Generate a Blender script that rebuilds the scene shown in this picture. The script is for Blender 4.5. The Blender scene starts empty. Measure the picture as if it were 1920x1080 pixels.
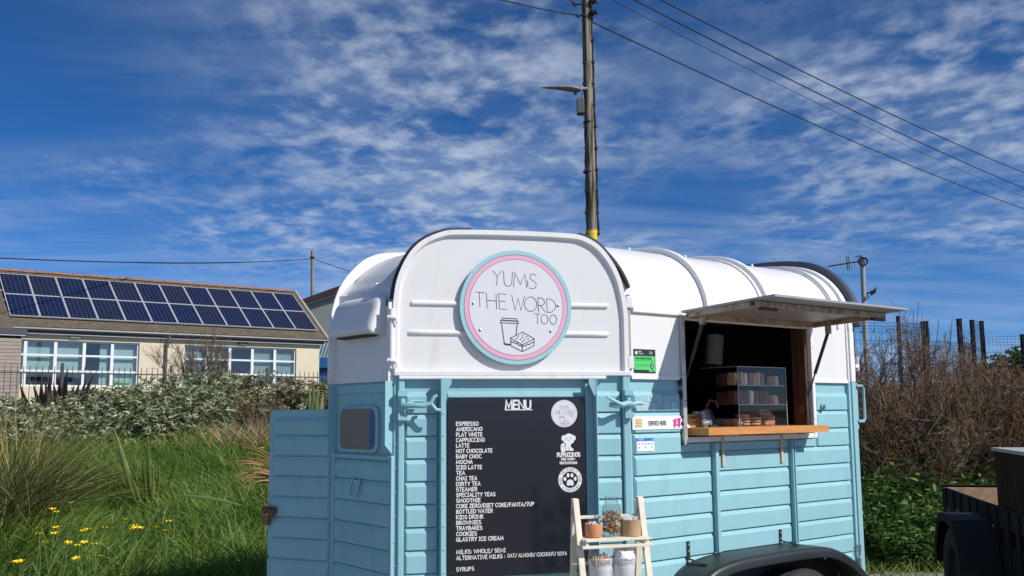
import bpy, bmesh, math, random
import numpy as np
from math import sin, cos, pi, radians, hypot
from mathutils import Vector, Matrix

random.seed(7)
RNG = np.random.default_rng(11)
scene = bpy.context.scene
COL = scene.collection

# ------------------------------------------------------------------ camera
F_PX, PITCH, ROLL, CAM_H = 1848.16, radians(7.1977), radians(.4752), 1.5
_r = Vector((1, 0, 0)); _f = Vector((0, cos(PITCH), sin(PITCH))); _d = Vector((0, sin(PITCH), -cos(PITCH)))
CX = _r * cos(ROLL) + _d * sin(ROLL)
CY = _d * cos(ROLL) - _r * sin(ROLL)
CZ = _f
cam = bpy.data.cameras.new('camera')
cam.sensor_width = 36
cam.lens = F_PX / 1920 * 36
cam.clip_start = .05
cam.clip_end = 3000
cam_o = bpy.data.objects.new('camera', cam)
COL.objects.link(cam_o)
cam_o.matrix_world = Matrix(((CX.x, -CY.x, -CZ.x, 0), (CX.y, -CY.y, -CZ.y, 0), (CX.z, -CY.z, -CZ.z, CAM_H), (0, 0, 0, 1)))
scene.camera = cam_o


def ray(px, py):
    return CX * ((px - 960) / F_PX) + CY * ((py - 540) / F_PX) + CZ


def at(px, py, Y):
    """a point of the place seen at px, py of the 1920 px wide photograph, Y metres in front of the camera"""
    d = ray(px, py)
    return Vector((0, 0, CAM_H)) + d * (Y / d.y)


# ------------------------------------------------------------------ sun and sky
SUN_EL, SUN_AZ = radians(39.0), radians(120.0)      # azimuth clockwise from +Y
sun_dir = Vector((sin(SUN_AZ) * cos(SUN_EL), cos(SUN_AZ) * cos(SUN_EL), sin(SUN_EL)))
sl = bpy.data.lights.new('sun', 'SUN')
sl.energy = 4.3
sl.angle = radians(.5)
sl.color = (1, .955, .89)
so = bpy.data.objects.new('sun', sl)
COL.objects.link(so)
so.rotation_euler = (-sun_dir).to_track_quat('-Z', 'Y').to_euler()

world = bpy.data.worlds.new('World')
scene.world = world
world.use_nodes = True
nt = world.node_tree
for n in list(nt.nodes):
    nt.nodes.remove(n)


def N(tree, kind, **kw):
    n = tree.nodes.new(kind)
    for k, v in kw.items():
        if k.startswith('i_'):
            key = k[2:]
            key = int(key) if key.isdigit() else key.replace('_', ' ')
            n.inputs[key].default_value = v
        else:
            setattr(n, k, v)
    return n


def build_world():
    L = nt.links.new
    out = N(nt, 'ShaderNodeOutputWorld')
    bg = N(nt, 'ShaderNodeBackground')
    bg.inputs['Strength'].default_value = .105
    sky = N(nt, 'ShaderNodeTexSky', sky_type='NISHITA', sun_disc=False, sun_elevation=SUN_EL, sun_rotation=SUN_AZ,
            altitude=0, air_density=.5, dust_density=.3, ozone_density=8.0)
    hsv = N(nt, 'ShaderNodeHueSaturation', i_Saturation=1.15, i_Value=1.0)
    L(sky.outputs[0], hsv.inputs['Color'])
    tc = N(nt, 'ShaderNodeTexCoord')
    sep = N(nt, 'ShaderNodeSeparateXYZ')
    L(tc.outputs['Generated'], sep.inputs[0])
    zz = N(nt, 'ShaderNodeMath', operation='MAXIMUM', i_1=.0)
    L(sep.outputs['Z'], zz.inputs[0])
    zp = N(nt, 'ShaderNodeMath', operation='ADD', i_1=.10)
    L(zz.outputs[0], zp.inputs[0])
    dx = N(nt, 'ShaderNodeMath', operation='DIVIDE'); L(sep.outputs['X'], dx.inputs[0]); L(zp.outputs[0], dx.inputs[1])
    dy = N(nt, 'ShaderNodeMath', operation='DIVIDE'); L(sep.outputs['Y'], dy.inputs[0]); L(zp.outputs[0], dy.inputs[1])
    cmb = N(nt, 'ShaderNodeCombineXYZ'); L(dx.outputs[0], cmb.inputs[0]); L(dy.outputs[0], cmb.inputs[1])

    def noise(scale, detail, rough, dist, loc, rot=0, stretch=(1, 1, 1)):
        m = N(nt, 'ShaderNodeMapping')
        m.inputs['Location'].default_value = loc
        m.inputs['Rotation'].default_value = (0, 0, rot)
        m.inputs['Scale'].default_value = stretch
        L(cmb.outputs[0], m.inputs[0])
        t = N(nt, 'ShaderNodeTexNoise')
        t.inputs['Scale'].default_value = scale
        t.inputs['Detail'].default_value = detail
        t.inputs['Roughness'].default_value = rough
        t.inputs['Distortion'].default_value = dist
        L(m.outputs[0], t.inputs['Vector'])
        return t.outputs['Fac']

    big = noise(.50, 2, .5, .2, (13.3, 6.7, 0), .5)
    puff = noise(12.5, 5, .55, .15, (0.3, 5.2, 0), .55, (1.0, .78, 1))
    puff2 = noise(5.0, 4, .55, .2, (4.3, 1.2, 0), .2, (1.1, .8, 1))
    fine = noise(1.5, 6, .62, .5, (7.1, 2.2, 0), -.6, (.5, 1.6, 1))

    def mr(x, a, b, c=0, d=1):
        m = N(nt, 'ShaderNodeMapRange', interpolation_type='SMOOTHSTEP')
        m.inputs['From Min'].default_value = a; m.inputs['From Max'].default_value = b
        m.inputs['To Min'].default_value = c; m.inputs['To Max'].default_value = d
        L(x, m.inputs['Value'])
        return m.outputs[0]

    def mul(a, b):
        m = N(nt, 'ShaderNodeMath', operation='MULTIPLY')
        for i, x in enumerate((a, b)):
            if isinstance(x, (int, float)):
                m.inputs[i].default_value = x
            else:
                L(x, m.inputs[i])
        return m.outputs[0]

    def add(a, b):
        m = N(nt, 'ShaderNodeMath', operation='ADD', use_clamp=True)
        L(a, m.inputs[0]); L(b, m.inputs[1])
        return m.outputs[0]
    cover = mr(big, .41, .59)
    veil = mul(mul(mr(fine, .34, .82), mr(big, .30, .62)), .36)
    pp = N(nt, 'ShaderNodeMath', operation='ADD')
    L(mul(puff, .55), pp.inputs[0]); L(mul(puff2, .45), pp.inputs[1])
    puffs = mul(mr(pp.outputs[0], .415, .675), cover)
    low = mul(mul(mr(sep.outputs['Z'], .30, .06), mr(fine, .36, .70)), .22)
    c = add(mul(add(mul(puffs, .56), veil), mr(sep.outputs['Z'], .01, .16)), mul(low, mr(sep.outputs['Z'], -.02, .02)))
    mix = N(nt, 'ShaderNodeMix', data_type='RGBA')
    L(c, mix.inputs['Factor'])
    L(hsv.outputs[0], mix.inputs['A'])
    mix.inputs['B'].default_value = (5.0, 5.7, 6.8, 1)
    L(mix.outputs['Result'], bg.inputs['Color'])
    L(bg.outputs[0], out.inputs[0])


build_world()
scene.view_settings.view_transform = 'Standard'
scene.view_settings.look = 'None'
scene.view_settings.exposure = .10
scene.view_settings.gamma = 1
scene.view_settings.use_curve_mapping = False
scene.render.engine = 'CYCLES'
scene.cycles.use_denoising = True
scene.cycles.max_bounces = 8
scene.cycles.transparent_max_bounces = 16
scene.cycles.sample_clamp_indirect = 6


# ------------------------------------------------------------------ materials
MATS = {}


def mat(name, col, rough=.5, var=.12, scale=6., bump=0., bscale=60., metal=0., spec=.5, grime=None, gamt=.5, gscale=(3, 3, .6), coat=0., gthr=(.55, .72)):
    if name in MATS:
        return MATS[name]
    m = bpy.data.materials.new(name)
    m.use_nodes = True
    t = m.node_tree
    b = t.nodes['Principled BSDF']
    L = t.links.new
    tc = N(t, 'ShaderNodeTexCoord')
    no = N(t, 'ShaderNodeTexNoise'); no.inputs['Scale'].default_value = scale; no.inputs['Detail'].default_value = 6
    L(tc.outputs['Object'], no.inputs['Vector'])
    mx = N(t, 'ShaderNodeMix', data_type='RGBA')
    mx.inputs['A'].default_value = (*[c * (1 - var) for c in col], 1)
    mx.inputs['B'].default_value = (*[min(1, c * (1 + var)) for c in col], 1)
    L(no.outputs['Fac'], mx.inputs['Factor'])
    src = mx.outputs['Result']
    if grime:
        mp = N(t, 'ShaderNodeMapping'); mp.inputs['Scale'].default_value = gscale
        L(tc.outputs['Object'], mp.inputs[0])
        g = N(t, 'ShaderNodeTexNoise'); g.inputs['Scale'].default_value = 4; g.inputs['Detail'].default_value = 9; g.inputs['Roughness'].default_value = .7
        L(mp.outputs[0], g.inputs['Vector'])
        r = N(t, 'ShaderNodeMapRange', interpolation_type='SMOOTHSTEP')
        r.inputs['From Min'].default_value = gthr[0]; r.inputs['From Max'].default_value = gthr[1]; r.inputs['To Max'].default_value = gamt
        L(g.outputs['Fac'], r.inputs['Value'])
        m2 = N(t, 'ShaderNodeMix', data_type='RGBA')
        L(r.outputs[0], m2.inputs['Factor']); L(src, m2.inputs['A']); m2.inputs['B'].default_value = (*grime, 1)
        src = m2.outputs['Result']
    L(src, b.inputs['Base Color'])
    b.inputs['Roughness'].default_value = rough
    b.inputs['Metallic'].default_value = metal
    b.inputs['Specular IOR Level'].default_value = spec
    b.inputs['Coat Weight'].default_value = coat
    if bump:
        bn = N(t, 'ShaderNodeTexNoise'); bn.inputs['Scale'].default_value = bscale; bn.inputs['Detail'].default_value = 4
        L(tc.outputs['Object'], bn.inputs['Vector'])
        bp = N(t, 'ShaderNodeBump'); bp.inputs['Strength'].default_value = bump; bp.inputs['Distance'].default_value = .01
        L(bn.outputs['Fac'], bp.inputs['Height']); L(bp.outputs[0], b.inputs['Normal'])
    MATS[name] = m
    return m


def mat_wood(name, c1, c2, scale=(2, 30, 30), rough=.6, bump=.2, spec=.4):
    if name in MATS:
        return MATS[name]
    m = bpy.data.materials.new(name); m.use_nodes = True
    t = m.node_tree; b = t.nodes['Principled BSDF']; L = t.links.new
    tc = N(t, 'ShaderNodeTexCoord')
    mp = N(t, 'ShaderNodeMapping'); mp.inputs['Scale'].default_value = scale
    L(tc.outputs['Object'], mp.inputs[0])
    no = N(t, 'ShaderNodeTexNoise'); no.inputs['Scale'].default_value = 1.5; no.inputs['Detail'].default_value = 8; no.inputs['Distortion'].default_value = .6
    L(mp.outputs[0], no.inputs['Vector'])
    cr = N(t, 'ShaderNodeValToRGB')
    cr.color_ramp.elements[0].position = .3; cr.color_ramp.elements[0].color = (*c1, 1)
    cr.color_ramp.elements[1].position = .7; cr.color_ramp.elements[1].color = (*c2, 1)
    L(no.outputs['Fac'], cr.inputs[0]); L(cr.outputs[0], b.inputs['Base Color'])
    b.inputs['Roughness'].default_value = rough
    b.inputs['Specular IOR Level'].default_value = spec
    bp = N(t, 'ShaderNodeBump'); bp.inputs['Strength'].default_value = bump; bp.inputs['Distance'].default_value = .01
    L(no.outputs['Fac'], bp.inputs['Height']); L(bp.outputs[0], b.inputs['Normal'])
    MATS[name] = m
    return m


def mat_leaf(name, cols, rough=.55, trans=.3, spec=.35):
    """leaf colours picked by a random value stored on each leaf"""
    m = bpy.data.materials.new(name); m.use_nodes = True
    t = m.node_tree; b = t.nodes['Principled BSDF']; L = t.links.new
    a = N(t, 'ShaderNodeAttribute', attribute_name='var')
    cr = N(t, 'ShaderNodeValToRGB')
    e = cr.color_ramp.elements
    while len(e) < len(cols):
        e.new(.5)
    for i, c in enumerate(cols):
        e[i].position = i / (len(cols) - 1)
        e[i].color = (*c, 1)
    L(a.outputs['Fac'], cr.inputs[0]); L(cr.outputs[0], b.inputs['Base Color'])
    b.inputs['Roughness'].default_value = rough
    b.inputs['Specular IOR Level'].default_value = spec
    if trans:
        tr = N(t, 'ShaderNodeBsdfTranslucent'); L(cr.outputs[0], tr.inputs[0])
        ms = N(t, 'ShaderNodeMixShader'); ms.inputs[0].default_value = trans
        L(b.outputs[0], ms.inputs[1]); L(tr.outputs[0], ms.inputs[2])
        L(ms.outputs[0], t.nodes['Material Output'].inputs[0])
    MATS[name] = m
    return m


def mat_glass(name, tint=(1, 1, 1), refl=.12, rough=.02, gcol=(1, 1, 1)):
    m = bpy.data.materials.new(name); m.use_nodes = True
    t = m.node_tree; L = t.links.new
    t.nodes.remove(t.nodes['Principled BSDF'])
    tr = N(t, 'ShaderNodeBsdfTransparent'); tr.inputs[0].default_value = (*tint, 1)
    gl = N(t, 'ShaderNodeBsdfGlossy'); gl.inputs['Roughness'].default_value = rough; gl.inputs['Color'].default_value = (*gcol, 1)
    lw = N(t, 'ShaderNodeLayerWeight'); lw.inputs[0].default_value = .5
    pw = N(t, 'ShaderNodeMath', operation='POWER'); pw.inputs[1].default_value = 4
    L(lw.outputs['Facing'], pw.inputs[0])
    ad = N(t, 'ShaderNodeMath', operation='ADD', use_clamp=True); ad.inputs[1].default_value = refl
    L(pw.outputs[0], ad.inputs[0])
    ms = N(t, 'ShaderNodeMixShader')
    L(ad.outputs[0], ms.inputs[0]); L(tr.outputs[0], ms.inputs[1]); L(gl.outputs[0], ms.inputs[2])
    L(ms.outputs[0], t.nodes['Material Output'].inputs[0])
    MATS[name] = m
    return m


WHITE = mat('white_paint', (.735, .735, .73), .38, .04, 3, .035, 140, grime=(.44, .41, .35), gamt=.42, gthr=(.56, .80))
WHITE2 = mat('white_moulding', (.78, .78, .78), .45, .05, 5, .06, 60, grime=(.40, .35, .28), gamt=.5, gthr=(.56, .74))
BLUE = mat('blue_paint', (.268, .505, .555), .5, .10, 5, .08, 110, grime=(.20, .34, .36), gamt=.6, gthr=(.52, .80))
BLACK_RUB = mat('black_rubber', (.018, .018, .022), .55, .2, 20)
BLACK_MET = mat('black_metal', (.02, .021, .023), .4, .3, 12, spec=.5)
FENDER = mat('fender_black', (.016, .021, .022), .42, .35, 7, .05, 40)
TYRE = mat('tyre', (.022, .022, .022), .8, .3, 30, .2, 80)
RUSTY = mat('rusty_steel', (.42, .34, .25), .6, .1, 8, .1, 60, grime=(.20, .085, .03), gamt=.9, gscale=(6, 6, 6), gthr=(.44, .64))
RUST = mat('rust', (.16, .08, .045), .8, .3, 40, .2, 90)
ALU = mat('aluminium', (.52, .51, .49), .4, .12, 10, .03, 50, metal=.45)
GREYPAN = mat('grey_panel', (.33, .335, .34), .5, .1, 3, grime=(.20, .14, .09), gamt=.6, gscale=(3, 3, 3), gthr=(.52, .74))
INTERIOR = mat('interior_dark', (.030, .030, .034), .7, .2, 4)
INWOOD = mat_wood('jamb_wood', (.06, .028, .015), (.12, .06, .034), (30, 30, 3), .6, .1)
COUNTER = mat_wood('counter_wood', (.50, .20, .06), (.66, .30, .10), (3, 40, 40), .45, .06)
PALE_WOOD = mat_wood('pale_wood', (.70, .62, .48), (.80, .74, .61), (25, 25, 3), .6, .05)
DARK_WOOD = mat_wood('dark_stained_wood', (.024, .014, .008), (.078, .044, .026), (20, 20, 2), .9, .3, .08)
BED_WOOD = mat_wood('bed_wood', (.34, .22, .13), (.52, .36, .22), (12, 3, 12), .7, .1)
POLE_WOOD = mat_wood('pole_wood', (.035, .030, .022), (.33, .285, .215), (11, 11, .8), .9, .8)
for _n in POLE_WOOD.node_tree.nodes:
    if _n.type == 'VALTORGB':
        _n.color_ramp.elements[0].position = .40
        _n.color_ramp.elements[1].position = .62
GREY_WOOD = mat_wood('grey_cladding', (.27, .22, .19), (.40, .34, .30), (1, 6, 12), .8, .2)
BOARD = mat('menu_board', (.014, .016, .024), .12, .1, 2, spec=.5)
PRINT_W = mat('print_white', (.78, .78, .78), .5, .02, 3)
PRINT_K = mat('print_black', (.02, .02, .025), .5, .05, 3)
SIGN_W = mat('sign_white', (.72, .72, .76), .35, .03, 3)
PINK = mat('sign_pink', (.82, .42, .56), .4, .04, 3)
TEAL = mat('sign_teal', (.34, .60, .64), .4, .04, 3)
GREEN_ST = mat('sticker_green', (.09, .62, .16), .4, .04, 3)
GOLD = mat('print_gold', (.62, .43, .07), .4, .05, 3)
MAGENTA = mat('print_magenta', (.62, .02, .22), .4, .05, 3)
BLUE_ST = mat('print_blue', (.01, .16, .58), .4, .05, 3)
PALE_DECAL = mat('pale_decal', (.52, .72, .78), .45, .05, 30)
CHROME = mat('bolt_steel', (.55, .55, .55), .3, .1, 10, metal=.8)
GALV = mat('galvanised', (.40, .41, .42), .45, .15, 20, .05, 60, metal=.5)
TERRA = mat('terracotta', (.55, .22, .09), .7, .08, 30, .05, 80)
KRAFT = mat('kraft', (.48, .32, .18), .85, .1, 60, .05, 90)
PAPER = mat('paper_white', (.80, .80, .80), .7, .03, 10)
BUCKET = mat('bucket_grey', (.60, .60, .62), .45, .05, 6)
STRAW = mat('straw_print', (.72, .40, .22), .6, .35, 90)
CREAM = mat('cream_render', (.66, .58, .43), .85, .06, 3, .3, 25, grime=(.40, .34, .25), gamt=.3)
UPVC = mat('white_frame', (.74, .76, .76), .4, .03, 3)
GUTTER = mat('dark_gutter', (.06, .065, .075), .4, .2, 5)
SLATE = None
RIDGE = mat('ridge_clay', (.30, .135, .075), .85, .35, 5, .3, 30, grime=(.14, .13, .09), gamt=.7, gthr=(.45, .65))
BLIND = mat('blind_fabric', (.58, .66, .64), .8, .06, 8)
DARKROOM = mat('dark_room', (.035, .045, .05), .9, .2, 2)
GREYWALL = mat('grey_render', (.30, .31, .30), .9, .06, 3)
FASCIA = mat('brown_fascia', (.075, .035, .028), .6, .15, 6)
NAVY = mat('blue_paintwork', (.02, .10, .26), .5, .1, 4)
IRON = mat('railing_iron', (.055, .05, .05), .6, .2, 20)
FENCE = mat('fence_steel', (.014, .018, .028), .8, .2, 15, spec=.1)
CONCRETE = mat('concrete', (.36, .36, .35), .9, .12, 6, .2, 40)
CAKE_P = mat('cake_pale', (.58, .40, .22), .8, .35, 60, .4, 120)
CAKE_D = mat('cake_dark', (.12, .06, .04), .75, .4, 60, .4, 120)
CAKE_M = mat('cake_mid', (.34, .18, .10), .8, .4, 50, .4, 120)
CREAMY = mat('icing', (.72, .66, .55), .7, .15, 50, .2, 90)
CARD = mat('cardboard_box', (.44, .27, .09), .8, .08, 20)
YELLOW = mat('yellow_band', (.75, .56, .03), .5, .1, 8)
PETAL = mat('petal_yellow', (.85, .62, .01), .5, .12, 30)
STEM_G = mat('flower_stem', (.10, .19, .04), .6, .2, 20)
LAMP_G = mat('lamp_grey', (.42, .43, .44), .4, .1, 8)
GLASS = mat_glass('clear_glass', (.93, .96, .95), .05)
ACRYL = mat_glass('acrylic', (.98, .98, .985), .004)
PANE = mat_glass('window_pane', (.80, .86, .86), .06)
TINT = mat('misted_pane', (.22, .20, .165), .5, .12, 5, spec=.2)
BLUEFILM = mat('blue_film', (.03, .10, .24), .3, .1, 5)


# ------------------------------------------------------------------ mesh tools
class MB:
    """collects shapes; build() links them as one mesh object"""

    def __init__(s, T=None):
        s.v, s.f, s.T = [], [], T

    def add(s, vs, fs):
        o = len(s.v)
        if s.T is not None:
            vs = [s.T @ Vector(p) for p in vs]
        s.v += [tuple(p) for p in vs]
        s.f += [tuple(i + o for i in f) for f in fs]
        return s

    def box(s, x0, x1, y0, y1, z0, z1):
        v = [(x, y, z) for z in (z0, z1) for y in (y0, y1) for x in (x0, x1)]
        return s.add(v, [(0, 2, 3, 1), (4, 5, 7, 6), (0, 1, 5, 4), (1, 3, 7, 5), (3, 2, 6, 7), (2, 0, 4, 6)])

    def prism(s, pts, c0, c1):
        n = len(pts)
        v = [(p[0], p[1], c0) for p in pts] + [(p[0], p[1], c1) for p in pts]
        f = [tuple(range(n))[::-1], tuple(range(n, 2 * n))] + [(i, (i + 1) % n, n + (i + 1) % n, n + i) for i in range(n)]
        return s.add(v, f)

    def hexa(s, p):
        """eight corners: four at the bottom, four on top"""
        return s.add(p, [(3, 2, 1, 0), (4, 5, 6, 7), (0, 1, 5, 4), (1, 2, 6, 5), (2, 3, 7, 6), (3, 0, 4, 7)])

    def loft(s, secs, caps=True):
        """skin a row of equal closed sections"""
        n, k = len(secs[0]), len(secs)
        vs = [p for q in secs for p in q]
        fs = [(i * n + j, i * n + (j + 1) % n, (i + 1) * n + (j + 1) % n, (i + 1) * n + j) for i in range(k - 1) for j in range(n)]
        if caps:
            fs += [tuple(range(n))[::-1], tuple(range((k - 1) * n, k * n))]
        return s.add(vs, fs)

    def tube(s, pts, r, n=8, caps=True):
        pts = [Vector(p) for p in pts]
        rr = r if isinstance(r, (list, tuple)) else [r] * len(pts)
        vs, fs = [], []
        up = None
        for i, p in enumerate(pts):
            d = (pts[min(i + 1, len(pts) - 1)] - pts[max(i - 1, 0)]).normalized()
            if up is None:
                up = d.orthogonal().normalized()
            up = (up - d * up.dot(d))
            up = up.normalized() if up.length > 1e-6 else d.orthogonal().normalized()
            w = d.cross(up)
            for k in range(n):
                a = 2 * pi * k / n
                vs.append(p + up * (cos(a) * rr[i]) + w * (sin(a) * rr[i]))
        for i in range(len(pts) - 1):
            for k in range(n):
                k2 = (k + 1) % n
                fs.append((i * n + k, i * n + k2, (i + 1) * n + k2, (i + 1) * n + k))
        if caps:
            fs.append(tuple(range(n))[::-1])
            fs.append(tuple(range((len(pts) - 1) * n, len(pts) * n)))
        return s.add(vs, fs)

    def lathe(s, prof, n=24, c=(0, 0, 0), close=True):
        vs, fs = [], []
        for r, z in prof:
            for k in range(n):
                a = 2 * pi * k / n
                vs.append((c[0] + r * cos(a), c[1] + r * sin(a), c[2] + z))
        m = len(prof)
        for i in range(m - 1):
            for k in range(n):
                k2 = (k + 1) % n
                fs.append((i * n + k, i * n + k2, (i + 1) * n + k2, (i + 1) * n + k))
        if close:
            if prof[0][0] > 1e-5:
                fs.append(tuple(range(n))[::-1])
            if prof[-1][0] > 1e-5:
                fs.append(tuple(range((m - 1) * n, m * n)))
        return s.add(vs, fs)

    def ribbon(s, pts, w, z, caps=True):
        P = [Vector((p[0], p[1])) for p in pts]
        Q = [P[0]]
        for p in P[1:]:
            if (p - Q[-1]).length > 1e-6:
                Q.append(p)
        P = Q
        if len(P) < 2:
            return s
        closed = (P[0] - P[-1]).length < w * .2 and len(P) > 3
        if closed:
            P = P[:-1]
        n = len(P)
        vs, fs = [], []
        for i in range(n):
            a = P[i] - P[i - 1] if (i > 0 or closed) else P[1] - P[0]
            b = P[(i + 1) % n] - P[i] if (i < n - 1 or closed) else a
            a = a.normalized(); b = b.normalized()
            na, nb = Vector((-a.y, a.x)), Vector((-b.y, b.x))
            m = na + nb
            m = m.normalized() if m.length > .2 else na
            k = min(1 / max(m.dot(na), .45), 2)
            vs += [(*(P[i] + m * (w / 2 * k)), z), (*(P[i] - m * (w / 2 * k)), z)]
        for i in range(n if closed else n - 1):
            j = (i + 1) % n
            fs.append((2 * i, 2 * i + 1, 2 * j + 1, 2 * j))
        if caps and not closed:
            for e, d in ((0, (P[0] - P[1]).normalized()), (n - 1, (P[-1] - P[-2]).normalized())):
                nn = Vector((-d.y, d.x))
                base = len(vs)
                for k in range(1, 4):
                    t = pi * k / 4
                    vs.append((*(P[e] + nn * (cos(t) * w / 2) + d * (sin(t) * w / 2)), z))
                l, r_ = (2 * e, 2 * e + 1)
                if e == 0:
                    l, r_ = r_, l
                fs.append((l, r_, base + 2, base + 1, base))
        return s.add(vs, fs)

    def disc(s, cx, cy, r, z, n=32, r2=None, a0=0):
        r2 = r if r2 is None else r2
        return s.add([(cx + r * cos(a0 + 2 * pi * k / n), cy + r2 * sin(a0 + 2 * pi * k / n), z) for k in range(n)], [tuple(range(n))])

    def ring(s, cx, cy, r0, r1, z, n=64):
        v = [(cx + r * cos(2 * pi * k / n), cy + r * sin(2 * pi * k / n), z) for r in (r0, r1) for k in range(n)]
        return s.add(v, [(k, (k + 1) % n, n + (k + 1) % n, n + k) for k in range(n)])

    def poly(s, pts, z):
        return s.add([(p[0], p[1], z) for p in pts], [tuple(range(len(pts)))])

    def build(s, name, m, parent=None, smooth=False, bevel=0., seg=2, label=None, kind=None, fixn=True):
        me = bpy.data.meshes.new(name)
        me.from_pydata(s.v, [], s.f)
        if fixn and len(s.f) < 30000:
            bm = bmesh.new(); bm.from_mesh(me)
            bmesh.ops.recalc_face_normals(bm, faces=bm.faces)
            bm.to_mesh(me); bm.free()
        me.materials.append(m)
        o = bpy.data.objects.new(name, me)
        COL.objects.link(o)
        o.parent = parent
        if smooth:
            for p in me.polygons:
                p.use_smooth = True
            try:
                me.set_sharp_from_angle(angle=radians(40))
            except Exception:
                pass
        if bevel:
            b = o.modifiers.new('bevel', 'BEVEL'); b.width = bevel; b.segments = seg; b.limit_method = 'ANGLE'; b.angle_limit = radians(40)
        if label:
            o['label'] = label
        if kind:
            o['kind'] = kind
        return o


def flip_up(o):
    """printed sheets: all faces look the way their plane looks"""
    return o


def thing(name, label, cat, loc=(0, 0, 0), rotz=0., group=None):
    o = bpy.data.objects.new(name, None)
    COL.objects.link(o)
    o.location = loc; o.rotation_euler = (0, 0, rotz); o.empty_display_size = .1
    o['label'] = label; o['category'] = cat
    if group:
        o['group'] = group
    return o


def tag(o, label, cat, group=None):
    o['label'] = label; o['category'] = cat
    if group:
        o['group'] = group
    return o


def struct(o):
    o['kind'] = 'structure'
    return o


def copy_tree(o, parent=None):
    c = o.copy()
    COL.objects.link(c)
    c.parent = parent
    for ch in list(o.children):
        copy_tree(ch, c)
    return c


def frame(o, right, out):
    """plane coordinates: a to the right, b up, c out of the plane"""
    r, q = Vector(right), Vector(out)
    return Matrix(((r.x, 0, q.x, o[0]), (r.y, 0, q.y, o[1]), (r.z, 1, q.z, o[2]), (0, 0, 0, 1)))


TV = frame((0, 0, 0), (1, 0, 0), (0, -1, 0))        # for things whose own front looks along -y


def mesh_np(name, V, quads, tris, m, parent=None, var=None, smooth=False):
    me = bpy.data.meshes.new(name)
    nq, n3 = len(quads), len(tris)
    me.vertices.add(len(V)); me.vertices.foreach_set('co', np.ascontiguousarray(V, dtype=np.float32).ravel())
    me.loops.add(nq * 4 + n3 * 3)
    idx = np.concatenate([np.asarray(quads, dtype=np.int32).ravel(), np.asarray(tris, dtype=np.int32).ravel()]).astype(np.int32)
    me.loops.foreach_set('vertex_index', idx)
    me.polygons.add(nq + n3)
    ls = np.concatenate([np.arange(nq) * 4, nq * 4 + np.arange(n3) * 3]).astype(np.int32)
    me.polygons.foreach_set('loop_start', ls)
    me.polygons.foreach_set('loop_total', np.concatenate([np.full(nq, 4), np.full(n3, 3)]).astype(np.int32))
    if smooth:
        me.polygons.foreach_set('use_smooth', np.ones(nq + n3, dtype=bool))
    if var is not None:
        a = me.attributes.new('var', 'FLOAT', 'POINT')
        a.data.foreach_set('value', np.ascontiguousarray(var, dtype=np.float32))
    me.update(calc_edges=True)
    me.validate()
    me.materials.append(m)
    o = bpy.data.objects.new(name, me)
    COL.objects.link(o)
    o.parent = parent
    return o


def norm(a):
    return a / np.maximum(np.linalg.norm(a, axis=1, keepdims=True), 1e-9)


def blades(P, D, Ln, W, droop=0., nseg=3, prof=None, var=None, bend=None):
    """leaves and blades: base points, directions, lengths, widths -> V, quads, tris, var"""
    P = np.asarray(P, float); n = len(P)
    D = norm(np.asarray(D, float))
    Ln = np.broadcast_to(Ln, n).astype(float); W = np.broadcast_to(W, n).astype(float); droop = np.broadcast_to(droop, n).astype(float)
    rv = RNG.normal(size=(n, 3))
    S = norm(np.cross(D, rv))
    ts = np.linspace(0, 1, nseg + 1)
    if prof is None:
        prof = 1 - ts ** 2
    hd = D.copy(); hd[:, 2] = 0
    hl = np.linalg.norm(hd, axis=1, keepdims=True)
    rnd = RNG.normal(size=(n, 3)); rnd[:, 2] = 0
    hd = np.where(hl > .15, hd / np.maximum(hl, 1e-6), norm(rnd))
    V = []
    for i, t in enumerate(ts):
        c = P + D * (Ln * t)[:, None]
        c = c + hd * (droop * Ln * t * t * .6)[:, None]
        c[:, 2] -= droop * Ln * t * t * .55
        if i < nseg:
            V += [c + S * (W * prof[i] / 2)[:, None], c - S * (W * prof[i] / 2)[:, None]]
        else:
            V.append(c)
    k = 2 * nseg + 1
    V = np.stack(V, 1).reshape(-1, 3)
    b = (np.arange(n) * k)[:, None]
    quads = np.concatenate([b + np.array([[2 * i, 2 * i + 1, 2 * i + 3, 2 * i + 2]]) for i in range(nseg - 1)], 0) if nseg > 1 else np.zeros((0, 4), int)
    tris = b + np.array([[2 * nseg - 2, 2 * nseg - 1, 2 * nseg]])
    vv = RNG.random(n) if var is None else np.asarray(var)
    return V, quads, tris, np.repeat(vv, k)


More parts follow.
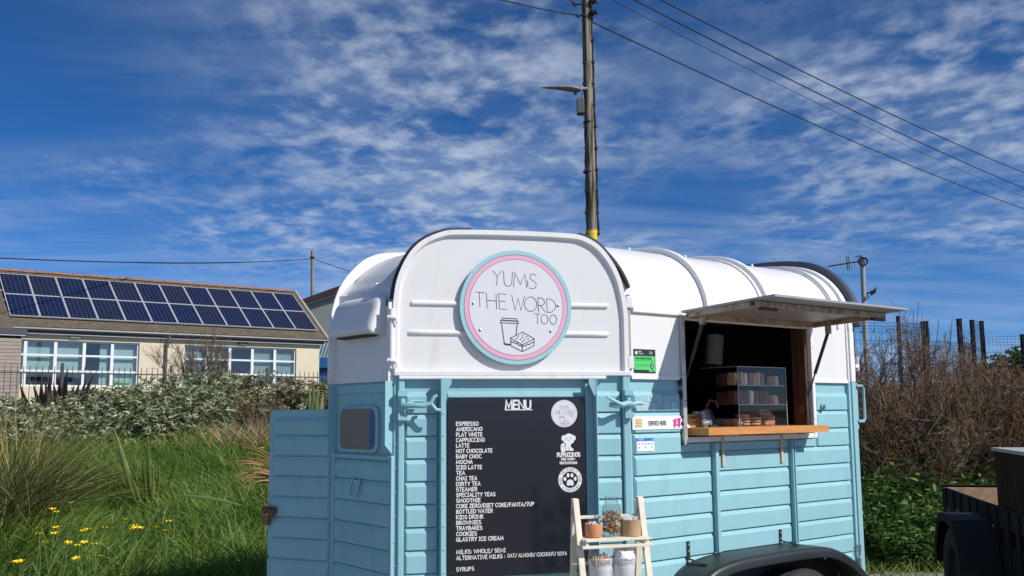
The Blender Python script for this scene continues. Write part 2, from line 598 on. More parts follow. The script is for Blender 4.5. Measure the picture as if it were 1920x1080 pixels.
def stems(P, D, Ln, R, droop=0., nseg=3, var=None, wig=.05, tip=.35):
    """thin tapering three-sided stems; returns mesh arrays and the centre lines"""
    P = np.asarray(P, float); n = len(P)
    D = norm(np.asarray(D, float))
    Ln = np.broadcast_to(Ln, n).astype(float); R = np.broadcast_to(R, n).astype(float); droop = np.broadcast_to(droop, n).astype(float)
    S = norm(np.cross(D, RNG.normal(size=(n, 3)))); B = np.cross(D, S)
    ts = np.linspace(0, 1, nseg + 1)
    V, Cs = [], []
    w = np.zeros((n, 3))
    for i, t in enumerate(ts):
        if i:
            w = w + RNG.normal(size=(n, 3)) * (Ln * wig)[:, None]
        c = P + D * (Ln * t)[:, None] + w
        c[:, 2] += droop * Ln * t * t
        Cs.append(c)
        r = R * (1 - (1 - tip) * t)
        for k in range(3):
            a = 2 * pi * k / 3
            V.append(c + S * (r * cos(a))[:, None] + B * (r * sin(a))[:, None])
    k3 = 3 * (nseg + 1)
    V = np.stack(V, 1).reshape(-1, 3)
    b = (np.arange(n) * k3)[:, None]
    q = np.concatenate([b + np.array([[3 * i + k, 3 * i + (k + 1) % 3, 3 * i + 3 + (k + 1) % 3, 3 * i + 3 + k]]) for i in range(nseg) for k in range(3)], 0)
    vv = RNG.random(n) if var is None else np.asarray(var)
    return V, q, np.zeros((0, 3), int), np.repeat(vv, k3), np.stack(Cs, 1)


def join_np(parts):
    Vs, Qs, Ts, As, o = [], [], [], [], 0
    for p in parts:
        V, q, t, a = p[:4]
        Vs.append(V); Qs.append(np.asarray(q).reshape(-1, 4) + o); Ts.append(np.asarray(t).reshape(-1, 3) + o); As.append(a)
        o += len(V)
    return np.concatenate(Vs), np.concatenate(Qs), np.concatenate(Ts), np.concatenate(As)


def grow(base, D0, n_per, ln, rad, levels, spread, droop=.0, upb=.3, wig=.05, start=.25):
    """branching: every level sprouts n_per[i] shoots along each stem of the level before"""
    out = []
    P, D = np.asarray(base, float), norm(np.asarray(D0, float))
    for lv in range(levels):
        n = len(P)
        L_ = ln[lv] * RNG.uniform(.6, 1.25, n)
        s = stems(P, D, L_, rad[lv] * RNG.uniform(.7, 1.2, n), droop, 3, None, wig)
        out.append(s[:4])
        if lv == levels - 1:
            break
        C = s[4]
        k = n_per[lv]
        t = RNG.uniform(start, 1, (n, k)) * 3
        i0 = np.minimum(t.astype(int), 2)
        fr = (t - i0)[..., None]
        A = C[np.arange(n)[:, None], i0]; Bp = C[np.arange(n)[:, None], i0 + 1]
        P = (A * (1 - fr) + Bp * fr).reshape(-1, 3)
        d = norm((Bp - A).reshape(-1, 3))
        D = norm(d + RNG.normal(size=d.shape) * spread + np.array([0, 0, upb]))
    return out, P, D


# ------------------------------------------------------------------ stroke lettering
def arc(cx, cy, rx, ry, a0, a1, n=9):
    return [(cx + rx * cos(radians(a0 + (a1 - a0) * i / n)), cy + ry * sin(radians(a0 + (a1 - a0) * i / n))) for i in range(n + 1)]


G = {
    'A': (.72, [[(0, 0), (.36, 1), (.72, 0)], [(.13, .34), (.59, .34)]]),
    'B': (.6, [[(0, 0), (0, 1)], [(0, 1)] + arc(.28, .76, .26, .24, 90, -90) + [(0, .52)], [(0, .52)] + arc(.3, .26, .3, .26, 90, -90) + [(0, 0)]]),
    'C': (.68, [arc(.4, .5, .4, .5, 48, 312, 14)]),
    'D': (.7, [[(0, 0), (0, 1)] + arc(.22, .5, .48, .5, 90, -90) + [(0, 0)]]),
    'E': (.56, [[(.56, 1), (0, 1), (0, 0), (.56, 0)], [(0, .52), (.48, .52)]]),
    'F': (.54, [[(.54, 1), (0, 1), (0, 0)], [(0, .52), (.46, .52)]]),
    'G': (.74, [arc(.4, .5, .4, .5, 48, 318, 14) + [(.74, .45), (.46, .45)]]),
    'H': (.68, [[(0, 0), (0, 1)], [(.68, 0), (.68, 1)], [(0, .52), (.68, .52)]]),
    'I': (.36, [[(.18, 0), (.18, 1)], [(0, 1), (.36, 1)], [(0, 0), (.36, 0)]]),
    'i': (.1, [[(.05, 0), (.05, 1)]]),
    'J': (.5, [[(.5, 1), (.5, .25)] + arc(.25, .25, .25, .25, 0, -170)]),
    'K': (.6, [[(0, 0), (0, 1)], [(.58, 1), (0, .42)], [(.2, .6), (.6, 0)]]),
    'L': (.52, [[(0, 1), (0, 0), (.52, 0)]]),
    'M': (.86, [[(0, 0), (.08, 1), (.43, .2), (.78, 1), (.86, 0)]]),
    'N': (.7, [[(0, 0), (0, 1), (.7, 0), (.7, 1)]]),
    'O': (.8, [arc(.4, .5, .4, .5, 90, 450, 20)]),
    'P': (.58, [[(0, 0), (0, 1)] + arc(.28, .74, .3, .26, 90, -90) + [(0, .48)]]),
    'Q': (.8, [arc(.4, .5, .4, .5, 90, 450, 20), [(.5, .25), (.8, -.05)]]),
    'R': (.62, [[(0, 0), (0, 1)] + arc(.28, .75, .3, .25, 90, -90) + [(0, .5)], [(.25, .5), (.62, 0)]]),
    'S': (.6, [arc(.3, .74, .28, .26, 35, 270) + arc(.3, .24, .3, .24, 90, -145)]),
    'T': (.66, [[(0, 1), (.66, 1)], [(.33, 1), (.33, 0)]]),
    'U': (.68, [[(0, 1), (0, .34)] + arc(.34, .34, .34, .34, 180, 360, 10) + [(.68, 1)]]),
    'V': (.68, [[(0, 1), (.34, 0), (.68, 1)]]),
    'W': (1.0, [[(0, 1), (.24, 0), (.5, .9), (.76, 0), (1, 1)]]),
    'X': (.64, [[(0, 0), (.64, 1)], [(0, 1), (.64, 0)]]),
    'Y': (.66, [[(0, 1), (.33, .48), (.66, 1)], [(.33, .48), (.33, 0)]]),
    'Z': (.6, [[(0, 1), (.6, 1), (0, 0), (.6, 0)]]),
    '0': (.66, [arc(.33, .5, .33, .5, 90, 450, 18)]),
    '3': (.6, [arc(.28, .75, .28, .25, 140, -90) + arc(.28, .26, .32, .26, 90, -140)]),
    '5': (.58, [[(.54, 1), (.06, 1), (.02, .55)] + arc(.27, .32, .31, .32, 110, -140)]),
    '7': (.58, [[(0, 1), (.58, 1), (.2, 0)]]),
    '8': (.62, [arc(.31, .76, .26, .24, -90, 270, 14), arc(.31, .26, .31, .26, 90, 450, 14)]),
    '/': (.5, [[(0, -.1), (.5, 1.05)]]),
    ':': (.12, [[(.06, .12), (.06, .18)], [(.06, .6), (.06, .66)]]),
    "'": (.12, [[(.06, 1.05), (.02, .8)]]),
    '.': (.1, [[(.05, 0), (.05, .04)]]),
    '>': (.3, [[(0, .8), (.3, .5), (0, .2)]]),
    '&': (.6, [[(.6, 0), (.1, .75)] + arc(.3, .8, .2, .2, 190, -30) + [(.05, .3)] + arc(.27, .24, .24, .24, 170, 350)]),
}


def text(mb, s, x, y, h, w, z, sp=.24, sx=1., slope=0., jit=0., center=False):
    """capital letters drawn with strokes of width w; returns the end x"""
    if center:
        x -= sum((.42 if c == ' ' else G[c][0] + sp) for c in s) * h * sx / 2
    k, x0 = 0, x
    for ch in s:
        if ch == ' ':
            x += .42 * h * sx
            continue
        gw, st = G[ch]
        dy = random.uniform(-jit, jit) * h
        tilt = random.uniform(-jit, jit) * .7
        for q in st:
            k += 1
            pts = [(x + (px + tilt * py) * h * sx, y + dy + py * h + (x - x0) * slope) for px, py in q]
            mb.ribbon(pts, w, z + (k % 7) * .00012)
        x += (gw + sp) * h * sx
    return x


# ------------------------------------------------------------------ ground
def sstep(a, b, x):
    t = np.clip((x - a) / (b - a), 0, 1)
    return t * t * (3 - 2 * t)


BK_Y = [-1e4, 5.0, 7.0, 9.5, 13, 20, 30, 60, 3000]
BK_Z = [0, 0, .34, .70, 1.10, 1.36, 1.6, 1.72, 1.72]


def ground_z(X, Y):
    X = np.asarray(X, float); Y = np.asarray(Y, float)
    w = 1 - sstep(-1.75, -.95, X - .04 * np.maximum(Y - 8, 0))
    bank = np.interp(Y, BK_Y, BK_Z) * w
    far = np.interp(Y, [0, 11, 16, 40, 3000], [0, 0, .35, 1.3, 1.72]) * (1 - w)
    lump = .035 * np.sin(X * 1.9 + 1) * np.sin(Y * 1.3) * sstep(5, 8, Y) * np.maximum(w, sstep(10, 12, Y))
    return bank + far + lump


def gz(x, y):
    return float(ground_z(x, y))


def ground_material():
    m = bpy.data.materials.new('ground'); m.use_nodes = True
    t = m.node_tree; b = t.nodes['Principled BSDF']; L = t.links.new
    tc = N(t, 'ShaderNodeTexCoord')
    geo = N(t, 'ShaderNodeSeparateXYZ'); L(tc.outputs['Object'], geo.inputs[0])
    n1 = N(t, 'ShaderNodeTexNoise'); n1.inputs['Scale'].default_value = 90; n1.inputs['Detail'].default_value = 5
    n2 = N(t, 'ShaderNodeTexNoise'); n2.inputs['Scale'].default_value = 1.7; n2.inputs['Detail'].default_value = 7
    for n in (n1, n2):
        L(tc.outputs['Object'], n.inputs['Vector'])
    gr = N(t, 'ShaderNodeValToRGB')
    gr.color_ramp.elements[0].position = .3; gr.color_ramp.elements[0].color = (.16, .145, .125, 1)
    gr.color_ramp.elements[1].position = .72; gr.color_ramp.elements[1].color = (.46, .43, .38, 1)
    L(n1.outputs['Fac'], gr.inputs[0])
    so_ = N(t, 'ShaderNodeValToRGB')
    so_.color_ramp.elements[0].position = .35; so_.color_ramp.elements[0].color = (.028, .034, .014, 1)
    so_.color_ramp.elements[1].position = .7; so_.color_ramp.elements[1].color = (.05, .075, .022, 1)
    L(n2.outputs['Fac'], so_.inputs[0])
    # earth and grass beyond the parking, gravel in front
    wob = N(t, 'ShaderNodeMath', operation='MULTIPLY'); wob.inputs[1].default_value = 1.4
    L(n2.outputs['Fac'], wob.inputs[0])
    yy = N(t, 'ShaderNodeMath', operation='ADD'); L(geo.outputs['Y'], yy.inputs[0]); L(wob.outputs[0], yy.inputs[1])
    a = N(t, 'ShaderNodeMapRange'); a.inputs['From Min'].default_value = 10.6; a.inputs['From Max'].default_value = 11.2
    L(yy.outputs[0], a.inputs['Value'])
    z = N(t, 'ShaderNodeMapRange'); z.inputs['From Min'].default_value = .06; z.inputs['From Max'].default_value = .2
    L(geo.outputs['Z'], z.inputs['Value'])
    mx = N(t, 'ShaderNodeMath', operation='MAXIMUM'); L(a.outputs[0], mx.inputs[0]); L(z.outputs[0], mx.inputs[1])
    mi = N(t, 'ShaderNodeMix', data_type='RGBA'); L(mx.outputs[0], mi.inputs['Factor']); L(gr.outputs[0], mi.inputs['A']); L(so_.outputs[0], mi.inputs['B'])
    L(mi.outputs['Result'], b.inputs['Base Color'])
    b.inputs['Roughness'].default_value = .95
    bp = N(t, 'ShaderNodeBump'); bp.inputs['Strength'].default_value = .6; bp.inputs['Distance'].default_value = .02
    L(n1.outputs['Fac'], bp.inputs['Height']); L(bp.outputs[0], b.inputs['Normal'])
    return m


def build_ground():
    xs = np.unique(np.concatenate([np.linspace(-1500, -40, 20), np.linspace(-40, -8, 40), np.linspace(-8, 8, 110), np.linspace(8, 40, 30), np.linspace(40, 1500, 20)]))
    ys = np.unique(np.concatenate([np.linspace(-1500, -20, 15), np.linspace(-20, 4, 20), np.linspace(4, 16, 90), np.linspace(16, 60, 50), np.linspace(60, 2500, 25)]))
    X, Y = np.meshgrid(xs, ys)
    V = np.stack([X, Y, ground_z(X, Y)], -1).reshape(-1, 3)
    nx, ny = len(xs), len(ys)
    i = np.arange(nx - 1)[None, :] + (np.arange(ny - 1) * nx)[:, None]
    q = np.stack([i, i + 1, i + nx + 1, i + nx], -1).reshape(-1, 4)
    struct(mesh_np('ground', V, q, np.zeros((0, 3), int), ground_material(), smooth=True))


build_ground()

# ------------------------------------------------------------------ the horse trailer
SIDE_A, MENU_A = radians(51.885), radians(76.861)
UD = Vector((sin(SIDE_A), cos(SIDE_A), 0)); VD = Vector((-cos(SIDE_A), sin(SIDE_A), 0))
CORNER = Vector((.5458, 4.7, 0))
ROT_T = pi / 2 - SIDE_A
TW = Matrix.Translation(CORNER) @ Matrix.Rotation(ROT_T, 4, 'Z')
MU, MV_ = -.90648, .42224                     # the ramp face runs forward and inward from the corner
MW = 1.11                                     # its length
LU, LV = MU * MW, MV_ * MW                    # its front end
FW = .533                                     # width of the front face
TWID = 2 * LV + FW
TL = 1.84
T_SIDE = frame((0, 0, 0), (1, 0, 0), (0, -1, 0))
T_MENU = frame((0, 0, 0), (-MU, -MV_, 0), (-MV_, MU, 0))
T_FRONT = frame((LU, LV, 0), (0, -1, 0), (-1, 0, 0))

trailer = thing('horse_trailer', 'pale blue and white converted horse trailer with serving hatch and rounded roof', 'trailer', CORNER, ROT_T)


def plank(T, a0, a1, b0, b1, parent, out=.016):
    h = b1 - b0
    if h > .07:
        pr = [(0, b0), (out, b0), (out, b0 + h * .74), (.005, b1 - .004), (0, b1 - .004)]
    else:
        pr = [(0, b0), (out, b0), (out, b1 - .004), (0, b1 - .004)]
    n = len(pr)
    e = .010
    v = [(a0, z, c) if c <= .006 else (a0 + e, z, c) for c, z in pr] + [(a1, z, c) if c <= .006 else (a1 - e, z, c) for c, z in pr]
    m = MB(T)
    m.add(v, [tuple(range(n)), tuple(range(n, 2 * n))] + [(i, (i + 1) % n, n + (i + 1) % n, n + i) for i in range(n)])
    return m.build('plank', BLUE, parent, bevel=.0025, seg=2)


def rivets(T, pts, r, mt, parent, c=0.):
    m = MB(T)
    for p in pts:
        a, b = p[:2]
        cc = p[2] if len(p) > 2 else c
        n = 8
        vs = [(a + r * cos(2 * pi * k / n), b + r * sin(2 * pi * k / n), cc) for k in range(n)] + \
             [(a + r * .6 * cos(2 * pi * k / n), b + r * .6 * sin(2 * pi * k / n), cc + r * .55) for k in range(n)]
        m.add(vs, [(k, (k + 1) % n, n + (k + 1) % n, n + k) for k in range(n)] + [tuple(range(n, 2 * n))])
    return m.build('rivets', mt, parent, smooth=True, kind='stuff')


def chip(T, pts, mt, parent, c, name='paint_chips'):
    m = MB(T)
    for a, b, s in pts:
        k = random.randint(5, 7)
        m.poly([(a + s * random.uniform(.5, 1.2) * cos(2 * pi * i / k), b + s * .6 * random.uniform(.5, 1.2) * sin(2 * pi * i / k)) for i in range(k)], c)
    return m.build(name, mt, parent, kind='stuff')


ROWS = [round(.4 + .1 * i, 2) for i in range(12)]          # plank joints every 10 cm


def build_side():
    wall = MB(T_SIDE)
    wall.box(.012, .372, .45, 1.655, -.03, 0).box(.372, 1.428, .45, 1.372, -.03, 0).box(1.428, 1.80, .45, 1.655, -.03, 0)
    w = wall.build('side_wall', BLUE, trailer)
    up = MB(T_SIDE)
    up.box(.012, .372, 1.6585, 1.992, -.028, .012).box(1.428, 1.80, 1.6585, 1.992, -.028, .012).box(.3725, 1.4275, 1.956, 1.99, -.028, .010)
    up.build('upper_side_panel', WHITE, trailer, bevel=.004)
    # moulded lower edge of the white panel
    for a0, a1 in ((.012, .352), (1.455, 1.80)):
        MB(T_SIDE).box(a0, a1, 1.652, 1.672, .0125, .018).build('edge_moulding', WHITE2, trailer, bevel=.004, seg=3)
    for z in ROWS:
        if z < .5:
            continue
        z1 = z + .1
        if z >= 1.59:
            z1 = 1.651
        if z1 <= 1.31:
            bays = ((.02, .566), (.59, 1.20), (1.236, 1.775))
        elif z < 1.35:
            bays = ((.02, .349), (1.462, 1.775))
            for b in ((.352, .566), (.59, 1.20), (1.236, 1.459)):
                plank(T_SIDE, *b, z, 1.343, w)
        else:
            bays = ((.02, .349), (1.462, 1.775))
        for a0, a1 in bays:
            plank(T_SIDE, a0, a1, z, z1, w)
    rv = []
    for z in ROWS[2:]:
        for a in (.05, .2, .33, .62, .78, .95, 1.10, 1.30, 1.45, 1.62):
            if (a > .35 and a < 1.47 and z > 1.29) or random.random() < .25:
                continue
            rv.append((a + random.uniform(-.03, .03), z + .092 if z < 1.55 else z + .04, .007))
    rivets(T_SIDE, rv, .0045, BLUE, w)
    chip(T_SIDE, [(random.choice((.05, .12, .2, .27, .45, .7, .9, 1.1, 1.4, 1.6)) + random.uniform(-.04, .04), random.choice(ROWS[2:9]) + .088, random.uniform(.002, .006)) for _ in range(60)],
         mat('bare_spots', (.16, .33, .38), .5), w, .0082)
    # angle rails below the hatch
    for k, a in enumerate((.578, 1.212)):
        m = MB(T_SIDE)
        if k == 0:
            m.box(a - .012, a + .012, .802, 1.34, .001, .042)
        else:
            m.box(a - .012, a - .004, .790, 1.34, .001, .038).box(a - .004, a + .026, .790, 1.34, .001, .006)
            m.box(a + .018, a + .0265, .790, 1.34, .0061, .03)
        m.build('rail', BLUE, trailer, bevel=.002)
    # hatch frame
    MB(T_SIDE).box(.352, .378, 1.335, 1.968, .0125, .030).build('hatch_frame', ALU, trailer, bevel=.003)
    MB(T_SIDE).box(1.428, 1.455, 1.345, 1.968, .0125, .024).build('hatch_frame', WHITE2, trailer, bevel=.003)
    MB(T_SIDE).box(.379, 1.427, 1.345, 1.372, .001, .022).build('hatch_frame', WHITE2, trailer, bevel=.003)
    rivets(T_SIDE, [(.364, z, .030) for z in (1.42, 1.55, 1.68, 1.81, 1.93)] + [(1.442, z, .024) for z in (1.45, 1.65, 1.85)], .004, RUST, trailer)
    # ragged sealant beside the frame
    s = MB(T_SIDE)
    for z in (1.345, 1.44, 1.475, 1.57, 1.59, 1.635, 1.65):
        s.lathe([(.0, -.012), (.009, -.008), (.012, 0), (.009, .008), (0, .012)], 8, (.350, z, .016))
    s.build('sealant', BLACK_RUB, trailer, smooth=True)
    # wooden jamb and sill inside the wall
    MB(T_SIDE).box(1.400, 1.4265, 1.42, 1.955, -.09, -.001).build('jamb', INWOOD, trailer, bevel=.002)
    MB(T_SIDE).box(.3735, .395, 1.42, 1.955, -.10, -.001).build('jamb', mat('dark_jamb', (.05, .05, .055), .6), trailer, bevel=.002)
    # drip rail along the eave
    MB(T_SIDE).box(.02, .352, 1.972, 2.0, .0125, .028).build('drip_rail', WHITE2, trailer, bevel=.004)
    # rear post, white over blue
    MB(T_SIDE).box(1.802, 1.845, 1.66, 2.05, -.03, .030).build('rear_post', WHITE2, trailer, bevel=.004)
    MB(T_SIDE).box(1.785, 1.8015, 1.66, 2.03, -.02, .02).build('rear_trim', WHITE, trailer, bevel=.003)
    MB(T_SIDE).box(1.802, 1.845, .45, 1.6585, -.03, .030).build('rear_post', BLUE, trailer, bevel=.004)
    MB(T_SIDE).box(1.779, 1.8015, .45, 1.6585, -.02, .022).build('rear_trim', BLUE, trailer, bevel=.003)
    rivets(T_SIDE, [(1.79, z, .022) for z in np.arange(.6, 1.65, .105)], .0045, BLUE, trailer)
    rivets(T_SIDE, [(1.793, z, .02) for z in (1.78, 1.83, 1.93)], .006, WHITE, trailer)
    m = MB(T_SIDE)
    m.tube([(1.845, 1.638, .03), (1.90, 1.638, .03), (1.915, 1.625, .03), (1.915, 1.445, .03), (1.90, 1.432, .03), (1.845, 1.432, .03)], .0085, 8)
    g = m.build('grab_handle', BLUE, trailer, smooth=True)
    MB(T_SIDE).prism([(1.8455, 1.655), (1.872, 1.655), (1.872, 1.40), (1.8455, 1.36)], .005, .02).build('handle_plate', BLUE, g, bevel=.002)
    m = MB(T_SIDE)
    m.box(1.8455, 1.862, 1.70, 1.80, .004, .02).box(1.862, 1.90, 1.745, 1.765, .0, .024).box(1.89, 1.90, 1.725, 1.81, .002, .022)
    m.build('door_bracket', WHITE2, trailer, bevel=.003)
    # knob and hook of the rod in the lower corner
    m = MB(T_SIDE)
    m.tube([(1.52, 1.52, .016), (1.52, 1.52, .028)], .020, 12).tube([(1.52, 1.52, .028), (1.52, 1.52, .045)], .012, 10)
    m.build('knob', BLUE, trailer, smooth=True)
    m = MB(T_SIDE)
    m.tube([(1.785, .40, .035), (1.785, .66, .035)], .011, 8)
    r = m.build('spring_rod', GALV, trailer, smooth=True)
    MB(T_SIDE).tube([(1.785, .66, .035), (1.768, .70, .035), (1.766, .735, .035), (1.80, .735, .035), (1.80, .70, .035), (1.787, .66, .035)], .0035, 6).build('rod_hook', GALV, r, smooth=True)


def build_ramp():
    a1, a0 = -.036, -1.062
    wall = MB(T_MENU).box(a0, a1, .40, 1.668, -.03, 0)
    w = wall.build('ramp', BLUE, trailer)
    RL0, RL1 = -.905, -.877          # web and flange of the left rail
    for z in ROWS:
        z1 = z + .1 if z < 1.59 else 1.655
        plank(T_MENU, a0 + .002, -.907, z, z1, w, .014)
        if z >= 1.5:
            plank(T_MENU, -.872, -.218, z, z1, w, .010)
        plank(T_MENU, -.174, a1 - .002, z, z1, w, .014)
    rv = []
    for z in ROWS:
        rv += [(-1.045, z + .091, .006), (-1.03, z + .091, .006), (-.085, z + .091, .006), (-.072, z + .091, .006)]
    rivets(T_MENU, rv, .0045, BLUE, w)
    # angle rails that stiffen the ramp
    m = MB(T_MENU)
    m.box(-.906, -.900, .40, 1.655, .0005, .068).box(-.900, -.8725, .40, 1.60, .0005, .018)
    m.prism([(-.900, 1.655), (-.858, 1.655), (-.858, 1.63), (-.885, 1.585), (-.900, 1.585)], .060, .066)
    m.build('ramp_rail', BLUE, w, bevel=.0015)
    m = MB(T_MENU)
    m.box(-.180, -.1745, .40, 1.655, .0005, .068).box(-.2175, -.180, .40, 1.64, .0005, .016)
    m.prism([(-.180, 1.655), (-.215, 1.655), (-.215, 1.63), (-.19, 1.575), (-.180, 1.575)], .060, .066)
    m.build('ramp_rail', BLUE, w, bevel=.0015)
    rivets(T_MENU, [(-.886, z, .018) for z in np.arange(.5, 1.58, .10)] + [(-.200, z, .016) for z in np.arange(.5, 1.58, .10)], .006, BLUE, w)
    # posts left and right of the ramp
    m = MB(T_MENU)
    m.box(-1.112, -1.066, .40, 1.672, -.03, .012).box(-1.092, -1.064, .40, 1.66, .012, .026)
    m.build('corner_post', BLUE, trailer, bevel=.006, seg=3)
    MB(T_MENU).box(-.034, .004, .40, 1.668, -.03, .024).build('corner_post', BLUE, trailer, bevel=.006, seg=3)
    rivets(T_MENU, [(-1.103, z, .012) for z in np.arange(.52, 1.62, .105)], .006, BLUE, trailer)

    def latch(a, s):
        m = MB(T_MENU)
        m.tube([(a, 1.49, .03), (a, 1.585, .03)], .014, 10).box(a - .02, a + .02, 1.47, 1.50, .0265, .05).box(a - .02, a + .02, 1.575, 1.60, .0265, .05)
        l_ = m.build('ramp_latch', BLUE, trailer, smooth=True)
        m = MB(T_MENU)
        if s > 0:
            m.tube([(a, 1.535, .045), (a + .03, 1.535, .075), (a + .09, 1.532, .085), (a + .125, 1.545, .088)], [.013, .012, .010, .009], 8)
            m.tube([(a + .12, 1.543, .088), (a + .135, 1.572, .090), (a + .15, 1.578, .09)], .008, 8)
            m.tube([(a + .12, 1.543, .088), (a + .145, 1.515, .088), (a + .165, 1.512, .088)], .008, 8)
            m.tube([(a + .02, 1.54, .06), (a + .05, 1.555, .05), (a + .09, 1.553, .05)], .006, 6)
        else:
            m.tube([(a + .02, 1.535, .05), (a - .02, 1.538, .07), (a - .05, 1.53, .08)], [.011, .013, .013], 8)
            m.tube([(a - .045, 1.53, .08), (a - .09, 1.55, .09), (a - .125, 1.568, .092)], [.011, .008, .006], 8)
            m.tube([(a - .04, 1.53, .08), (a - .075, 1.525, .075), (a - .105, 1.535, .07)], [.011, .011, .013], 8)
            m.tube([(a, 1.53, .05), (a + .05, 1.54, .03), (a + .075, 1.537, .03)], [.010, .011, .009], 8)
        m.build('latch_handle', BLUE, l_, smooth=True)
    latch(-1.075, 1)
    latch(-.012, -1)


HOOD = [(.004, 1.668), (.004, 1.95), (-.006, 2.037), (-.030, 2.135), (-.071, 2.217), (-.132, 2.289), (-.205, 2.330), (-.29, 2.343), (-.558, 2.347),
        (-.80, 2.343), (-.888, 2.333), (-.987, 2.287), (-1.052, 2.215), (-1.097, 2.115), (-1.114, 2.017), (-1.117, 1.92), (-1.117, 1.668)]


def smooth_line(pts, n=4):
    P = [Vector(p) for p in pts]
    out = []
    for i in range(len(P) - 1):
        p0, p1, p2, p3 = P[max(i - 1, 0)], P[i], P[i + 1], P[min(i + 2, len(P) - 1)]
        for k in range(n):
            t = k / n
            out.append(.5 * ((2 * p1) + (p2 - p0) * t + (2 * p0 - 5 * p1 + 4 * p2 - p3) * t * t + (3 * p1 - p0 - 3 * p2 + p3) * t ** 3))
    out.append(P[-1])
    return [tuple(p) for p in out]


def offset_in(pts, d):
    """shrink an arch outline towards its middle"""
    c = Vector((sum(p[0] for p in pts) / len(pts), 1.668))
    out = []
    n = len(pts)
    for i, p in enumerate(pts):
        t = Vector(pts[min(i + 1, n - 1)]) - Vector(pts[max(i - 1, 0)])
        nn = Vector((-t.y, t.x)).normalized()
        out.append((p[0] + nn.x * d, p[1] + nn.y * d))
    return out


def build_hood():
    arch = smooth_line(HOOD[1:-1], 4)
    outl = [HOOD[0]] + arch + [HOOD[-1]]
    inn = offset_in(outl, .022)
    inn[0] = (inn[0][0], 1.69); inn[-1] = (inn[-1][0], 1.69)
    m = MB(T_MENU).prism(outl, -.30, -.002)
    h = m.build('upper_door', WHITE, trailer, smooth=True)
    m = MB(T_MENU)                                     # raised rim round the door
    n = len(outl)
    for i in range(n - 1):
        a, b, c, d = outl[i], outl[i + 1], inn[i + 1], inn[i]
        m.add([(*a, -.002), (*b, -.002), (*a, .016), (*b, .016), (*c, .016), (*d, .016), (*offset_in(outl, .032)[i + 1], -.002), (*offset_in(outl, .032)[i], -.002)],
              [(0, 1, 3, 2), (2, 3, 4, 5), (5, 4, 6, 7)])
    m.build('door_rim', WHITE2, h, smooth=True, fixn=False)
    # bottom lip
    MB(T_MENU).box(-1.09, -.118, 1.652, 1.6665, -.02, .036).build('bottom_lip', WHITE2, h, bevel=.003)
    MB(T_MENU).box(-1.112, .01, 1.667, 1.690, -.0015, .030).build('bottom_ledge', WHITE, h, bevel=.005, seg=3)
    # pressed ribs
    for a0, a1, z in ((-1.04, -.085, 1.999), (-1.05, -.085, 1.864)):
        m = MB(T_MENU)
        pts = []
        for k in range(13):
            t = (0, .012, .1, .2, .3, .4, .5, .6, .7, .8, .9, .988, 1)[k]
            pts.append((a0 + (a1 - a0) * t, z, -.004))
        rr = [.003] + [.013] * 11 + [.003]
        m.tube(pts, rr, 12)
        m.build('pressed_rib', WHITE, h, smooth=True)
    # rubber seals over the arch
    k0 = [i for i, p in enumerate(outl) if p[0] < -.70][0]
    for sl_, r in ((outl[k0:-5], .014), (outl[6:26], .003), (outl[24:k0 + 1], .004)):
        m = MB(T_MENU)
        o2 = offset_in(sl_, -r); o1 = offset_in(sl_, -.001)
        m.loft([[(*o1[i], -.045), (*o1[i], -.006), (*o2[i], -.010), (*o2[i], -.045)] for i in range(len(sl_))])
        m.build('rubber_seal', BLACK_RUB, h)
    # the strip that has come loose at the right shoulder
    m = MB(T_MENU)
    o1 = offset_in(outl[7:24], -.005)
    sec = []
    for i, p in enumerate(o1):
        lf = max(0, 8 - i) * .0035
        sec.append([(p[0] + lf, p[1], -.05), (p[0] + lf, p[1], .004), (p[0] + lf + .007, p[1] + .008, .004), (p[0] + lf + .007, p[1] + .008, -.05)])
    m.loft(sec)
    m.build('loose_seal', mat('grey_rubber', (.05, .05, .055), .5, .2, 10), h)
    # hinge pillar left, closing strip right
    m = MB(T_MENU)
    m.tube([(-1.122, 1.70, .012), (-1.122, 1.97, .012)], .013, 10)
    m.build('hinge_tube', WHITE2, h, smooth=True)
    for z in (1.735, 1.93):
        m = MB(T_MENU)
        m.tube([(-1.14, z, .012), (-1.105, z, .022)], .012, 8)
        m.tube([(-1.13, z, .026), (-1.105, z - .004, .034), (-1.098, z - .03, .03)], .006, 6)
        m.build('hinge', WHITE2, h, smooth=True)
    m = MB(T_MENU)
    m.box(.0045, .020, 1.70, 2.06, -.03, .006)
    m.build('closing_strip', mat('worn_grey', (.40, .39, .37), .6, .1, 8, grime=(.25, .20, .15), gamt=.8, gthr=(.48, .66)), h, bevel=.003)
    for z in (1.73, 2.02):
        MB(T_MENU).box(-.004, .030, z - .028, z + .028, .0065, .016).build('hinge', WHITE2, h, bevel=.004)


PROF = [(0, 1.985), (.003, 2.02), (.018, 2.085), (.045, 2.15), (.085, 2.21), (.135, 2.26), (.20, 2.305), (.28, 2.340), (.38, 2.362), (.50, 2.375), (.735, 2.385)]


def roof_z(d):
    return float(np.interp(d, [p[0] for p in PROF], [p[1] for p in PROF]))


PLAN = [(TL, 0), (0, 0), (LU, LV), (LU, LV + FW), (0, TWID), (TL, TWID)]


PZ = np.array(PROF)


FZ = np.array([(0, 1.95), (.016, 2.043), (.06, 2.126), (.135, 2.208), (.228, 2.271), (.355, 2.318), (.48, 2.342), (.65, 2.362), (.9, 2.384), (1.3, 2.41), (4, 2.5)])


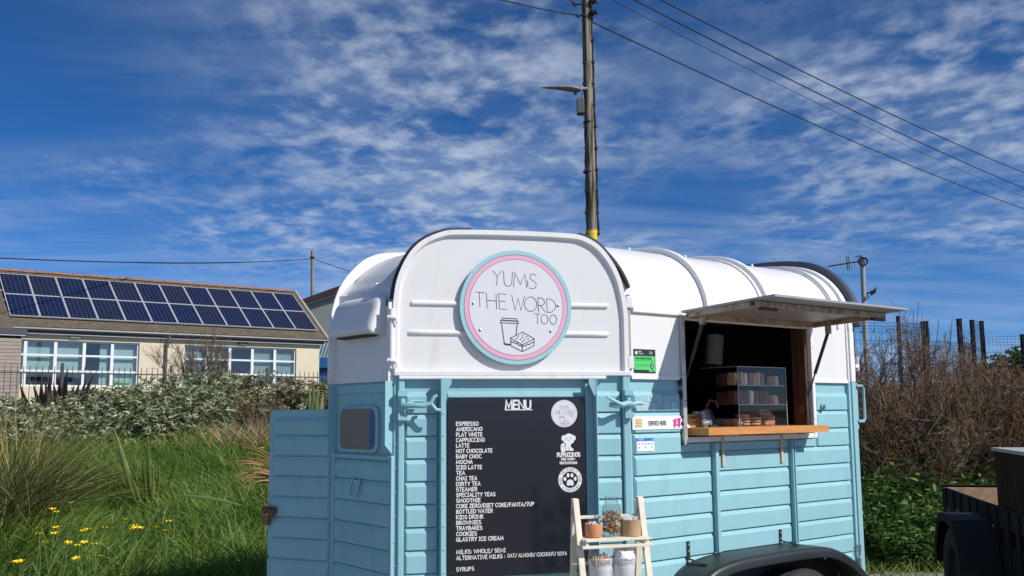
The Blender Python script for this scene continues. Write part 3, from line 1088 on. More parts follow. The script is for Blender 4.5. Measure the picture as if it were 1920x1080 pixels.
def prof_smooth(d, tab=PZ):
    # smooth table look-up
    ds = tab[:, 0]; zs = tab[:, 1]
    i = int(np.clip(np.searchsorted(ds, d) - 1, 0, len(ds) - 2))
    t = (d - ds[i]) / (ds[i + 1] - ds[i])
    m = np.gradient(zs, ds)
    h = ds[i + 1] - ds[i]
    return (2 * t ** 3 - 3 * t * t + 1) * zs[i] + (t ** 3 - 2 * t * t + t) * h * m[i] + (-2 * t ** 3 + 3 * t * t) * zs[i + 1] + (t ** 3 - t * t) * h * m[i + 1]


def build_roof():
    mid = TWID / 2
    out, spine = [], []
    for i in range(5):
        a, b = Vector(PLAN[i]), Vector(PLAN[i + 1])
        n = [14, 16, 10, 16, 14][i]
        for k in range(n):
            p = a.lerp(b, k / n)
            if i in (1, 3):                     # the roof sheet stops just inside the upright panels
                p = p + Vector((.4222, .9065 if i == 1 else -.9065)) * (.05 if 0 < k else .0)
            out.append(p)
            spine.append(Vector((max(min(p.x, TL), -.35) if i in (0, 4) else (p.x * .35 if i in (1, 3) else LU * .35), mid)))
    out.append(Vector(PLAN[5])); spine.append(Vector((TL, mid)))
    ts = np.concatenate([np.linspace(0, .03, 4)[:-1], np.linspace(.03, .3, 13)[:-1], np.linspace(.3, 1, 9)])
    vs, fs = [], []
    for p, q in zip(out, spine):
        for t in ts:
            r = p.lerp(q, float(t))
            zs_ = min(prof_smooth(min(max(r.y, 0), TWID - r.y, .735) if 0 <= r.y <= TWID else 0), prof_smooth(max(r.x - LU, 0), FZ))
            vs.append((r.x, r.y, zs_))
    k = len(ts)
    for i in range(len(out) - 1):
        for j in range(k - 1):
            fs.append((i * k + j, (i + 1) * k + j, (i + 1) * k + j + 1, i * k + j + 1))
    roof = MB().add(vs, fs).build('roof', WHITE, trailer, smooth=True)

    def arch_line(u, lift):
        pts = []
        vsamp = list(np.concatenate([np.linspace(0, .05, 5)[:-1], np.linspace(.05, .35, 12)[:-1], np.linspace(.35, mid, 6)]))
        vsamp = vsamp + [TWID - x for x in vsamp[::-1][1:]]
        for i, v in enumerate(vsamp):
            z = prof_smooth(min(v, TWID - v))
            e = 1e-3
            v0, v1 = max(v - e, 0), min(v + e, TWID)
            dz = (prof_smooth(min(v1, TWID - v1)) - prof_smooth(min(v0, TWID - v0))) / max(v1 - v0, 1e-9)
            nn = Vector((-dz, 1)).normalized()
            pts.append((v + nn.x * lift, z + nn.y * lift))
        return pts

    def arch_band(u0, u1, h0, h1, name, mt, parent, z_low=None):
        m = MB()
        A, B = arch_line(u0, h0), arch_line(u0, h1)
        if z_low:
            A = [(A[0][0], z_low)] + A + [(A[-1][0], z_low)]
            B = [(B[0][0], z_low)] + B + [(B[-1][0], z_low)]
        e = min(.006, (u1 - u0) / 4)
        m.loft([[(u0, *A[i]), (u1, *A[i]), (u1, *B[i]), (u1 - e, *[x + (x - y) * .08 for x, y in zip(B[i], A[i])]), (u0 + e, *[x + (x - y) * .08 for x, y in zip(B[i], A[i])]), (u0, *B[i])] for i in range(len(A))])
        return m.build(name, mt, parent, smooth=True)
    for u, g in ((.585, WHITE2), (1.10, WHITE2)):
        arch_band(u - .018, u + .018, -.004, .028, 'roof_rib', g, roof, 1.97)
    arch_band(1.045, 1.066, -.004, .010, 'roof_seam', WHITE2, roof, 1.97)
    arch_band(1.70, 1.845, -.004, .012, 'rear_flange', WHITE2, roof, 1.97)
    arch_band(1.705, 1.72, .0125, .022, 'rear_bead', WHITE, roof, 1.97)
    arch_band(1.80, 1.845, .0125, .030, 'rear_rim', WHITE2, roof, 1.97)
    arch_band(1.846, 1.90, -.02, .062, 'rear_rubber', mat('slate_rubber', (.045, .060, .085), .5, .15, 10), roof)
    # rivets along the crown
    m = MB()
    for u in (.45, .78, .9, 1.3, 1.5):
        m.lathe([(.008, 0), (.008, .018), (.004, .022), (0, .022)], 8, (u, .42, prof_smooth(.42) - .002))
    m.build('roof_bolts', WHITE, roof, smooth=True, kind='stuff')
    # open ends below the roof: rear wall, far side, far taper
    arc_ = [(v, z) for v, z in arch_line(0, -.003)]
    T_REAR = Matrix(((0, 0, 1, TL), (1, 0, 0, 0), (0, 1, 0, 0), (0, 0, 0, 1)))
    MB(T_REAR).prism([(0.005, 1.66)] + arc_[1:-1] + [(TWID - .005, 1.66)], -.03, -.002).build('rear_door', WHITE, trailer)
    MB(T_REAR).prism([(.005, .40), (.005, 1.659), (TWID - .005, 1.659), (TWID - .005, .40)], -.03, -.002).build('rear_ramp', BLUE, trailer)
    T_FAR = frame((TL, TWID, 0), (-1, 0, 0), (0, 1, 0))
    MB(T_FAR).box(.005, TL, .45, 1.659, -.03, 0).build('far_wall', BLUE, trailer)
    MB(T_FAR).box(.005, TL, 1.66, 1.992, -.03, 0).build('far_upper_wall', WHITE, trailer)
    T_FT = frame((0, TWID, 0), (MU, -MV_, 0), (-MV_, -MU, 0))
    MB(T_FT).box(.005, MW - .005, .45, 1.659, -.03, 0).build('far_taper_wall', BLUE, trailer)
    up_ = []
    for a_ in np.linspace(.005, MW - .005, 30):
        u, v = MU * a_ + .0222, TWID - MV_ * a_ - .0477
        up_.append((float(a_), min(prof_smooth(max(min(v, TWID - v), 0)), prof_smooth(max(u - LU, 0), FZ)) - .002))
    MB(T_FT).prism([(.005, 1.66), (MW - .005, 1.66)] + up_[::-1], -.05, 0).build('far_taper_upper', WHITE, trailer)
    m = MB()
    m.prism([(TL - .03, .04), (.0, .04), (LU + .04, LV + .01), (LU + .04, LV + FW - .01), (0, TWID - .04), (TL - .03, TWID - .04)], .40, .45)
    m.build('chassis_floor', BLACK_MET, trailer)
    # dark box added inside so the white roof does not brighten the hatch
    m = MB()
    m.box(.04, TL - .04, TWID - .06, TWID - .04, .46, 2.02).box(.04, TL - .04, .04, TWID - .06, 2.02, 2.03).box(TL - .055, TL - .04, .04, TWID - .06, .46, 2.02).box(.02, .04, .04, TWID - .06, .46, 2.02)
    m.build('shade_lining', INTERIOR, trailer)


def build_front():
    TF = T_FRONT
    lo = MB(TF).box(-FW, 0, .40, 1.643, -.03, 0)
    w = lo.build('front_wall', BLUE, trailer)
    MB(TF).box(-FW, 0, 1.6445, 1.99, -.028, .008).build('front_upper_wall', WHITE, trailer, bevel=.003)
    for z in ROWS[:9]:
        plank(TF, -FW + .004, -.004, z, z + .1 if z < 1.15 else 1.29, w, .014)
    plank(TF, -FW + .004, -.004, 1.595, 1.64, w, .010)
    # window panel with rounded opening
    def rr(x0, x1, y0, y1, r, n=5):
        pts = []
        for cx, cy, a in ((x1 - r, y0 + r, -90), (x1 - r, y1 - r, 0), (x0 + r, y1 - r, 90), (x0 + r, y0 + r, 180)):
            pts += arc(cx, cy, r, r, a, a + 90, n)
        return pts
    win = thing_part = MB(TF).prism(rr(-.475, -.115, 1.322, 1.536, .045), .0005, .012).build('window', BLUE, trailer, bevel=.002)
    MB(TF).prism(rr(-.462, -.128, 1.335, 1.523, .04), .0125, .0155).build('pane', TINT, win)
    MB(TF).prism(rr(-.185, -.131, 1.345, 1.515, .02), .0158, .0165).build('film_edge', BLUEFILM, win)
    m = MB(TF)
    o, i = rr(-.475, -.115, 1.322, 1.536, .045), rr(-.462, -.128, 1.335, 1.523, .04)
    n = len(o)
    m.add([(*p, .0121) for p in o] + [(*p, .019) for p in i] + [(*p, .0125) for p in i], [(k, (k + 1) % n, n + (k + 1) % n, n + k) for k in range(n)] + [(n + k, n + (k + 1) % n, 2 * n + (k + 1) % n, 2 * n + k) for k in range(n)])
    m.build('window_seal', BLUE, win, smooth=True, fixn=False)
    # bead under the window panel
    MB(TF).box(-FW + .004, -.004, 1.2915, 1.312, .001, .020).build('bead', BLUE, w, bevel=.006, seg=3)
    rivets(TF, [(-.29, 1.555), (-.27, 1.305, .02), (-.5, 1.45), (-.3, 1.0, .014)], .005, BLUE, w, .001)
    # tie ring
    m = MB(TF)
    m.tube([(-.262, 1.205, .018), (-.262, 1.155, .034), (-.275, 1.125, .036), (-.30, 1.118, .036), (-.32, 1.13, .036), (-.328, 1.16, .034), (-.325, 1.205, .018)], .006, 8)
    m.box(-.315, -.275, 1.15, 1.195, .014, .024)
    m.build('tie_ring', BLUE, w, smooth=True)
    # standing flanges at both corners, cut slantwise at the lower end
    for k, a in enumerate((-FW - .003, -.001)):
        th = .004
        m = MB(TF)
        pass
        if k:
            m.box(a, a + th, 1.645, 2.0, .0, .030)
            m.build('corner_flange', WHITE2, trailer)
        m = MB(TF)
        m.hexa([(a, 1.36, .001), (a + th, 1.36, .001), (a + th, 1.36, .045), (a, 1.36, .045), (a, 1.6445, .001), (a + th, 1.6445, .001), (a + th, 1.6445, .045), (a, 1.6445, .045)])
        m.hexa([(a, 1.315, .001), (a + th, 1.315, .001), (a + th, 1.318, .006), (a, 1.318, .006), (a, 1.36, .001), (a + th, 1.36, .001), (a + th, 1.36, .045), (a, 1.36, .045)])
        m.build('corner_flange', BLUE, trailer)
        rivets(Matrix(TF) @ Matrix(((0, 0, 1, 0), (0, 1, 0, 0), (1, 0, 0, 0), (0, 0, 0, 1))), [(.02, z, a + th) for z in (1.37, 1.45, 1.53, 1.61)], .004, BLUE, trailer)
        MB(TF).box(a - .002, a + .014, .40, 1.314, .001, .018).build('corner_strip', BLUE, trailer, bevel=.003)
    rivets(TF, [(-.022, z, .001) for z in np.arange(.5, 1.3, .11)], .006, BLUE, trailer, .001)
    # rim that follows the roof at the far corner
    m = MB()
    vv = LV + FW
    outer = smooth_line([(-.046, 1.645), (-.047, 1.74), (-.046, 1.83), (-.036, 1.986), (-.005, 2.095), (.044, 2.179), (.134, 2.268), (.212, 2.308), (.29, 2.326), (.40, 2.338)], 3)
    inner = smooth_line([(.02, 1.645), (.02, 1.74), (.02, 1.83), (.024, 1.96), (.036, 2.035), (.08, 2.11), (.155, 2.195), (.225, 2.245), (.30, 2.275), (.41, 2.30)], 3)
    m.loft([[(LU + p[0], vv, p[1]), (LU + p[0], vv + .012, p[1]), (LU + q[0], vv + .012, q[1]), (LU + q[0], vv, q[1])] for p, q in zip(inner, outer)])
    m.build('front_rim', WHITE2, trailer, smooth=True)
    # vent cowl
    m = MB(TF)
    a0, a1 = -.478, -.062
    cp = smooth_line([(.0085, 1.861), (.06, 1.862), (.082, 1.864), (.092, 1.870), (.095, 1.880), (.090, 1.905), (.068, 1.965), (.055, 2.005), (.043, 2.024), (.030, 2.036), (.0085, 2.046)], 2)
    sec = []
    for a_, k_ in ((a0, .74), (a0 + .004, .84), (a0 + .012, .92), (a0 + .026, .98), (a0 + .045, 1), (a1 - .045, 1), (a1 - .026, .98), (a1 - .012, .92), (a1 - .004, .84), (a1, .74)):
        sec.append([(a_, 1.862 + (z - 1.862) * (.5 + .5 * k_), .0085 + (c - .0085) * k_) for c, z in cp])
    m.loft(sec)
    cw = m.build('vent_cowl', WHITE, trailer, smooth=True)
    MB(TF).hexa([(a0 + .05, 1.853, .02), (a1 - .05, 1.853, .02), (a1 - .06, 1.855, .068), (a0 + .06, 1.855, .068),
                 (a0 + .05, 1.8605, .02), (a1 - .05, 1.8605, .02), (a1 - .06, 1.868, .068), (a0 + .06, 1.868, .068)]).build('vent_mouth', mat('vent_dark', (.05, .055, .05), .8), cw)
    MB(TF).tube([(-.21, 2.11, -.05), (-.21, 2.11, -.022)], .005, 8).build('vent_bolt', WHITE, trailer, smooth=True)


def build_groom_door():
    d = Vector((-.452, .892, 0)).normalized()
    T = frame((LU - .02, LV + FW + .02, 0), (-d.x, -d.y, 0), (-d.y, d.x, 0) if (-d.y * -1 + 0) < 0 else (-d.y, d.x, 0))
    # out of the plane towards the camera
    right = Vector((-d.x, -d.y, 0)); out = right.cross(Vector((0, 0, 1)))
    T = frame((LU - .012, LV + FW + .03, 0), right, out)
    door = MB(T).prism([(-.385, .62), (-.378, .63), (-.378, 1.512), (-.366, 1.524), (0.02, 1.524), (.02, .42), (-.385, .42)], -.03, 0).build('groom_door', BLUE, trailer, bevel=.006, seg=3)
    for z in ROWS[1:]:
        if z > 1.45:
            break
        plank(T, -.35, .0, z - .0, z + .096 if z < 1.35 else z + .085, door, .012)
    m = MB(T)
    m.box(-.395, -.31, 1.012, 1.045, .013, .024).box(-.345, -.315, .995, 1.03, .024, .035)
    m.tube([(-.385, 1.02, .026), (-.36, 1.035, .03), (-.335, 1.02, .03)], .008, 8)
    m.build('hasp', RUST, door, bevel=.002)
    m = MB(T)
    m.tube([(-.375, 1.0, .03), (-.375, 1.02, .03), (-.362, 1.03, .03), (-.35, 1.02, .03), (-.35, 1.0, .03)], .004, 6)
    m.box(-.382, -.343, .955, 1.0, .02, .038)
    m.build('padlock', mat('brass_padlock', (.22, .13, .06), .5, .3, 20, metal=.5), door, bevel=.003)
    chip(T, [(-.37, .80, .012), (-.365, .79, .008), (-.35, .78, .004)], mat('dark_hole', (.03, .04, .045), .8), door, .0006, 'rust_hole')


def build_awning():
    m = MB(T_SIDE)
    zt = lambda c: 1.985 + .028 * c / .6
    p = [(.352, zt(.01), .0305), (1.472, zt(.01), .0305), (1.472, zt(.6), .60), (.352, zt(.6), .60)]
    m.hexa([(a, z, c) for a, z, c in p] + [(a, z + .012, c) for a, z, c in p])
    aw = m.build('awning', GREYPAN, trailer, bevel=.002)
    t = .0135

    def bar(p0, p1, name='frame_bar', mt=RUSTY, r=t):
        p0, p1 = Vector(p0), Vector(p1)
        d = (p1 - p0).normalized()
        s_ = d.cross(Vector((0, 1, 0))).normalized(); q = s_.cross(d)
        c = [(-1, -1), (1, -1), (1, 1), (-1, 1)]
        v = [p0 + s_ * (x * r) + q * (y * r) for x, y in c] + [p1 + s_ * (x * r) + q * (y * r) for x, y in c]
        return MB(T_SIDE).hexa(v).build(name, mt, aw, bevel=.002)
    zb = lambda c: zt(c) - t - .001
    bar((.385, zb(.05), .05), (1.44, zb(.05), .05))
    bar((.352, zb(.45), .475), (1.44, zb(.45), .475))
    bar((.372, zb(.08), .065), (.372, zb(.44), .46))
    bar((1.43, zb(.08), .065), (1.43, zb(.44), .46))
    MB(T_SIDE).box(.375, .385, zb(.05) - .008, zb(.05) + .008, .042, .058).build('tube_end', BLACK_RUB, aw)
    MB(T_SIDE).box(.342, .3515, zb(.45) - .009, zb(.45) + .009, .466, .484).build('tube_end', BLACK_RUB, aw)
    MB(T_SIDE).box(.40, .53, zb(.45) - .026, zb(.45) - t - .001, .465, .485).build('catch', BLACK_MET, aw, bevel=.003)
    MB(T_SIDE).box(1.33, 1.44, zb(.45) - .028, zb(.45) - t - .001, .462, .488).build('catch', BLACK_MET, aw, bevel=.003)
    for a, top, bot in ((1.415, (1.93, .150), (1.515, -.028)), (.402, (1.935, .125), (1.60, -.02))):
        P0, P1 = Vector((a, top[0], top[1])), Vector((a, bot[0], bot[1]))
        Pm = P0.lerp(P1, .55)
        m = MB(T_SIDE)
        m.tube([P0, Pm], .0095, 10).tube([Pm, P1], .0045, 8)
        s_ = m.build('gas_strut', mat('strut_black', (.02, .022, .028), .35), aw, smooth=True)
        MB(T_SIDE).box(a - .012, a + .012, top[0] - .012, zb(.14) - t, top[1] - .014, top[1] + .014).build('strut_bracket', RUSTY, s_, bevel=.003)
        MB(T_SIDE).box(a - .016, a - .002, bot[0] - .03, bot[0] + .012, bot[1] - .03, bot[1] + .01).build('strut_bracket', RUST, s_, bevel=.003)


def build_counter():
    m = MB(T_SIDE).box(.398, 1.384, 1.381, 1.4165, -.36, .145)
    c = m.build('counter', COUNTER, trailer, bevel=.0015)
    for a in (.645, 1.128):
        m = MB(T_SIDE)
        m.box(a - .010, a + .010, 1.22, 1.380, .0165, .026).box(a - .010, a + .010, 1.372, 1.3805, .026, .12)
        m.build('counter_bracket', mat('cream_bracket', (.55, .45, .34), .6, .15, 20, grime=(.30, .16, .08), gamt=.7, gscale=(8, 8, 8)), c, bevel=.0015)


def build_running_gear():
    # tandem mudguard: top sheet with rolled outer lip
    pr = [(.06, .42), (.10, .56), (.17, .66), (.27, .745), (.40, .782), (.60, .797), (1.02, .797), (1.22, .783), (1.37, .735), (1.50, .66), (1.60, .56), (1.66, .42)]
    pr = [(a + .03, z) for a, z in smooth_line(pr, 4)]
    m = MB(T_SIDE)
    cx = .95
    ins = []
    for i, (a, z) in enumerate(pr):
        t = Vector(pr[min(i + 1, len(pr) - 1)]) - Vector(pr[max(i - 1, 0)])
        nn = Vector((-t.y, t.x)).normalized()
        ins.append(nn)
    sect = [(0, .018), (0, .19), (-.003, .203), (-.010, .213), (-.022, .218), (-.050, .220), (-.054, .216), (-.050, .212), (-.022, .210), (-.010, .200), (-.008, .018)]
    k = len(sect)
    vs = []
    for (a, z), nn in zip(pr, ins):
        for h, c in sect:
            vs.append((a + nn.x * h, z + nn.y * h, c))
    fs = [(i * k + j, i * k + (j + 1) % k, (i + 1) * k + (j + 1) % k, (i + 1) * k + j) for i in range(len(pr) - 1) for j in range(k)]
    m.add(vs, fs)
    fe = m.build('mudguard', FENDER, trailer, smooth=True)
    MB(T_SIDE).prism([(a + nn.x * -.012, z + nn.y * -.012) for (a, z), nn in zip(pr, ins)], .0168, .022).build('wheel_well_shade', BLACK_RUB, fe)  # black sheet added over the blue wall to darken the space under the mudguard
    for a in (.367, 1.089):
        z1 = float(np.interp(a, [p[0] for p in pr], [p[1] for p in pr]))
        m = MB(T_SIDE)
        m.box(a - .010, a + .010, z1 + .015, .872, .0165, .022)
        m.hexa([(a - .010, z1 + .016, .0165), (a + .010, z1 + .016, .0165), (a + .010, z1 + .020, .022), (a - .010, z1 + .020, .022)] +
               [(a - .010 + .0, z1 + .003, .13), (a + .010, z1 + .003, .13), (a + .010, z1 + .008, .13), (a - .010, z1 + .008, .13)])
        b = m.build('mudguard_bracket', BLACK_MET, fe, bevel=.0015)
        rivets(T_SIDE, [(a, .855, .022), (a, .825, .022)], .006, GALV, b)
    for u in (.43, 1.06):
        T = T_SIDE @ Matrix.Translation((u, .345, .045)) @ Matrix.Diagonal((1.115, 1.115, 1, 1))
        ty = MB(T).lathe([(.17, .02), (.20, .004), (.26, .0), (.292, .012), (.303, .03), (.308, .04), (.308, .055), (.302, .058), (.302, .064), (.308, .067), (.308, .093), (.302, .096), (.302, .102), (.308, .105), (.308, .12), (.303, .13), (.292, .148), (.26, .160), (.20, .156), (.17, .14)], 40, close=False)
        w = MB(T).lathe([(.06, .05), (.06, .12), (.15, .105), (.172, .14), (.172, .02), (.06, .02)], 24).build('wheel', GALV, trailer, smooth=True)
        ty.build('tyre', TYRE, w, smooth=True)
    m = MB()
    m.tube([(.43, .05, .345), (.43, TWID - .05, .345)], .03, 8).tube([(1.06, .05, .345), (1.06, TWID - .05, .345)], .03, 8)
    m.build('axle', BLACK_MET, trailer)
    m = MB()
    for vv in (.35, TWID - .35):
        m.box(-.9, 1.75, vv - .03, vv + .03, .30, .3995)
    m.tube([(-1.0, TWID / 2, .35), (-1.9, TWID / 2, .40)], .035, 8).lathe([(.05, 0), (.05, .03), (.02, .04), (.02, .38)], 10, (-1.85, TWID / 2, .0))
    m.build('drawbar', BLACK_MET, trailer)


def build_stickers():
    # hygiene rating
    st = MB(T_SIDE).box(.030, .178, 1.683, 1.797, .0125, .0145).build('rating_sticker', PRINT_K, trailer, label='black and green rating sticker with a circled five')
    MB(T_SIDE).poly([(.033, 1.698), (.132, 1.698), (.132, 1.689), (.175, 1.689), (.175, 1.764), (.033, 1.764)], .0151).build('green_field', GREEN_ST, st)
    m = MB(T_SIDE)
    text(m, 'FOOD HYGIENE RATING', .037, 1.748, .0095, .0014, .0158, .16, .82)
    m.ribbon([(.035, 1.742), (.173, 1.742)], .0012, .0158)
    for i in range(5):
        m.ring(.047 + i * .0185, 1.719, .0062, .0072, .0158, 16)
    m.disc(.152, 1.717, .0125, .0156, 20, .015)
    m.add([(.149, 1.739, .0158), (.155, 1.739, .0158), (.152, 1.735, .0158)], [(0, 1, 2)])
    text(m, 'VERY GOOD', .146, 1.692, .004, .0008, .0158, .2, .8)
    for i, ch in enumerate('0'):
        pass
    m.build('lettering', PRINT_K, st)
    m = MB(T_SIDE)
    text(m, '5', .1485, 1.709, .016, .0028, .0162, .2, .8)
    m.disc(.046, 1.779, .008, .0151, 12)
    text(m, 'FOOD', .058, 1.782, .006, .0012, .0151)
    text(m, 'STANDARDS', .058, 1.773, .0045, .0008, .0151)
    text(m, 'DEPARTMENT', .135, 1.782, .004, .0007, .0151, .2, .7)
    text(m, 'OF HEALTH', .137, 1.774, .004, .0007, .0151, .2, .7)
    m.build('lettering', PRINT_W, st)
    m = MB(T_SIDE)
    for i, ch in enumerate('0'):
        pass
    # faded decal: FOLLOW US and two square icons
    dc = MB(T_SIDE)
    text(dc, 'FOLLOW US', .095, 1.5495, .030, .0045, .0172, .14, .52)
    text(dc, 'YUMSTHEWORD', .030, 1.507, .030, .0048, .0172, .12, .52)
    d = dc.build('faded_lettering', PALE_DECAL, trailer, label='faded pale lettering asking to follow, on the blue side')
    m = MB(T_SIDE)
    x, y, s = .235, 1.506, .034
    m.ribbon([(x, y), (x + s, y), (x + s, y + s), (x, y + s), (x, y)], .004, .0175)
    m.ring(x + s / 2, y + s / 2, .006, .010, .0172, 20)
    m.disc(x + s * .8, y + s * .8, .002, .0172, 8)
    m.build('camera_icon', PALE_DECAL, d)
    m = MB(T_SIDE)
    x = .283
    m.poly([(x, y), (x + s, y), (x + s, y + s), (x, y + s)], .0172)
    i1 = m.build('letter_icon', PALE_DECAL, d)
    m = MB(T_SIDE)
    m.ribbon([(x + .022, y + .001), (x + .022, y + .023), (x + .026, y + .029), (x + .031, y + .029)], .0055, .0179)
    m.ribbon([(x + .014, y + .016), (x + .030, y + .016)], .0045, .0181)
    m.build('icon_letter', BLUE, d)
    # white strip
    st = MB(T_SIDE).box(.006, .350, 1.413, 1.477, .0165, .0195).build('served_here_strip', PRINT_W, trailer, bevel=.001, label='white strip reading 38 served here with gold and pink print')
    m = MB(T_SIDE)
    text(m, '38', .022, 1.428, .034, .0085, .0200, .10, 1.)
    m.build('gold_number', GOLD, st)
    m = MB(T_SIDE)
    for yy in (1.4375, 1.445, 1.4525):
        m.ribbon([(.018, yy), (.066, yy)], .0016, .0215)
    m.build('number_stripes', PRINT_W, st)
    m = MB(T_SIDE)
    text(m, 'SERVED HERE', .112, 1.434, .0185, .0034, .0200, .20, .80)
    m.build('lettering', PRINT_K, st)
    m = MB(T_SIDE)
    m.poly([(.282, 1.456), (.300, 1.463), (.318, 1.461), (.322, 1.467), (.336, 1.466), (.340, 1.458), (.334, 1.450), (.336, 1.436), (.330, 1.420), (.322, 1.420), (.320, 1.428), (.300, 1.430), (.298, 1.420), (.288, 1.420), (.286, 1.436), (.290, 1.446), (.284, 1.450)], .0200)
    m.build('pink_emblem', MAGENTA, st)
    m = MB(T_SIDE)
    text(m, '38', .303, 1.437, .011, .0022, .0205, .15, .9)
    m.ribbon([(.297, 1.452), (.318, 1.455)], .002, .0205)
    m.build('emblem_print', PRINT_W, st)
    # small notice
    st = MB(T_SIDE).box(.032, .150, 1.312, 1.374, .0166, .0186).build('payment_notice', PRINT_W, trailer, label='small white notice with a blue heading below the white strip')
    MB(T_SIDE).poly([(.032, 1.360), (.150, 1.360), (.150, 1.374), (.032, 1.374)], .0190).build('blue_heading', BLUE_ST, st)
    m = MB(T_SIDE)
    for r_ in range(2):
        for i in range(5):
            if r_ and i in (1, 3):
                continue
            x, y = .048 + i * .021, 1.347 - r_ * .017
            m.box(x - .005, x + .005, y - .004, y + .004, .0189, .0192)
    m.build('card_symbols', mat('print_grey', (.35, .38, .45), .5, .4, 60), st)
    m = MB(T_SIDE)
    text(m, 'WE ACCEPT', .042, 1.364, .006, .0011, .0195, .2, .8)
    m.disc(.140, 1.367, .0035, .0195, 10)
    m.build('lettering', PRINT_W, st)


build_side()
build_ramp()
build_hood()
build_roof()
build_front()
build_groom_door()
build_awning()
build_counter()
build_running_gear()
build_stickers()

# ------------------------------------------------------------------ round sign and menu board on the ramp face
ROT_M = pi / 2 - MENU_A


def on_menu(a, out, z):
    """world point on the ramp face: a to the right of the corner (negative), out of the face, height"""
    return TW @ (T_MENU @ Vector((a, z, out)))


def drawing_cup(mb, f, w, z):
    """takeaway cup and a filled slice in outline; f maps drawing pixels to the plane"""
    R = lambda pts, ww=w, k=0: mb.ribbon([f(*p) for p in pts], ww, z + k * .00015)
    R([(397, 600), (490, 603), (497, 617), (392, 613), (397, 600)], w, 1)
    R([(386, 615), (500, 620), (503, 634), (384, 630), (386, 615)], w, 2)
    R([(391, 632), (410, 770), (440, 774), (452, 770)], w, 3)
    R([(494, 636), (486, 705)], w, 4)
    R([(405, 762), (440, 768), (450, 766)], w, 5)
    R([(450, 728), (530, 688), (606, 731), (526, 770), (450, 728)], w, 1)
    R([(450, 728), (452, 778), (527, 814), (604, 776), (606, 731)], w, 2)
    R([(526, 770), (527, 814)], w, 3)
    R([(451, 748), (462, 756), (470, 750), (482, 764), (494, 758), (504, 774), (516, 772), (527, 786), (540, 772), (550, 778), (562, 764), (574, 770), (586, 756), (605, 752)], w, 4)
    for x, y in ((500, 715), (532, 706), (530, 722), (556, 718), (490, 730), (516, 733), (540, 738), (566, 732), (528, 748)):
        mb.disc(*f(x, y), w * .9, z + .0008, 8)


def build_sign():
    s = thing('round_sign', 'round white shop sign with teal and pink rings on the white upper door', 'sign', on_menu(-.546, -.006, 1.72), ROT_M)
    T = TV @ Matrix.Translation((0, .265, .030))
    k = .000720
    tl = -.030
    f = lambda x, y: ((x - 490) * k, -(y - 528) * k)
    MB(TV @ Matrix.Translation((0, .265, 0))).lathe([(.10, -.001), (.10, .0195)], 24).build('backing', mat('sign_back', (.2, .2, .2), .7), s)
    MB(TV @ Matrix.Translation((0, .265, 0))).lathe([(0, .020), (.264, .020), (.267, .022), (.267, .0285), (.266, .0300), (0, .0300)], 96).build('disc', TEAL, s)
    MB(T).ring(0, 0, .0, .2460, .0003, 96).build('pink_ring', PINK, s)
    MB(T).disc(0, 0, .2240, .0006, 96).build('face', SIGN_W, s)
    m = MB(T)
    m.ring(0, 0, .2453, .2468, .0008, 96).ring(0, 0, .2233, .2247, .0009, 96)
    m.build('ring_lines', PRINT_K, s)
    LW = .0026

    def word(chars, name):
        m = MB(T)
        for i, pts in enumerate(chars):
            m.ribbon([f(*p) for p in pts], LW, .0011 + (i % 5) * .00012)
        return m.build(name, PRINT_K, s)
    word([[(335, 292), (364, 330)], [(399, 293), (364, 330), (361, 390)],
          [(407, 297), (410, 360)] + [(410 + 26 - 26 * cos(t), 360 + 34 * sin(t)) for t in np.linspace(0, pi, 10)][1:] + [(466, 300)],
          [(473, 396), (481, 302), (518, 380), (549, 310), (561, 400)], [(567, 354), (568, 389)],
          [(622, 318), (606, 308), (588, 314), (582, 334), (592, 349), (612, 358), (624, 374), (620, 398), (600, 408), (576, 400)]], 'lettering')
    word([[(221, 434), (283, 440)], [(246, 437), (251, 532)], [(293, 440), (298, 538)], [(356, 444), (360, 543)], [(296, 488), (358, 490)],
          [(424, 446), (373, 443), (378, 541), (424, 543)], [(376, 490), (416, 492)],
          [(459, 449), (482, 548), (502, 470), (520, 548), (545, 454)],
          [(585 + 41 * cos(t), 507 + 47 * sin(t)) for t in np.linspace(0, 2 * pi, 26)],
          [(637, 556), (634, 464), (660, 466), (676, 480), (678, 500), (664, 514), (636, 514)], [(652, 514), (682, 558)],
          [(692, 470), (696, 560), (726, 556), (748, 536), (752, 510), (742, 486), (720, 472), (692, 470)]], 'lettering')
    word([[(608, 569), (650, 570)], [(629, 570), (629, 634)], [(676 + 23 * cos(t), 604 + 31 * sin(t)) for t in np.linspace(0, 2 * pi, 22)],
          [(735 + 23 * cos(t), 605 + 31 * sin(t)) for t in np.linspace(0, 2 * pi, 22)]], 'lettering')
    m = MB(T)
    drawing_cup(m, f, .0034, .0011)
    m.build('cup_drawing', PRINT_K, s)
    for x, y in ((208, 507), (770, 512), (252, 677), (718, 680)):
        MB(T).lathe([(.006, .0006), (.006, .004), (.003, .006), (0, .006)], 10, (*f(x, y), 0)).build('bolt', CHROME, s, smooth=True)


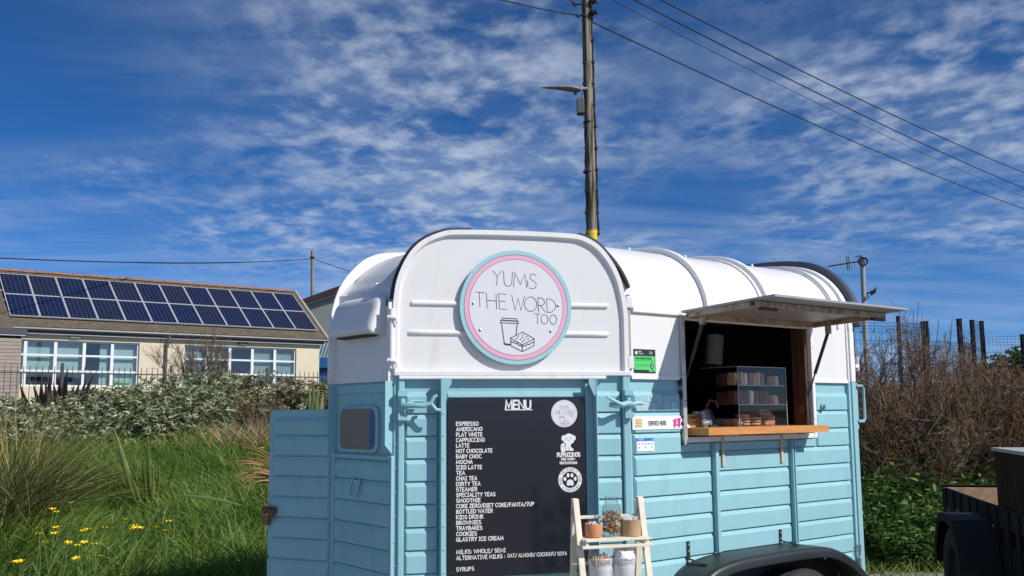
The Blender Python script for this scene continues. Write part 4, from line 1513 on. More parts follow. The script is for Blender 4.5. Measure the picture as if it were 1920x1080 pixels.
MENU_LINES = ['ESPRESSO', 'AMERICANO', 'FLAT WHITE', 'CAPPUCCINO', 'LATTE', 'HOT CHOCOLATE', 'BABY CHOC', 'MOCHA', 'ICED LATTE', 'TEA', 'CHAI TEA', 'DIRTY TEA', 'STEAMER',
              'SPECIALITY TEAS', 'SMOOTHIE', 'COKE ZERO/DIET COKE/FANTA/7UP', 'BOTTLED WATER', 'KIDS DRINK', 'BROWNIES', 'TRAYBAKES', 'COOKIES', 'GLASTRY ICE CREAM']
MENU_W = [40, 47, 47, 51, 23, 65, 45, 29, 46, 15, 37, 43, 37, 70, 43, 141, 65, 48, 44, 46, 36, 84]     # widths in the photograph, px


def text_fit(mb, s, x, y, h, w, z, width, sp=.20, jit=0., slope=0.):
    nat = sum((.42 if c == ' ' else G[c][0] + sp) for c in s) * h - sp * h
    return text(mb, s, x, y, h, w, z, sp, width / nat, slope, jit)


def build_menu():
    base = on_menu(-.546, .0185, .775)
    b = thing('menu_board', 'black menu board with white lettering on the blue ramp', 'menu board', base, ROT_M)
    H, HW = .795, .3225
    T = TV @ Matrix.Translation((0, 0, .006))
    MB(TV).box(-HW, HW, 0, H, 0, .006).build('panel', BOARD, b, bevel=.001)
    px, x0 = .00253, -.546 + .866
    X = lambda p: -.320 + (p - 839) * px
    Y = lambda p: 1.568 - (p - 746) * .002375 - .775
    m = MB(T)
    e = text_fit(m, 'MENU', X(944), Y(768), .0385, .0085, .0004, (990 - 944) * px, jit=.02)
    m.ribbon([(X(943), Y(769.6)), (X(993), Y(769.6))], .004, .0004)
    m.build('heading', PRINT_W, b)
    for i, (s, wd) in enumerate(zip(MENU_LINES, MENU_W)):
        m = MB(T)
        y = Y(798.5) - i * .0243
        text_fit(m, s, X(853.5), y, .0160, .0034, .0004, wd * px, .27, jit=.02)
        m.build('menu_line', PRINT_W, b)
    for s, py, wd, wt in (('MILKS: WHOLE/ SEMI', 1036, 88, .0030), ('ALTERNATIVE MILKS :', 1047, 87, .0030), ('SYRUPS', 1067.5, 31, .0030)):
        m = MB(T)
        text_fit(m, s, X(853.5), Y(py), .0160, wt, .0004, wd * px, .27, jit=.03)
        m.build('menu_line', PRINT_W, b)
    m = MB(T)
    text_fit(m, 'OAT/ ALMOND/ COCONUT/ SOYA', X(945.5), Y(1046.4), .0152, .0025, .0004, 109 * px, .27, jit=.02)
    m.build('menu_line', PRINT_W, b)
    # little round logo
    c = (X(1053.7), Y(777.5))
    lg = MB(T).disc(*c, .0625, .0006, 48).build('logo', SIGN_W, b)
    MB(T).ring(*c, .0565, .0580, .0009, 48).build('logo_ring', PINK, lg)
    g = mat('print_grey_thin', (.40, .40, .42), .5)
    m = MB(T)
    text_fit(m, 'YUMS', c[0] - .024, c[1] + .020, .018, .0012, .0010, .048)
    text_fit(m, 'THE WORD', c[0] - .046, c[1] - .004, .018, .0012, .0010, .092)
    text_fit(m, 'TOO', c[0] + .022, c[1] - .016, .009, .0008, .0010, .024)
    m.build('logo_lettering', g, lg)
    m = MB(T)
    drawing_cup(m, lambda x, y: (c[0] + (x - 495) * .00021, c[1] - .034 - (y - 705) * .00021), .0012, .0010)
    m.build('logo_drawing', g, lg)
    # puppy
    P = lambda zx, zy: (X(820 + zx / 3), Y(720 + zy / 3))

    def blob(mb, pts, z):
        mb.poly([P(*p) for p in smooth_line(pts + [pts[0]], 3)[:-1]], z)
    m = MB(T)
    blob(m, [(700, 300), (724, 288), (748, 298), (756, 320), (752, 340), (736, 352), (738, 368), (750, 378), (748, 388), (716, 388), (700, 386), (704, 362), (708, 350), (696, 338), (694, 318)], .0006)
    blob(m, [(704, 300), (690, 300), (683, 318), (690, 330), (700, 322)], .0008)
    blob(m, [(746, 298), (760, 302), (765, 318), (758, 328), (750, 318)], .0008)
    blob(m, [(678, 356), (690, 343), (704, 356), (702, 392), (681, 392)], .0010)
    pp = m.build('puppy_drawing', PRINT_W, b)
    m = MB(T)
    for x, y in ((711, 317), (735, 316)):
        m.disc(*P(x, y), .0028, .0012, 10)
    m.disc(*P(723, 327), .0024, .0012, 8)
    m.ribbon([P(680, 362), P(703, 361)], .0016, .0014)
    m.ribbon([P(705, 352), P(706, 386)], .0012, .0014)
    m.ribbon([P(724, 366), P(724, 386)], .0012, .0014)
    m.build('puppy_lines', PRINT_K, pp)
    m = MB(T)
    text_fit(m, "PUPPUCCINO'S", X(1039.5), Y(860.5), .0175, .0046, .0004, 43 * px, .10)
    text_fit(m, 'FREE WATER >', X(1047), Y(867.3), .0098, .0024, .0004, 26 * px, .14)
    text_fit(m, 'TREATS FOR DOGS', X(1043.5), Y(874.6), .0098, .0024, .0004, 33 * px, .14)
    m.build('puppy_lettering', PRINT_W, b)
    # paw badge
    c = P(729, 554)
    m = MB(T)
    m.ring(*c, .0375, .0565, .0005, 48)
    ring = m.build('paw_badge', PRINT_W, b)
    m = MB(T)
    m.disc(c[0], c[1] - .012, .016, .0006, 20, .013).disc(c[0] - .009, c[1] - .019, .008, .0007, 14).disc(c[0] + .009, c[1] - .019, .008, .0008, 14)
    for dx, dy, rx, ry in ((-.0245, .004, .0068, .009), (-.0095, .020, .0068, .0098), (.0095, .020, .0068, .0098), (.0245, .004, .0068, .009)):
        m.disc(c[0] + dx, c[1] + dy, rx, .0006, 16, ry)
    m.build('paw_print', PRINT_W, ring)
    m = MB(T)
    s = 'DOG FRIENDLY.DOG FRIENDLY.'
    for i, ch in enumerate(s):
        if ch == ' ':
            continue
        a = radians(200 - i * 360 / len(s))
        gw, st = G[ch]
        for q in st:
            pts = []
            for x, y in q:
                lx, ly = (x - gw / 2) * .0085, (y - .5) * .0105
                rr = .0470 + ly
                aa = a - lx / .047
                pts.append((c[0] + rr * cos(aa), c[1] + rr * sin(aa)))
            m.ribbon(pts, .0015, .0009)
    m.build('badge_lettering', PRINT_K, ring)
    for x, y in ((-HW + .015, H - .014), (HW - .012, H - .014), (-HW + .015, .35), (HW - .012, .36), (-HW + .02, .02), (HW - .02, .02)):
        MB(TV).lathe([(.0055, .006), (.0055, .009), (.003, .011), (0, .011)], 10, (x, y, 0)).build('screw', BLACK_MET, b, smooth=True)


build_sign()
build_menu()


# ------------------------------------------------------------------ ladder shelf and what stands on it
def build_shelf():
    base = on_menu(-.232, .34, 0)
    R0 = ROT_M + radians(3)
    s = thing('ladder_shelf', 'pale wooden ladder shelf standing in front of the menu board', 'shelf', base, R0)
    hw = .148

    def bar(p0, p1, w, d, name, up=(0, 1, 0)):
        p0, p1 = Vector(p0), Vector(p1)
        t = (p1 - p0).normalized()
        sx = t.cross(Vector(up)).normalized(); sy = sx.cross(t)
        c = [(-1, -1), (1, -1), (1, 1), (-1, 1)]
        v = [q + sx * (a * w / 2) + sy * (b * d / 2) for q in (p0, p1) for a, b in c]
        return MB(TV).hexa(v).build(name, PALE_WOOD, s, bevel=.002)
    top = 1.135
    for sgn in (-1, 1):
        x = sgn * hw
        bar((x, 0, -.10), (x, top, .012), .018, .026, 'back_leg', (1, 0, 0))
        bar((x + .006 * 0, 0, .30), (x, top - .002, .02), .0175, .026, 'front_leg', (1, 0, 0))
        MB(TV).tube([(x - .013, top - .055, .02), (x + .013, top - .055, .02)], .006, 8).build('bolt', BLACK_MET, s)
    bar((-hw + .01, 1.055, .0), (hw - .01, 1.055, .0), .012, .030, 'back_rail', (0, 0, 1))
    for z, c0, c1 in ((.968, -.02, .115), (.745, -.05, .195), (.45, -.07, .26), (.18, -.09, .31)):
        for sgn in (-1, 1):
            bar((sgn * (hw - .016), z - .012, c0), (sgn * (hw - .016), z - .012, c1), .013, .018, 'shelf_bearer', (0, 1, 0))
        bar((-hw - .008, z - .024, c1 - .005), (hw + .008, z - .024, c1 - .005), .012, .026, 'front_rail', (0, 0, 1))
        n = 4 if z > .9 else 5
        for i in range(n):
            c = c0 + (c1 - c0 + .012) * (i + .5) / n
            MB(TV).box(-hw + .008, hw + .006, z - .002, z + .007, c - .014, c + .014).build('slat', PALE_WOOD, s, bevel=.0015)
    bar((-hw + .01, .86, -.03), (hw - .01, .86, -.03), .012, .028, 'back_rail', (0, 0, 1))
    M0 = Matrix.Translation(base) @ Matrix.Rotation(R0, 4, 'Z')
    W = lambda a, c, z: M0 @ Vector((a, -c, z))
    ZT = .976
    # terracotta tumbler
    t = thing('terracotta_pot', 'small terracotta pot at the left end of the upper shelf', 'pot', W(-.078, .045, ZT), 0)
    MB().lathe([(.030, 0), (.0345, .003), (.0355, .010), (.0355, .055), (.0345, .057), (.0325, .056), (.0320, .010), (0, .008)], 28).build('wall', TERRA, t, smooth=True)
    m = MB()
    for i in range(4):
        a = i * 1.7
        m.box(cos(a) * .012 - .006, cos(a) * .012 + .006, sin(a) * .012 - .002, sin(a) * .012 + .002, .012, .058 + i * .003)
    m.build('wrapped_sugar', PAPER, t)
    # glass jar with dog biscuits
    j = thing('glass_jar', 'tall clear glass jar of dog biscuits on the upper shelf', 'jar', W(.008, .040, ZT), 0)
    prof = [(0, .001), (.036, .001), (.0395, .006), (.0405, .02), (.0405, .105), (.038, .120), (.030, .132), (.0275, .138), (.0275, .143), (.0295, .145), (.0295, .150), (.0275, .152), (.0275, .160), (.029, .162), (.029, .166), (.0265, .166), (.0262, .140), (.036, .119), (.0385, .104), (.0385, .010), (0, .006)]
    MB().lathe(prof, 36).build('glass', GLASS, j, smooth=True)
    bis = [mat('biscuit_' + n, c, .8, .3, 60, .2, 120) for n, c in (('tan', (.50, .30, .12)), ('gold', (.62, .42, .16)), ('brown', (.22, .10, .05)), ('red', (.34, .09, .05)), ('pale', (.66, .52, .32)))]
    for i in range(84):
        z = .013 + .090 * (i / 84)
        a = i * 2.4; r = (.029, .012, .027)[i % 3]
        d = Vector((random.uniform(-1, 1), random.uniform(-1, 1), random.uniform(-.6, .6))).normalized() * .011
        c = Vector((cos(a) * r, sin(a) * r, z))
        m = MB()
        m.tube([c - d * 1.0, c - d * .75, c + d * .75, c + d], [.0055, .0040, .0040, .0055], 6)
        m.build('biscuit', bis[i % 5], j, smooth=True)
    # kraft tub with sachets
    k = thing('kraft_tub', 'brown kraft paper tub of white sachets on the upper shelf', 'tub', W(.092, .045, ZT), 0)
    MB().lathe([(.036, 0), (.0425, .001), (.0435, .066), (.0445, .068), (.0430, .069), (.0415, .066), (.0405, .006), (0, .004)], 30).build('wall', KRAFT, k, smooth=True)
    for i in range(16):
        a = i * 2.1; r = .012 + .016 * (i % 3) / 2
        x, y = cos(a) * r, sin(a) * r
        tl = random.uniform(-.012, .012)
        m = MB()
        m.hexa([(x - .011, y - .0008, .02), (x + .011, y - .0008, .02), (x + .011, y + .0008, .02), (x - .011, y + .0008, .02),
                (x - .011 + tl, y - .0008 + tl * .6, .078 + .012 * (i % 4) / 3), (x + .011 + tl, y - .0008 + tl * .6, .080), (x + .011 + tl, y + .0008 + tl * .6, .080), (x - .011 + tl, y + .0008 + tl * .6, .078 + .012 * (i % 4) / 3)])
        m.build('sachet', PAPER if i % 3 else mat('sachet_print', (.55, .62, .66), .6, .2, 40), k)
    # buckets on the lower shelf
    for a, lab, what in ((-.062, 'left grey metal pot with lace rim, full of paper straws', 0), (.043, 'right grey metal pot with lace rim, holding folded white napkins', 1)):
        b = thing('metal_pot', lab, 'pot', W(a, .075, .7525), 0, 'pots on the lower shelf')
        MB().lathe([(.035, 0), (.037, .002), (.0475, .100), (.0478, .101), (.0478, .104), (.0480, .112), (.0455, .112), (.0350, .006), (0, .004)], 32).build('wall', BUCKET, b, smooth=True)
        m = MB()                                        # pierced lace band
        n = 30
        for i in range(n):
            an = 2 * pi * i / n
            ca, sa = cos(an), sin(an)
            for z, r, s_ in ((.122, .0492, .0042), (.132, .0502, .0036)):
                cx, cy = ca * r, sa * r
                ring = []
                for q in range(8):
                    t_ = 2 * pi * q / 8
                    ring.append((cx - sa * s_ * cos(t_), cy + ca * s_ * cos(t_), z + s_ * sin(t_)))
                m.tube(ring + [ring[0]], .0011, 4, False)
        m.lathe([(.0482, .113), (.0490, .115), (.0478, .117), (.0468, .115)], 32, close=False)
        m.lathe([(.0502, .137), (.0515, .140), (.0502, .143), (.0490, .140)], 32, close=False)
        for i in range(18):
            an = 2 * pi * i / 18
            m.tube([(cos(an) * .0485, sin(an) * .0485, .116), (cos(an + .1) * .0505, sin(an + .1) * .0505, .138)], .0012, 4)
        m.build('lace_rim', BUCKET, b, smooth=True, kind='stuff')
        m = MB()
        m.lathe([(.0455, .090), (.0468, .092), (.0474, .094), (.0463, .096)], 32, close=False)
        m.build('bead', BUCKET, b, smooth=True)
        if what == 0:
            for i in range(38):
                an = i * 2.4; r = .040 * math.sqrt((i + .5) / 38)
                x, y = cos(an) * r, sin(an) * r
                m = MB()
                m.tube([(x * .6, y * .6, .01), (x * 1.05, y * 1.05, .150 + random.uniform(-.006, .012))], .0030, 6)
                m.build('straw', STRAW if i % 2 else mat('straw_pale', (.74, .58, .45), .6, .3, 90), b)
            m = MB().tube([(-.030, 0, .02), (-.040, .0, .178)], .0032, 6)
            m.build('straw', STRAW, b)
        else:
            m = MB()
            vs, fs, n = [], [], 14
            for q in range(5):
                rr = (.040, .044, .042, .030, .008)[q]; z = (.05, .150, .168, .178, .180)[q]
                for i in range(n):
                    an = 2 * pi * i / n
                    w_ = 1 + .10 * sin(an * 3 + q) + .05 * sin(an * 5 + 2 * q)
                    vs.append((cos(an) * rr * w_, sin(an) * rr * w_, z + .008 * sin(an * 2 + 1)))
            for q in range(4):
                for i in range(n):
                    fs.append((q * n + i, q * n + (i + 1) % n, (q + 1) * n + (i + 1) % n, (q + 1) * n + i))
            fs.append(tuple(range(4 * n, 5 * n)))
            m.add(vs, fs)
            m.build('napkins', PAPER, b, smooth=True)
            m = MB().hexa([(.010, -.002, .05), (.036, -.002, .05), (.036, .001, .05), (.010, .001, .05), (.014, -.004, .190), (.050, -.004, .190), (.050, -.001, .190), (.014, -.001, .190)])
            m.build('card', PAPER, b)


build_shelf()


# ------------------------------------------------------------------ in the serving hatch
def build_hatch_goods():
    loc = lambda u, v, z: TW @ Vector((u, v, z))
    ZC = 1.4170
    # display cabinet, its front parallel to the trailer side
    u0, u1, v0, v1, h = .846, 1.256, .030, .286, .314
    cb = thing('display_cabinet', 'clear acrylic cake cabinet standing on the serving counter', 'cabinet', loc(u0, v0, ZC), ROT_T)
    w, d = u1 - u0, v1 - v0
    t = .003
    for nm, a in (('front_pane', (t, w - t, 0, t, .0, h)), ('side_pane', (0, t, 0, d, 0, h)), ('side_pane', (w - t, w, 0, d, 0, h)), ('top_pane', (0, w, 0, d, h, h + t))):
        MB().box(*a).build(nm, ACRYL, cb)
    EDGE = mat('acrylic_edge', (.42, .45, .47), .2, .05, 5)
    for z in (.112, .215):
        sh = MB().box(t + .001, w - t - .001, t + .001, d, z, z + .003).build('shelf', ACRYL, cb)
        MB().box(t + .001, w - t - .001, t + .0005, t + .0012, z, z + .004).build('shelf_edge', EDGE, sh)
    for x in (0, w):
        MB().box(x - .0015, x + .0015, -.0018, .0012, 0, h).build('edge', EDGE, cb)
    MB().box(0, w, -.0018, .001, h, h + .0035).build('edge', EDGE, cb)
    MB().box(-.0018, .001, 0.0015, d, h, h + .0035).build('edge', EDGE, cb)

    def cake(name, lab, x, y, z, sx, sy, sz, mt, rot=0., grp='cakes in the cabinet', topping=None, lump=.1):
        o = thing(name, lab, 'cake', loc(u0 + x, v0 + y, ZC + z), ROT_T + rot, grp)
        n = 5
        m = MB()
        bm_ = []
        for k, (s_, zz) in enumerate(((.92, 0), (1, .12), (.98, .5), (1, .88), (.9, 1))):
            for (a, b) in ((-1, -1), (0, -1.05), (1, -1), (1.04, 0), (1, 1), (0, 1.04), (-1, 1), (-1.05, 0)):
                bm_.append((a * sx / 2 * s_ * random.uniform(1 - lump, 1 + lump), b * sy / 2 * s_ * random.uniform(1 - lump, 1 + lump), zz * sz * random.uniform(1 - lump * .5, 1 + lump * .3)))
        fs = [tuple(range(8))[::-1]] + [(k * 8 + i, k * 8 + (i + 1) % 8, k * 8 + 8 + (i + 1) % 8, k * 8 + 8 + i) for k in range(4) for i in range(8)] + [tuple(range(32, 40))]
        m.add(bm_, fs)
        m.build('slice', mt, o)
        if topping:
            m = MB()
            for _ in range(7):
                a, b = random.uniform(-.4, .4) * sx, random.uniform(-.4, .4) * sy
                m.lathe([(.006, 0), (.0045, .005), (0, .006)], 7, (a, b, sz * .99))
            m.build('topping', topping, o, kind='stuff')
        return o
    ORD = ['first', 'second', 'third', 'fourth', 'fifth', 'sixth', 'seventh']
    LOW = ['lowest', 'second lowest', 'third lowest', 'topmost']
    # upper tier: pale tray bakes standing on edge, with gaps
    xs = [.022, .074, .104, .150, .182, .215, .248]
    for i, x in enumerate(xs):
        cake('tray_bake', ORD[i] + ' tray bake slice from the left in the front row of the top tier', x, .055, .2185, .024, .05, .066 + .004 * (i % 2), (CAKE_P, CAKE_P, CREAMY, CAKE_M, CAKE_P, CAKE_P, CAKE_M)[i], 0, 'tray bakes on the top tier')
        cake('tray_bake', ORD[i] + ' tray bake slice from the left in the back row of the top tier', x, .13, .2185, .024, .05, .064, (CAKE_D, CAKE_M)[i % 2], 0, 'back row of the top tier')
    cake('golden_slice', 'golden sunlit slice at the right end of the top tier', .362, .05, .2185, .036, .05, .052, mat('cake_gold', (.74, .46, .14), .75, .35, 60, .3, 120), .2)
    # middle tier: dark brownies in a row with one pale one
    for i, x in enumerate((.020, .060, .104, .146, .190, .236, .278)):
        if i == 3:
            cake('pale_slice', 'pale iced slice between the dark brownies on the middle tier', x, .05, .1155, .028, .05, .074, CREAMY)
        else:
            cake('brownie', ORD[i] + ' slice from the left, a dark brownie, front row of the middle tier', x, .055, .1155, .036, .05, .074, CAKE_D if i % 2 else CAKE_M if i == 1 else CAKE_D, 0, 'brownies on the middle tier', None, .05)
        cake('brownie', ORD[i] + ' dark brownie from the left in the back row of the middle tier', x, .13, .1155, .034, .05, .068, CAKE_D, 0, 'back row of the middle tier', None, .05)
    cake('nutty_slice', 'sunlit nut slice at the right end of the middle tier', .345, .045, .1155, .040, .05, .046, CAKE_P, .1, 'cakes in the cabinet', CREAMY)
    # bottom tier: cookies in stacks
    def cookie(x, y, z, r, mt, lab, grp):
        o = thing('cookie', lab, 'cookie', loc(u0 + x, v0 + y, ZC + z), 0, grp)
        n = 14
        pr = []
        MB().lathe([(r * .75, 0), (r * .97, .003), (r, .006), (r * .93, .011), (r * .6, .014), (0, .0145)], n).build('disc', mt, o, smooth=True)
        m = MB()
        for q in range(6):
            a = q * 1.1 + x * 40; rr = r * .6 * ((q % 3) + 1) / 3
            m.lathe([(.005, 0), (.003, .004), (0, .0045)], 6, (cos(a) * rr, sin(a) * rr, .0135))
        m.build('chips', CAKE_D, o, kind='stuff')
    COOK = mat('cookie', (.50, .30, .16), .8, .25, 50, .3, 120)
    for i in range(4):
        cookie(.100, .06, .004 + i * .0152, .042, COOK, LOW[i] + ' cookie in the tall stack on the cabinet floor', 'tall cookie stack')
    for i in range(3):
        cookie(.190 + .004 * i, .062, .004 + i * .0152, .044, COOK, (LOW[0], 'middle', LOW[3])[i] + ' cookie in the lower stack on the cabinet floor', 'middle cookie stack')
    for i in range(3):
        cake('filled_bun', (LOW[0], 'middle', LOW[3])[i] + ' crumbly filled bun in the right heap on the cabinet floor', .285 + .035 * (i % 2), .055 + .01 * i, .0035 + i * .026, .085, .07, .026, CAKE_M, i * .6, 'heap of filled buns', CREAMY, .14)
    for i in range(3):
        cake('small_slice', ('front', 'middle', 'rear')[i] + ' small pale slice at the left of the cabinet floor', .040 + .002 * i, .05 + .06 * i, .0035, .030, .05, .036, CAKE_P, .2 * i, 'small slices on the cabinet floor')
    # price cards
    for i, (x, z) in enumerate(((.06, .1155), (.18, .1155), (.255, .1155), (.30, .2185), (.045, .0035), (.03, .2185))):
        c = thing('price_card', ('left dark price card on the middle tier', 'middle dark price card on the middle tier', 'right dark price card on the middle tier', 'dark price card beside the golden slice on the top tier', 'dark price card on the cabinet floor', 'dark price card at the left of the top tier')[i], 'card', loc(u0 + x, v0 + .018, ZC + z), ROT_T, 'price cards in the cabinet')
        MB(TV).box(-.016, .016, 0, .022, 0, .001).build('card', mat('chalk_card', (.06, .045, .045), .6), c)
        m = MB(TV)
        text(m, 'CAKE' if i % 2 else 'SLICE', -.013, .012, .005, .0009, .0016, .2, .9)
        m.build('writing', PRINT_W, c)
    # on the counter left of the cabinet
    b = thing('cardboard_box', 'small brown card box beside the cabinet, partly hidden by a slate card', 'box', loc(.56, .075, ZC), ROT_T + .05)
    MB(TV).box(-.07, .095, 0, .066, -.06, 0).build('carton', CARD, b, bevel=.001)
    m = MB(TV)
    text(m, 'DOGGY', -.055, .044, .014, .0034, .0006, .2, .9)
    text(m, 'TREATS', -.03, .022, .008, .0014, .0006, .2, .9)
    m.build('lettering', PRINT_K, b)
    MB(TV).box(.03, .06, .0665, .080, -.05, -.03).build('paper_tab', PAPER, b)
    c = thing('slate_card', 'dark slate card with chalk writing leaning on the card box', 'card', loc(.575, .035, ZC), ROT_T)
    Tc = TV @ Matrix.Rotation(radians(-12), 4, 'X') @ Matrix.Rotation(radians(8), 4, 'Z')
    MB(Tc).box(-.005, .07, .006, .085, -.004, 0).build('slate', mat('slate_card', (.09, .11, .13), .6, .2, 20), c, bevel=.001)
    m = MB(Tc)
    for i, s in enumerate(('CARD', 'CASH', 'TIPS', 'THANKS')):
        text(m, s, .006, .066 - i * .016, .009, .0014, .0006, .2, .9)
    m.build('writing', PRINT_W, c)
    c = thing('folded_leaflet', 'white folded leaflet standing at the left end of the counter', 'leaflet', loc(.452, .06, ZC), ROT_T + .3)
    m = MB(TV)
    m.hexa([(-.02, 0, .01), (.03, 0, .02), (.03, 0, .0215), (-.02, 0, .0115), (-.03, .065, -.02), (.0, .06, -.02), (.0, .06, -.0185), (-.03, .065, -.0185)])
    m.hexa([(-.02, 0, -.05), (.03, 0, -.05), (.03, 0, -.0485), (-.02, 0, -.0485), (-.03, .065, -.0218), (.0, .06, -.0218), (.0, .06, -.0203), (-.03, .065, -.0203)])
    m.build('sheet', PAPER, c)
    # inside: paper roll, two hanging aprons, back shelf
    r = thing('paper_roll', 'white paper towel roll hanging inside the hatch', 'paper roll', loc(1.56, .80, 1.79), ROT_T)
    Tr = Matrix.Rotation(radians(8), 4, 'Y')
    MB(Tr).lathe([(.018, 0), (.055, 0), (.0555, .19), (.018, .19), (.018, 0)], 28, close=False).build('roll', PAPER, r, smooth=True)
    MB(Tr).tube([(0, 0, -.01), (0, 0, .24)], .008, 8).build('holder', BLACK_MET, r)
    for u, lab in ((1.50, 'left grey apron hanging in the dark hatch'), (1.68, 'right grey apron hanging in the dark hatch')):
        ap = thing('apron', lab, 'apron', loc(u, 1.30, 1.45), ROT_T, 'aprons hanging inside')
        vs, fs = [], []
        for j in range(9):
            t_ = j / 8
            wd = .085 - .05 * math.exp(-((t_ - 1) / .18) ** 2)
            for i in range(13):
                x = (i / 12 - .5) * 2
                vs.append((x * wd, .012 * sin(x * 9 + j * .2) * (1 - .5 * t_), t_ * .42))
        for j in range(8):
            for i in range(12):
                fs.append((j * 13 + i, j * 13 + i + 1, (j + 1) * 13 + i + 1, (j + 1) * 13 + i))
        cl = MB().add(vs, fs).build('cloth', mat('apron_cloth', (.26, .26, .30), .9, .05, 20), ap, smooth=True)
        cl.modifiers.new('thick', 'SOLIDIFY').thickness = .003
        MB().tube([(-.03, 0, .42), (0, .02, .47), (.03, 0, .42)], .004, 6).build('strap', mat('apron_cloth', (0, 0, 0)), ap)
    sh = thing('back_shelf', 'dark shelf unit on the back wall inside the trailer', 'shelf', loc(1.0, TWID - .21, .46), ROT_T)
    MB().box(-.7, .75, 0, .14, 0, .95).build('cupboard', INWOOD, sh)
    MB().box(-.7, .75, -.02, .14, .96, .98).build('worktop', INWOOD, sh)
    c = thing('card_reader', 'small black card reader and cable on the counter', 'card reader', loc(.70, .10, ZC), ROT_T)
    m = MB(TV)
    m.hexa([(-.03, 0, .03), (.03, 0, .03), (.03, 0, -.06), (-.03, 0, -.06), (-.028, .10, -.02), (.028, .10, -.02), (.028, .09, -.06), (-.028, .09, -.06)])
    m.build('body', BLACK_MET, c, bevel=.006)
    MB(TV).tube([(.0, .10, -.03), (.02, .14, -.02), (.045, .13, .0), (.05, .10, .01)], .006, 8).build('grip', mat('red_plastic', (.16, .03, .04), .4), c, smooth=True)


build_hatch_goods()


# ------------------------------------------------------------------ school building with solar panels
def slate_material():
    m = bpy.data.materials.new('slate_roof'); m.use_nodes = True
    t = m.node_tree; b = t.nodes['Principled BSDF']; L = t.links.new
    tc = N(t, 'ShaderNodeTexCoord')
    mp = N(t, 'ShaderNodeMapping'); mp.inputs['Scale'].default_value = (1, 1.7, 1)
    L(tc.outputs['Object'], mp.inputs[0])
    br = N(t, 'ShaderNodeTexBrick')
    br.inputs['Color1'].default_value = (.095, .078, .058, 1); br.inputs['Color2'].default_value = (.145, .115, .082, 1); br.inputs['Mortar'].default_value = (.045, .04, .035, 1)
    br.inputs['Scale'].default_value = 2.2; br.inputs['Mortar Size'].default_value = .02; br.inputs['Row Height'].default_value = .4
    L(mp.outputs[0], br.inputs['Vector'])
    no = N(t, 'ShaderNodeTexNoise'); no.inputs['Scale'].default_value = 5; no.inputs['Detail'].default_value = 8
    L(tc.outputs['Object'], no.inputs['Vector'])
    r = N(t, 'ShaderNodeMapRange'); r.inputs['From Min'].default_value = .5; r.inputs['From Max'].default_value = .7; r.inputs['To Max'].default_value = .7
    L(no.outputs['Fac'], r.inputs['Value'])
    mx = N(t, 'ShaderNodeMix', data_type='RGBA'); L(r.outputs[0], mx.inputs['Factor']); L(br.outputs['Color'], mx.inputs['A']); mx.inputs['B'].default_value = (.13, .115, .055, 1)
    L(mx.outputs['Result'], b.inputs['Base Color']); b.inputs['Roughness'].default_value = .9
    bp = N(t, 'ShaderNodeBump'); bp.inputs['Strength'].default_value = .8; bp.inputs['Distance'].default_value = .03
    L(br.outputs['Fac'], bp.inputs['Height']); bp.invert = True; L(bp.outputs[0], b.inputs['Normal'])
    return m


def solar_material():
    m = bpy.data.materials.new('solar_cells'); m.use_nodes = True
    t = m.node_tree; b = t.nodes['Principled BSDF']; L = t.links.new
    tc = N(t, 'ShaderNodeTexCoord')
    sp = N(t, 'ShaderNodeSeparateXYZ'); L(tc.outputs['Object'], sp.inputs[0])

    def grid(o, step, wd):
        d = N(t, 'ShaderNodeMath', operation='DIVIDE'); L(o, d.inputs[0]); d.inputs[1].default_value = step
        f = N(t, 'ShaderNodeMath', operation='FRACT'); L(d.outputs[0], f.inputs[0])
        s = N(t, 'ShaderNodeMath', operation='SUBTRACT'); L(f.outputs[0], s.inputs[0]); s.inputs[1].default_value = .5
        a = N(t, 'ShaderNodeMath', operation='ABSOLUTE'); L(s.outputs[0], a.inputs[0])
        g = N(t, 'ShaderNodeMath', operation='GREATER_THAN'); L(a.outputs[0], g.inputs[0]); g.inputs[1].default_value = .5 - wd
        return g.outputs[0]
    g1, g2 = grid(sp.outputs['X'], .158, .045), grid(sp.outputs['Y'], .150, .035)
    mm = N(t, 'ShaderNodeMath', operation='MAXIMUM'); L(g1, mm.inputs[0]); L(g2, mm.inputs[1])
    oi = N(t, 'ShaderNodeObjectInfo')
    c = N(t, 'ShaderNodeMix', data_type='RGBA'); L(oi.outputs['Random'], c.inputs['Factor'])
    c.inputs['A'].default_value = (.008, .017, .062, 1); c.inputs['B'].default_value = (.020, .021, .046, 1)
    no = N(t, 'ShaderNodeTexNoise'); no.inputs['Scale'].default_value = 9; L(tc.outputs['Object'], no.inputs['Vector'])
    c2 = N(t, 'ShaderNodeMix', data_type='RGBA', blend_type='MULTIPLY'); c2.inputs['Factor'].default_value = .5; L(c.outputs['Result'], c2.inputs['A']); L(no.outputs['Color'], c2.inputs['B'])
    mx = N(t, 'ShaderNodeMix', data_type='RGBA'); L(mm.outputs[0], mx.inputs['Factor']); L(c2.outputs['Result'], mx.inputs['A']); mx.inputs['B'].default_value = (.06, .075, .13, 1)
    L(mx.outputs['Result'], b.inputs['Base Color']); b.inputs['Roughness'].default_value = .12; b.inputs['Specular IOR Level'].default_value = .3
    return m


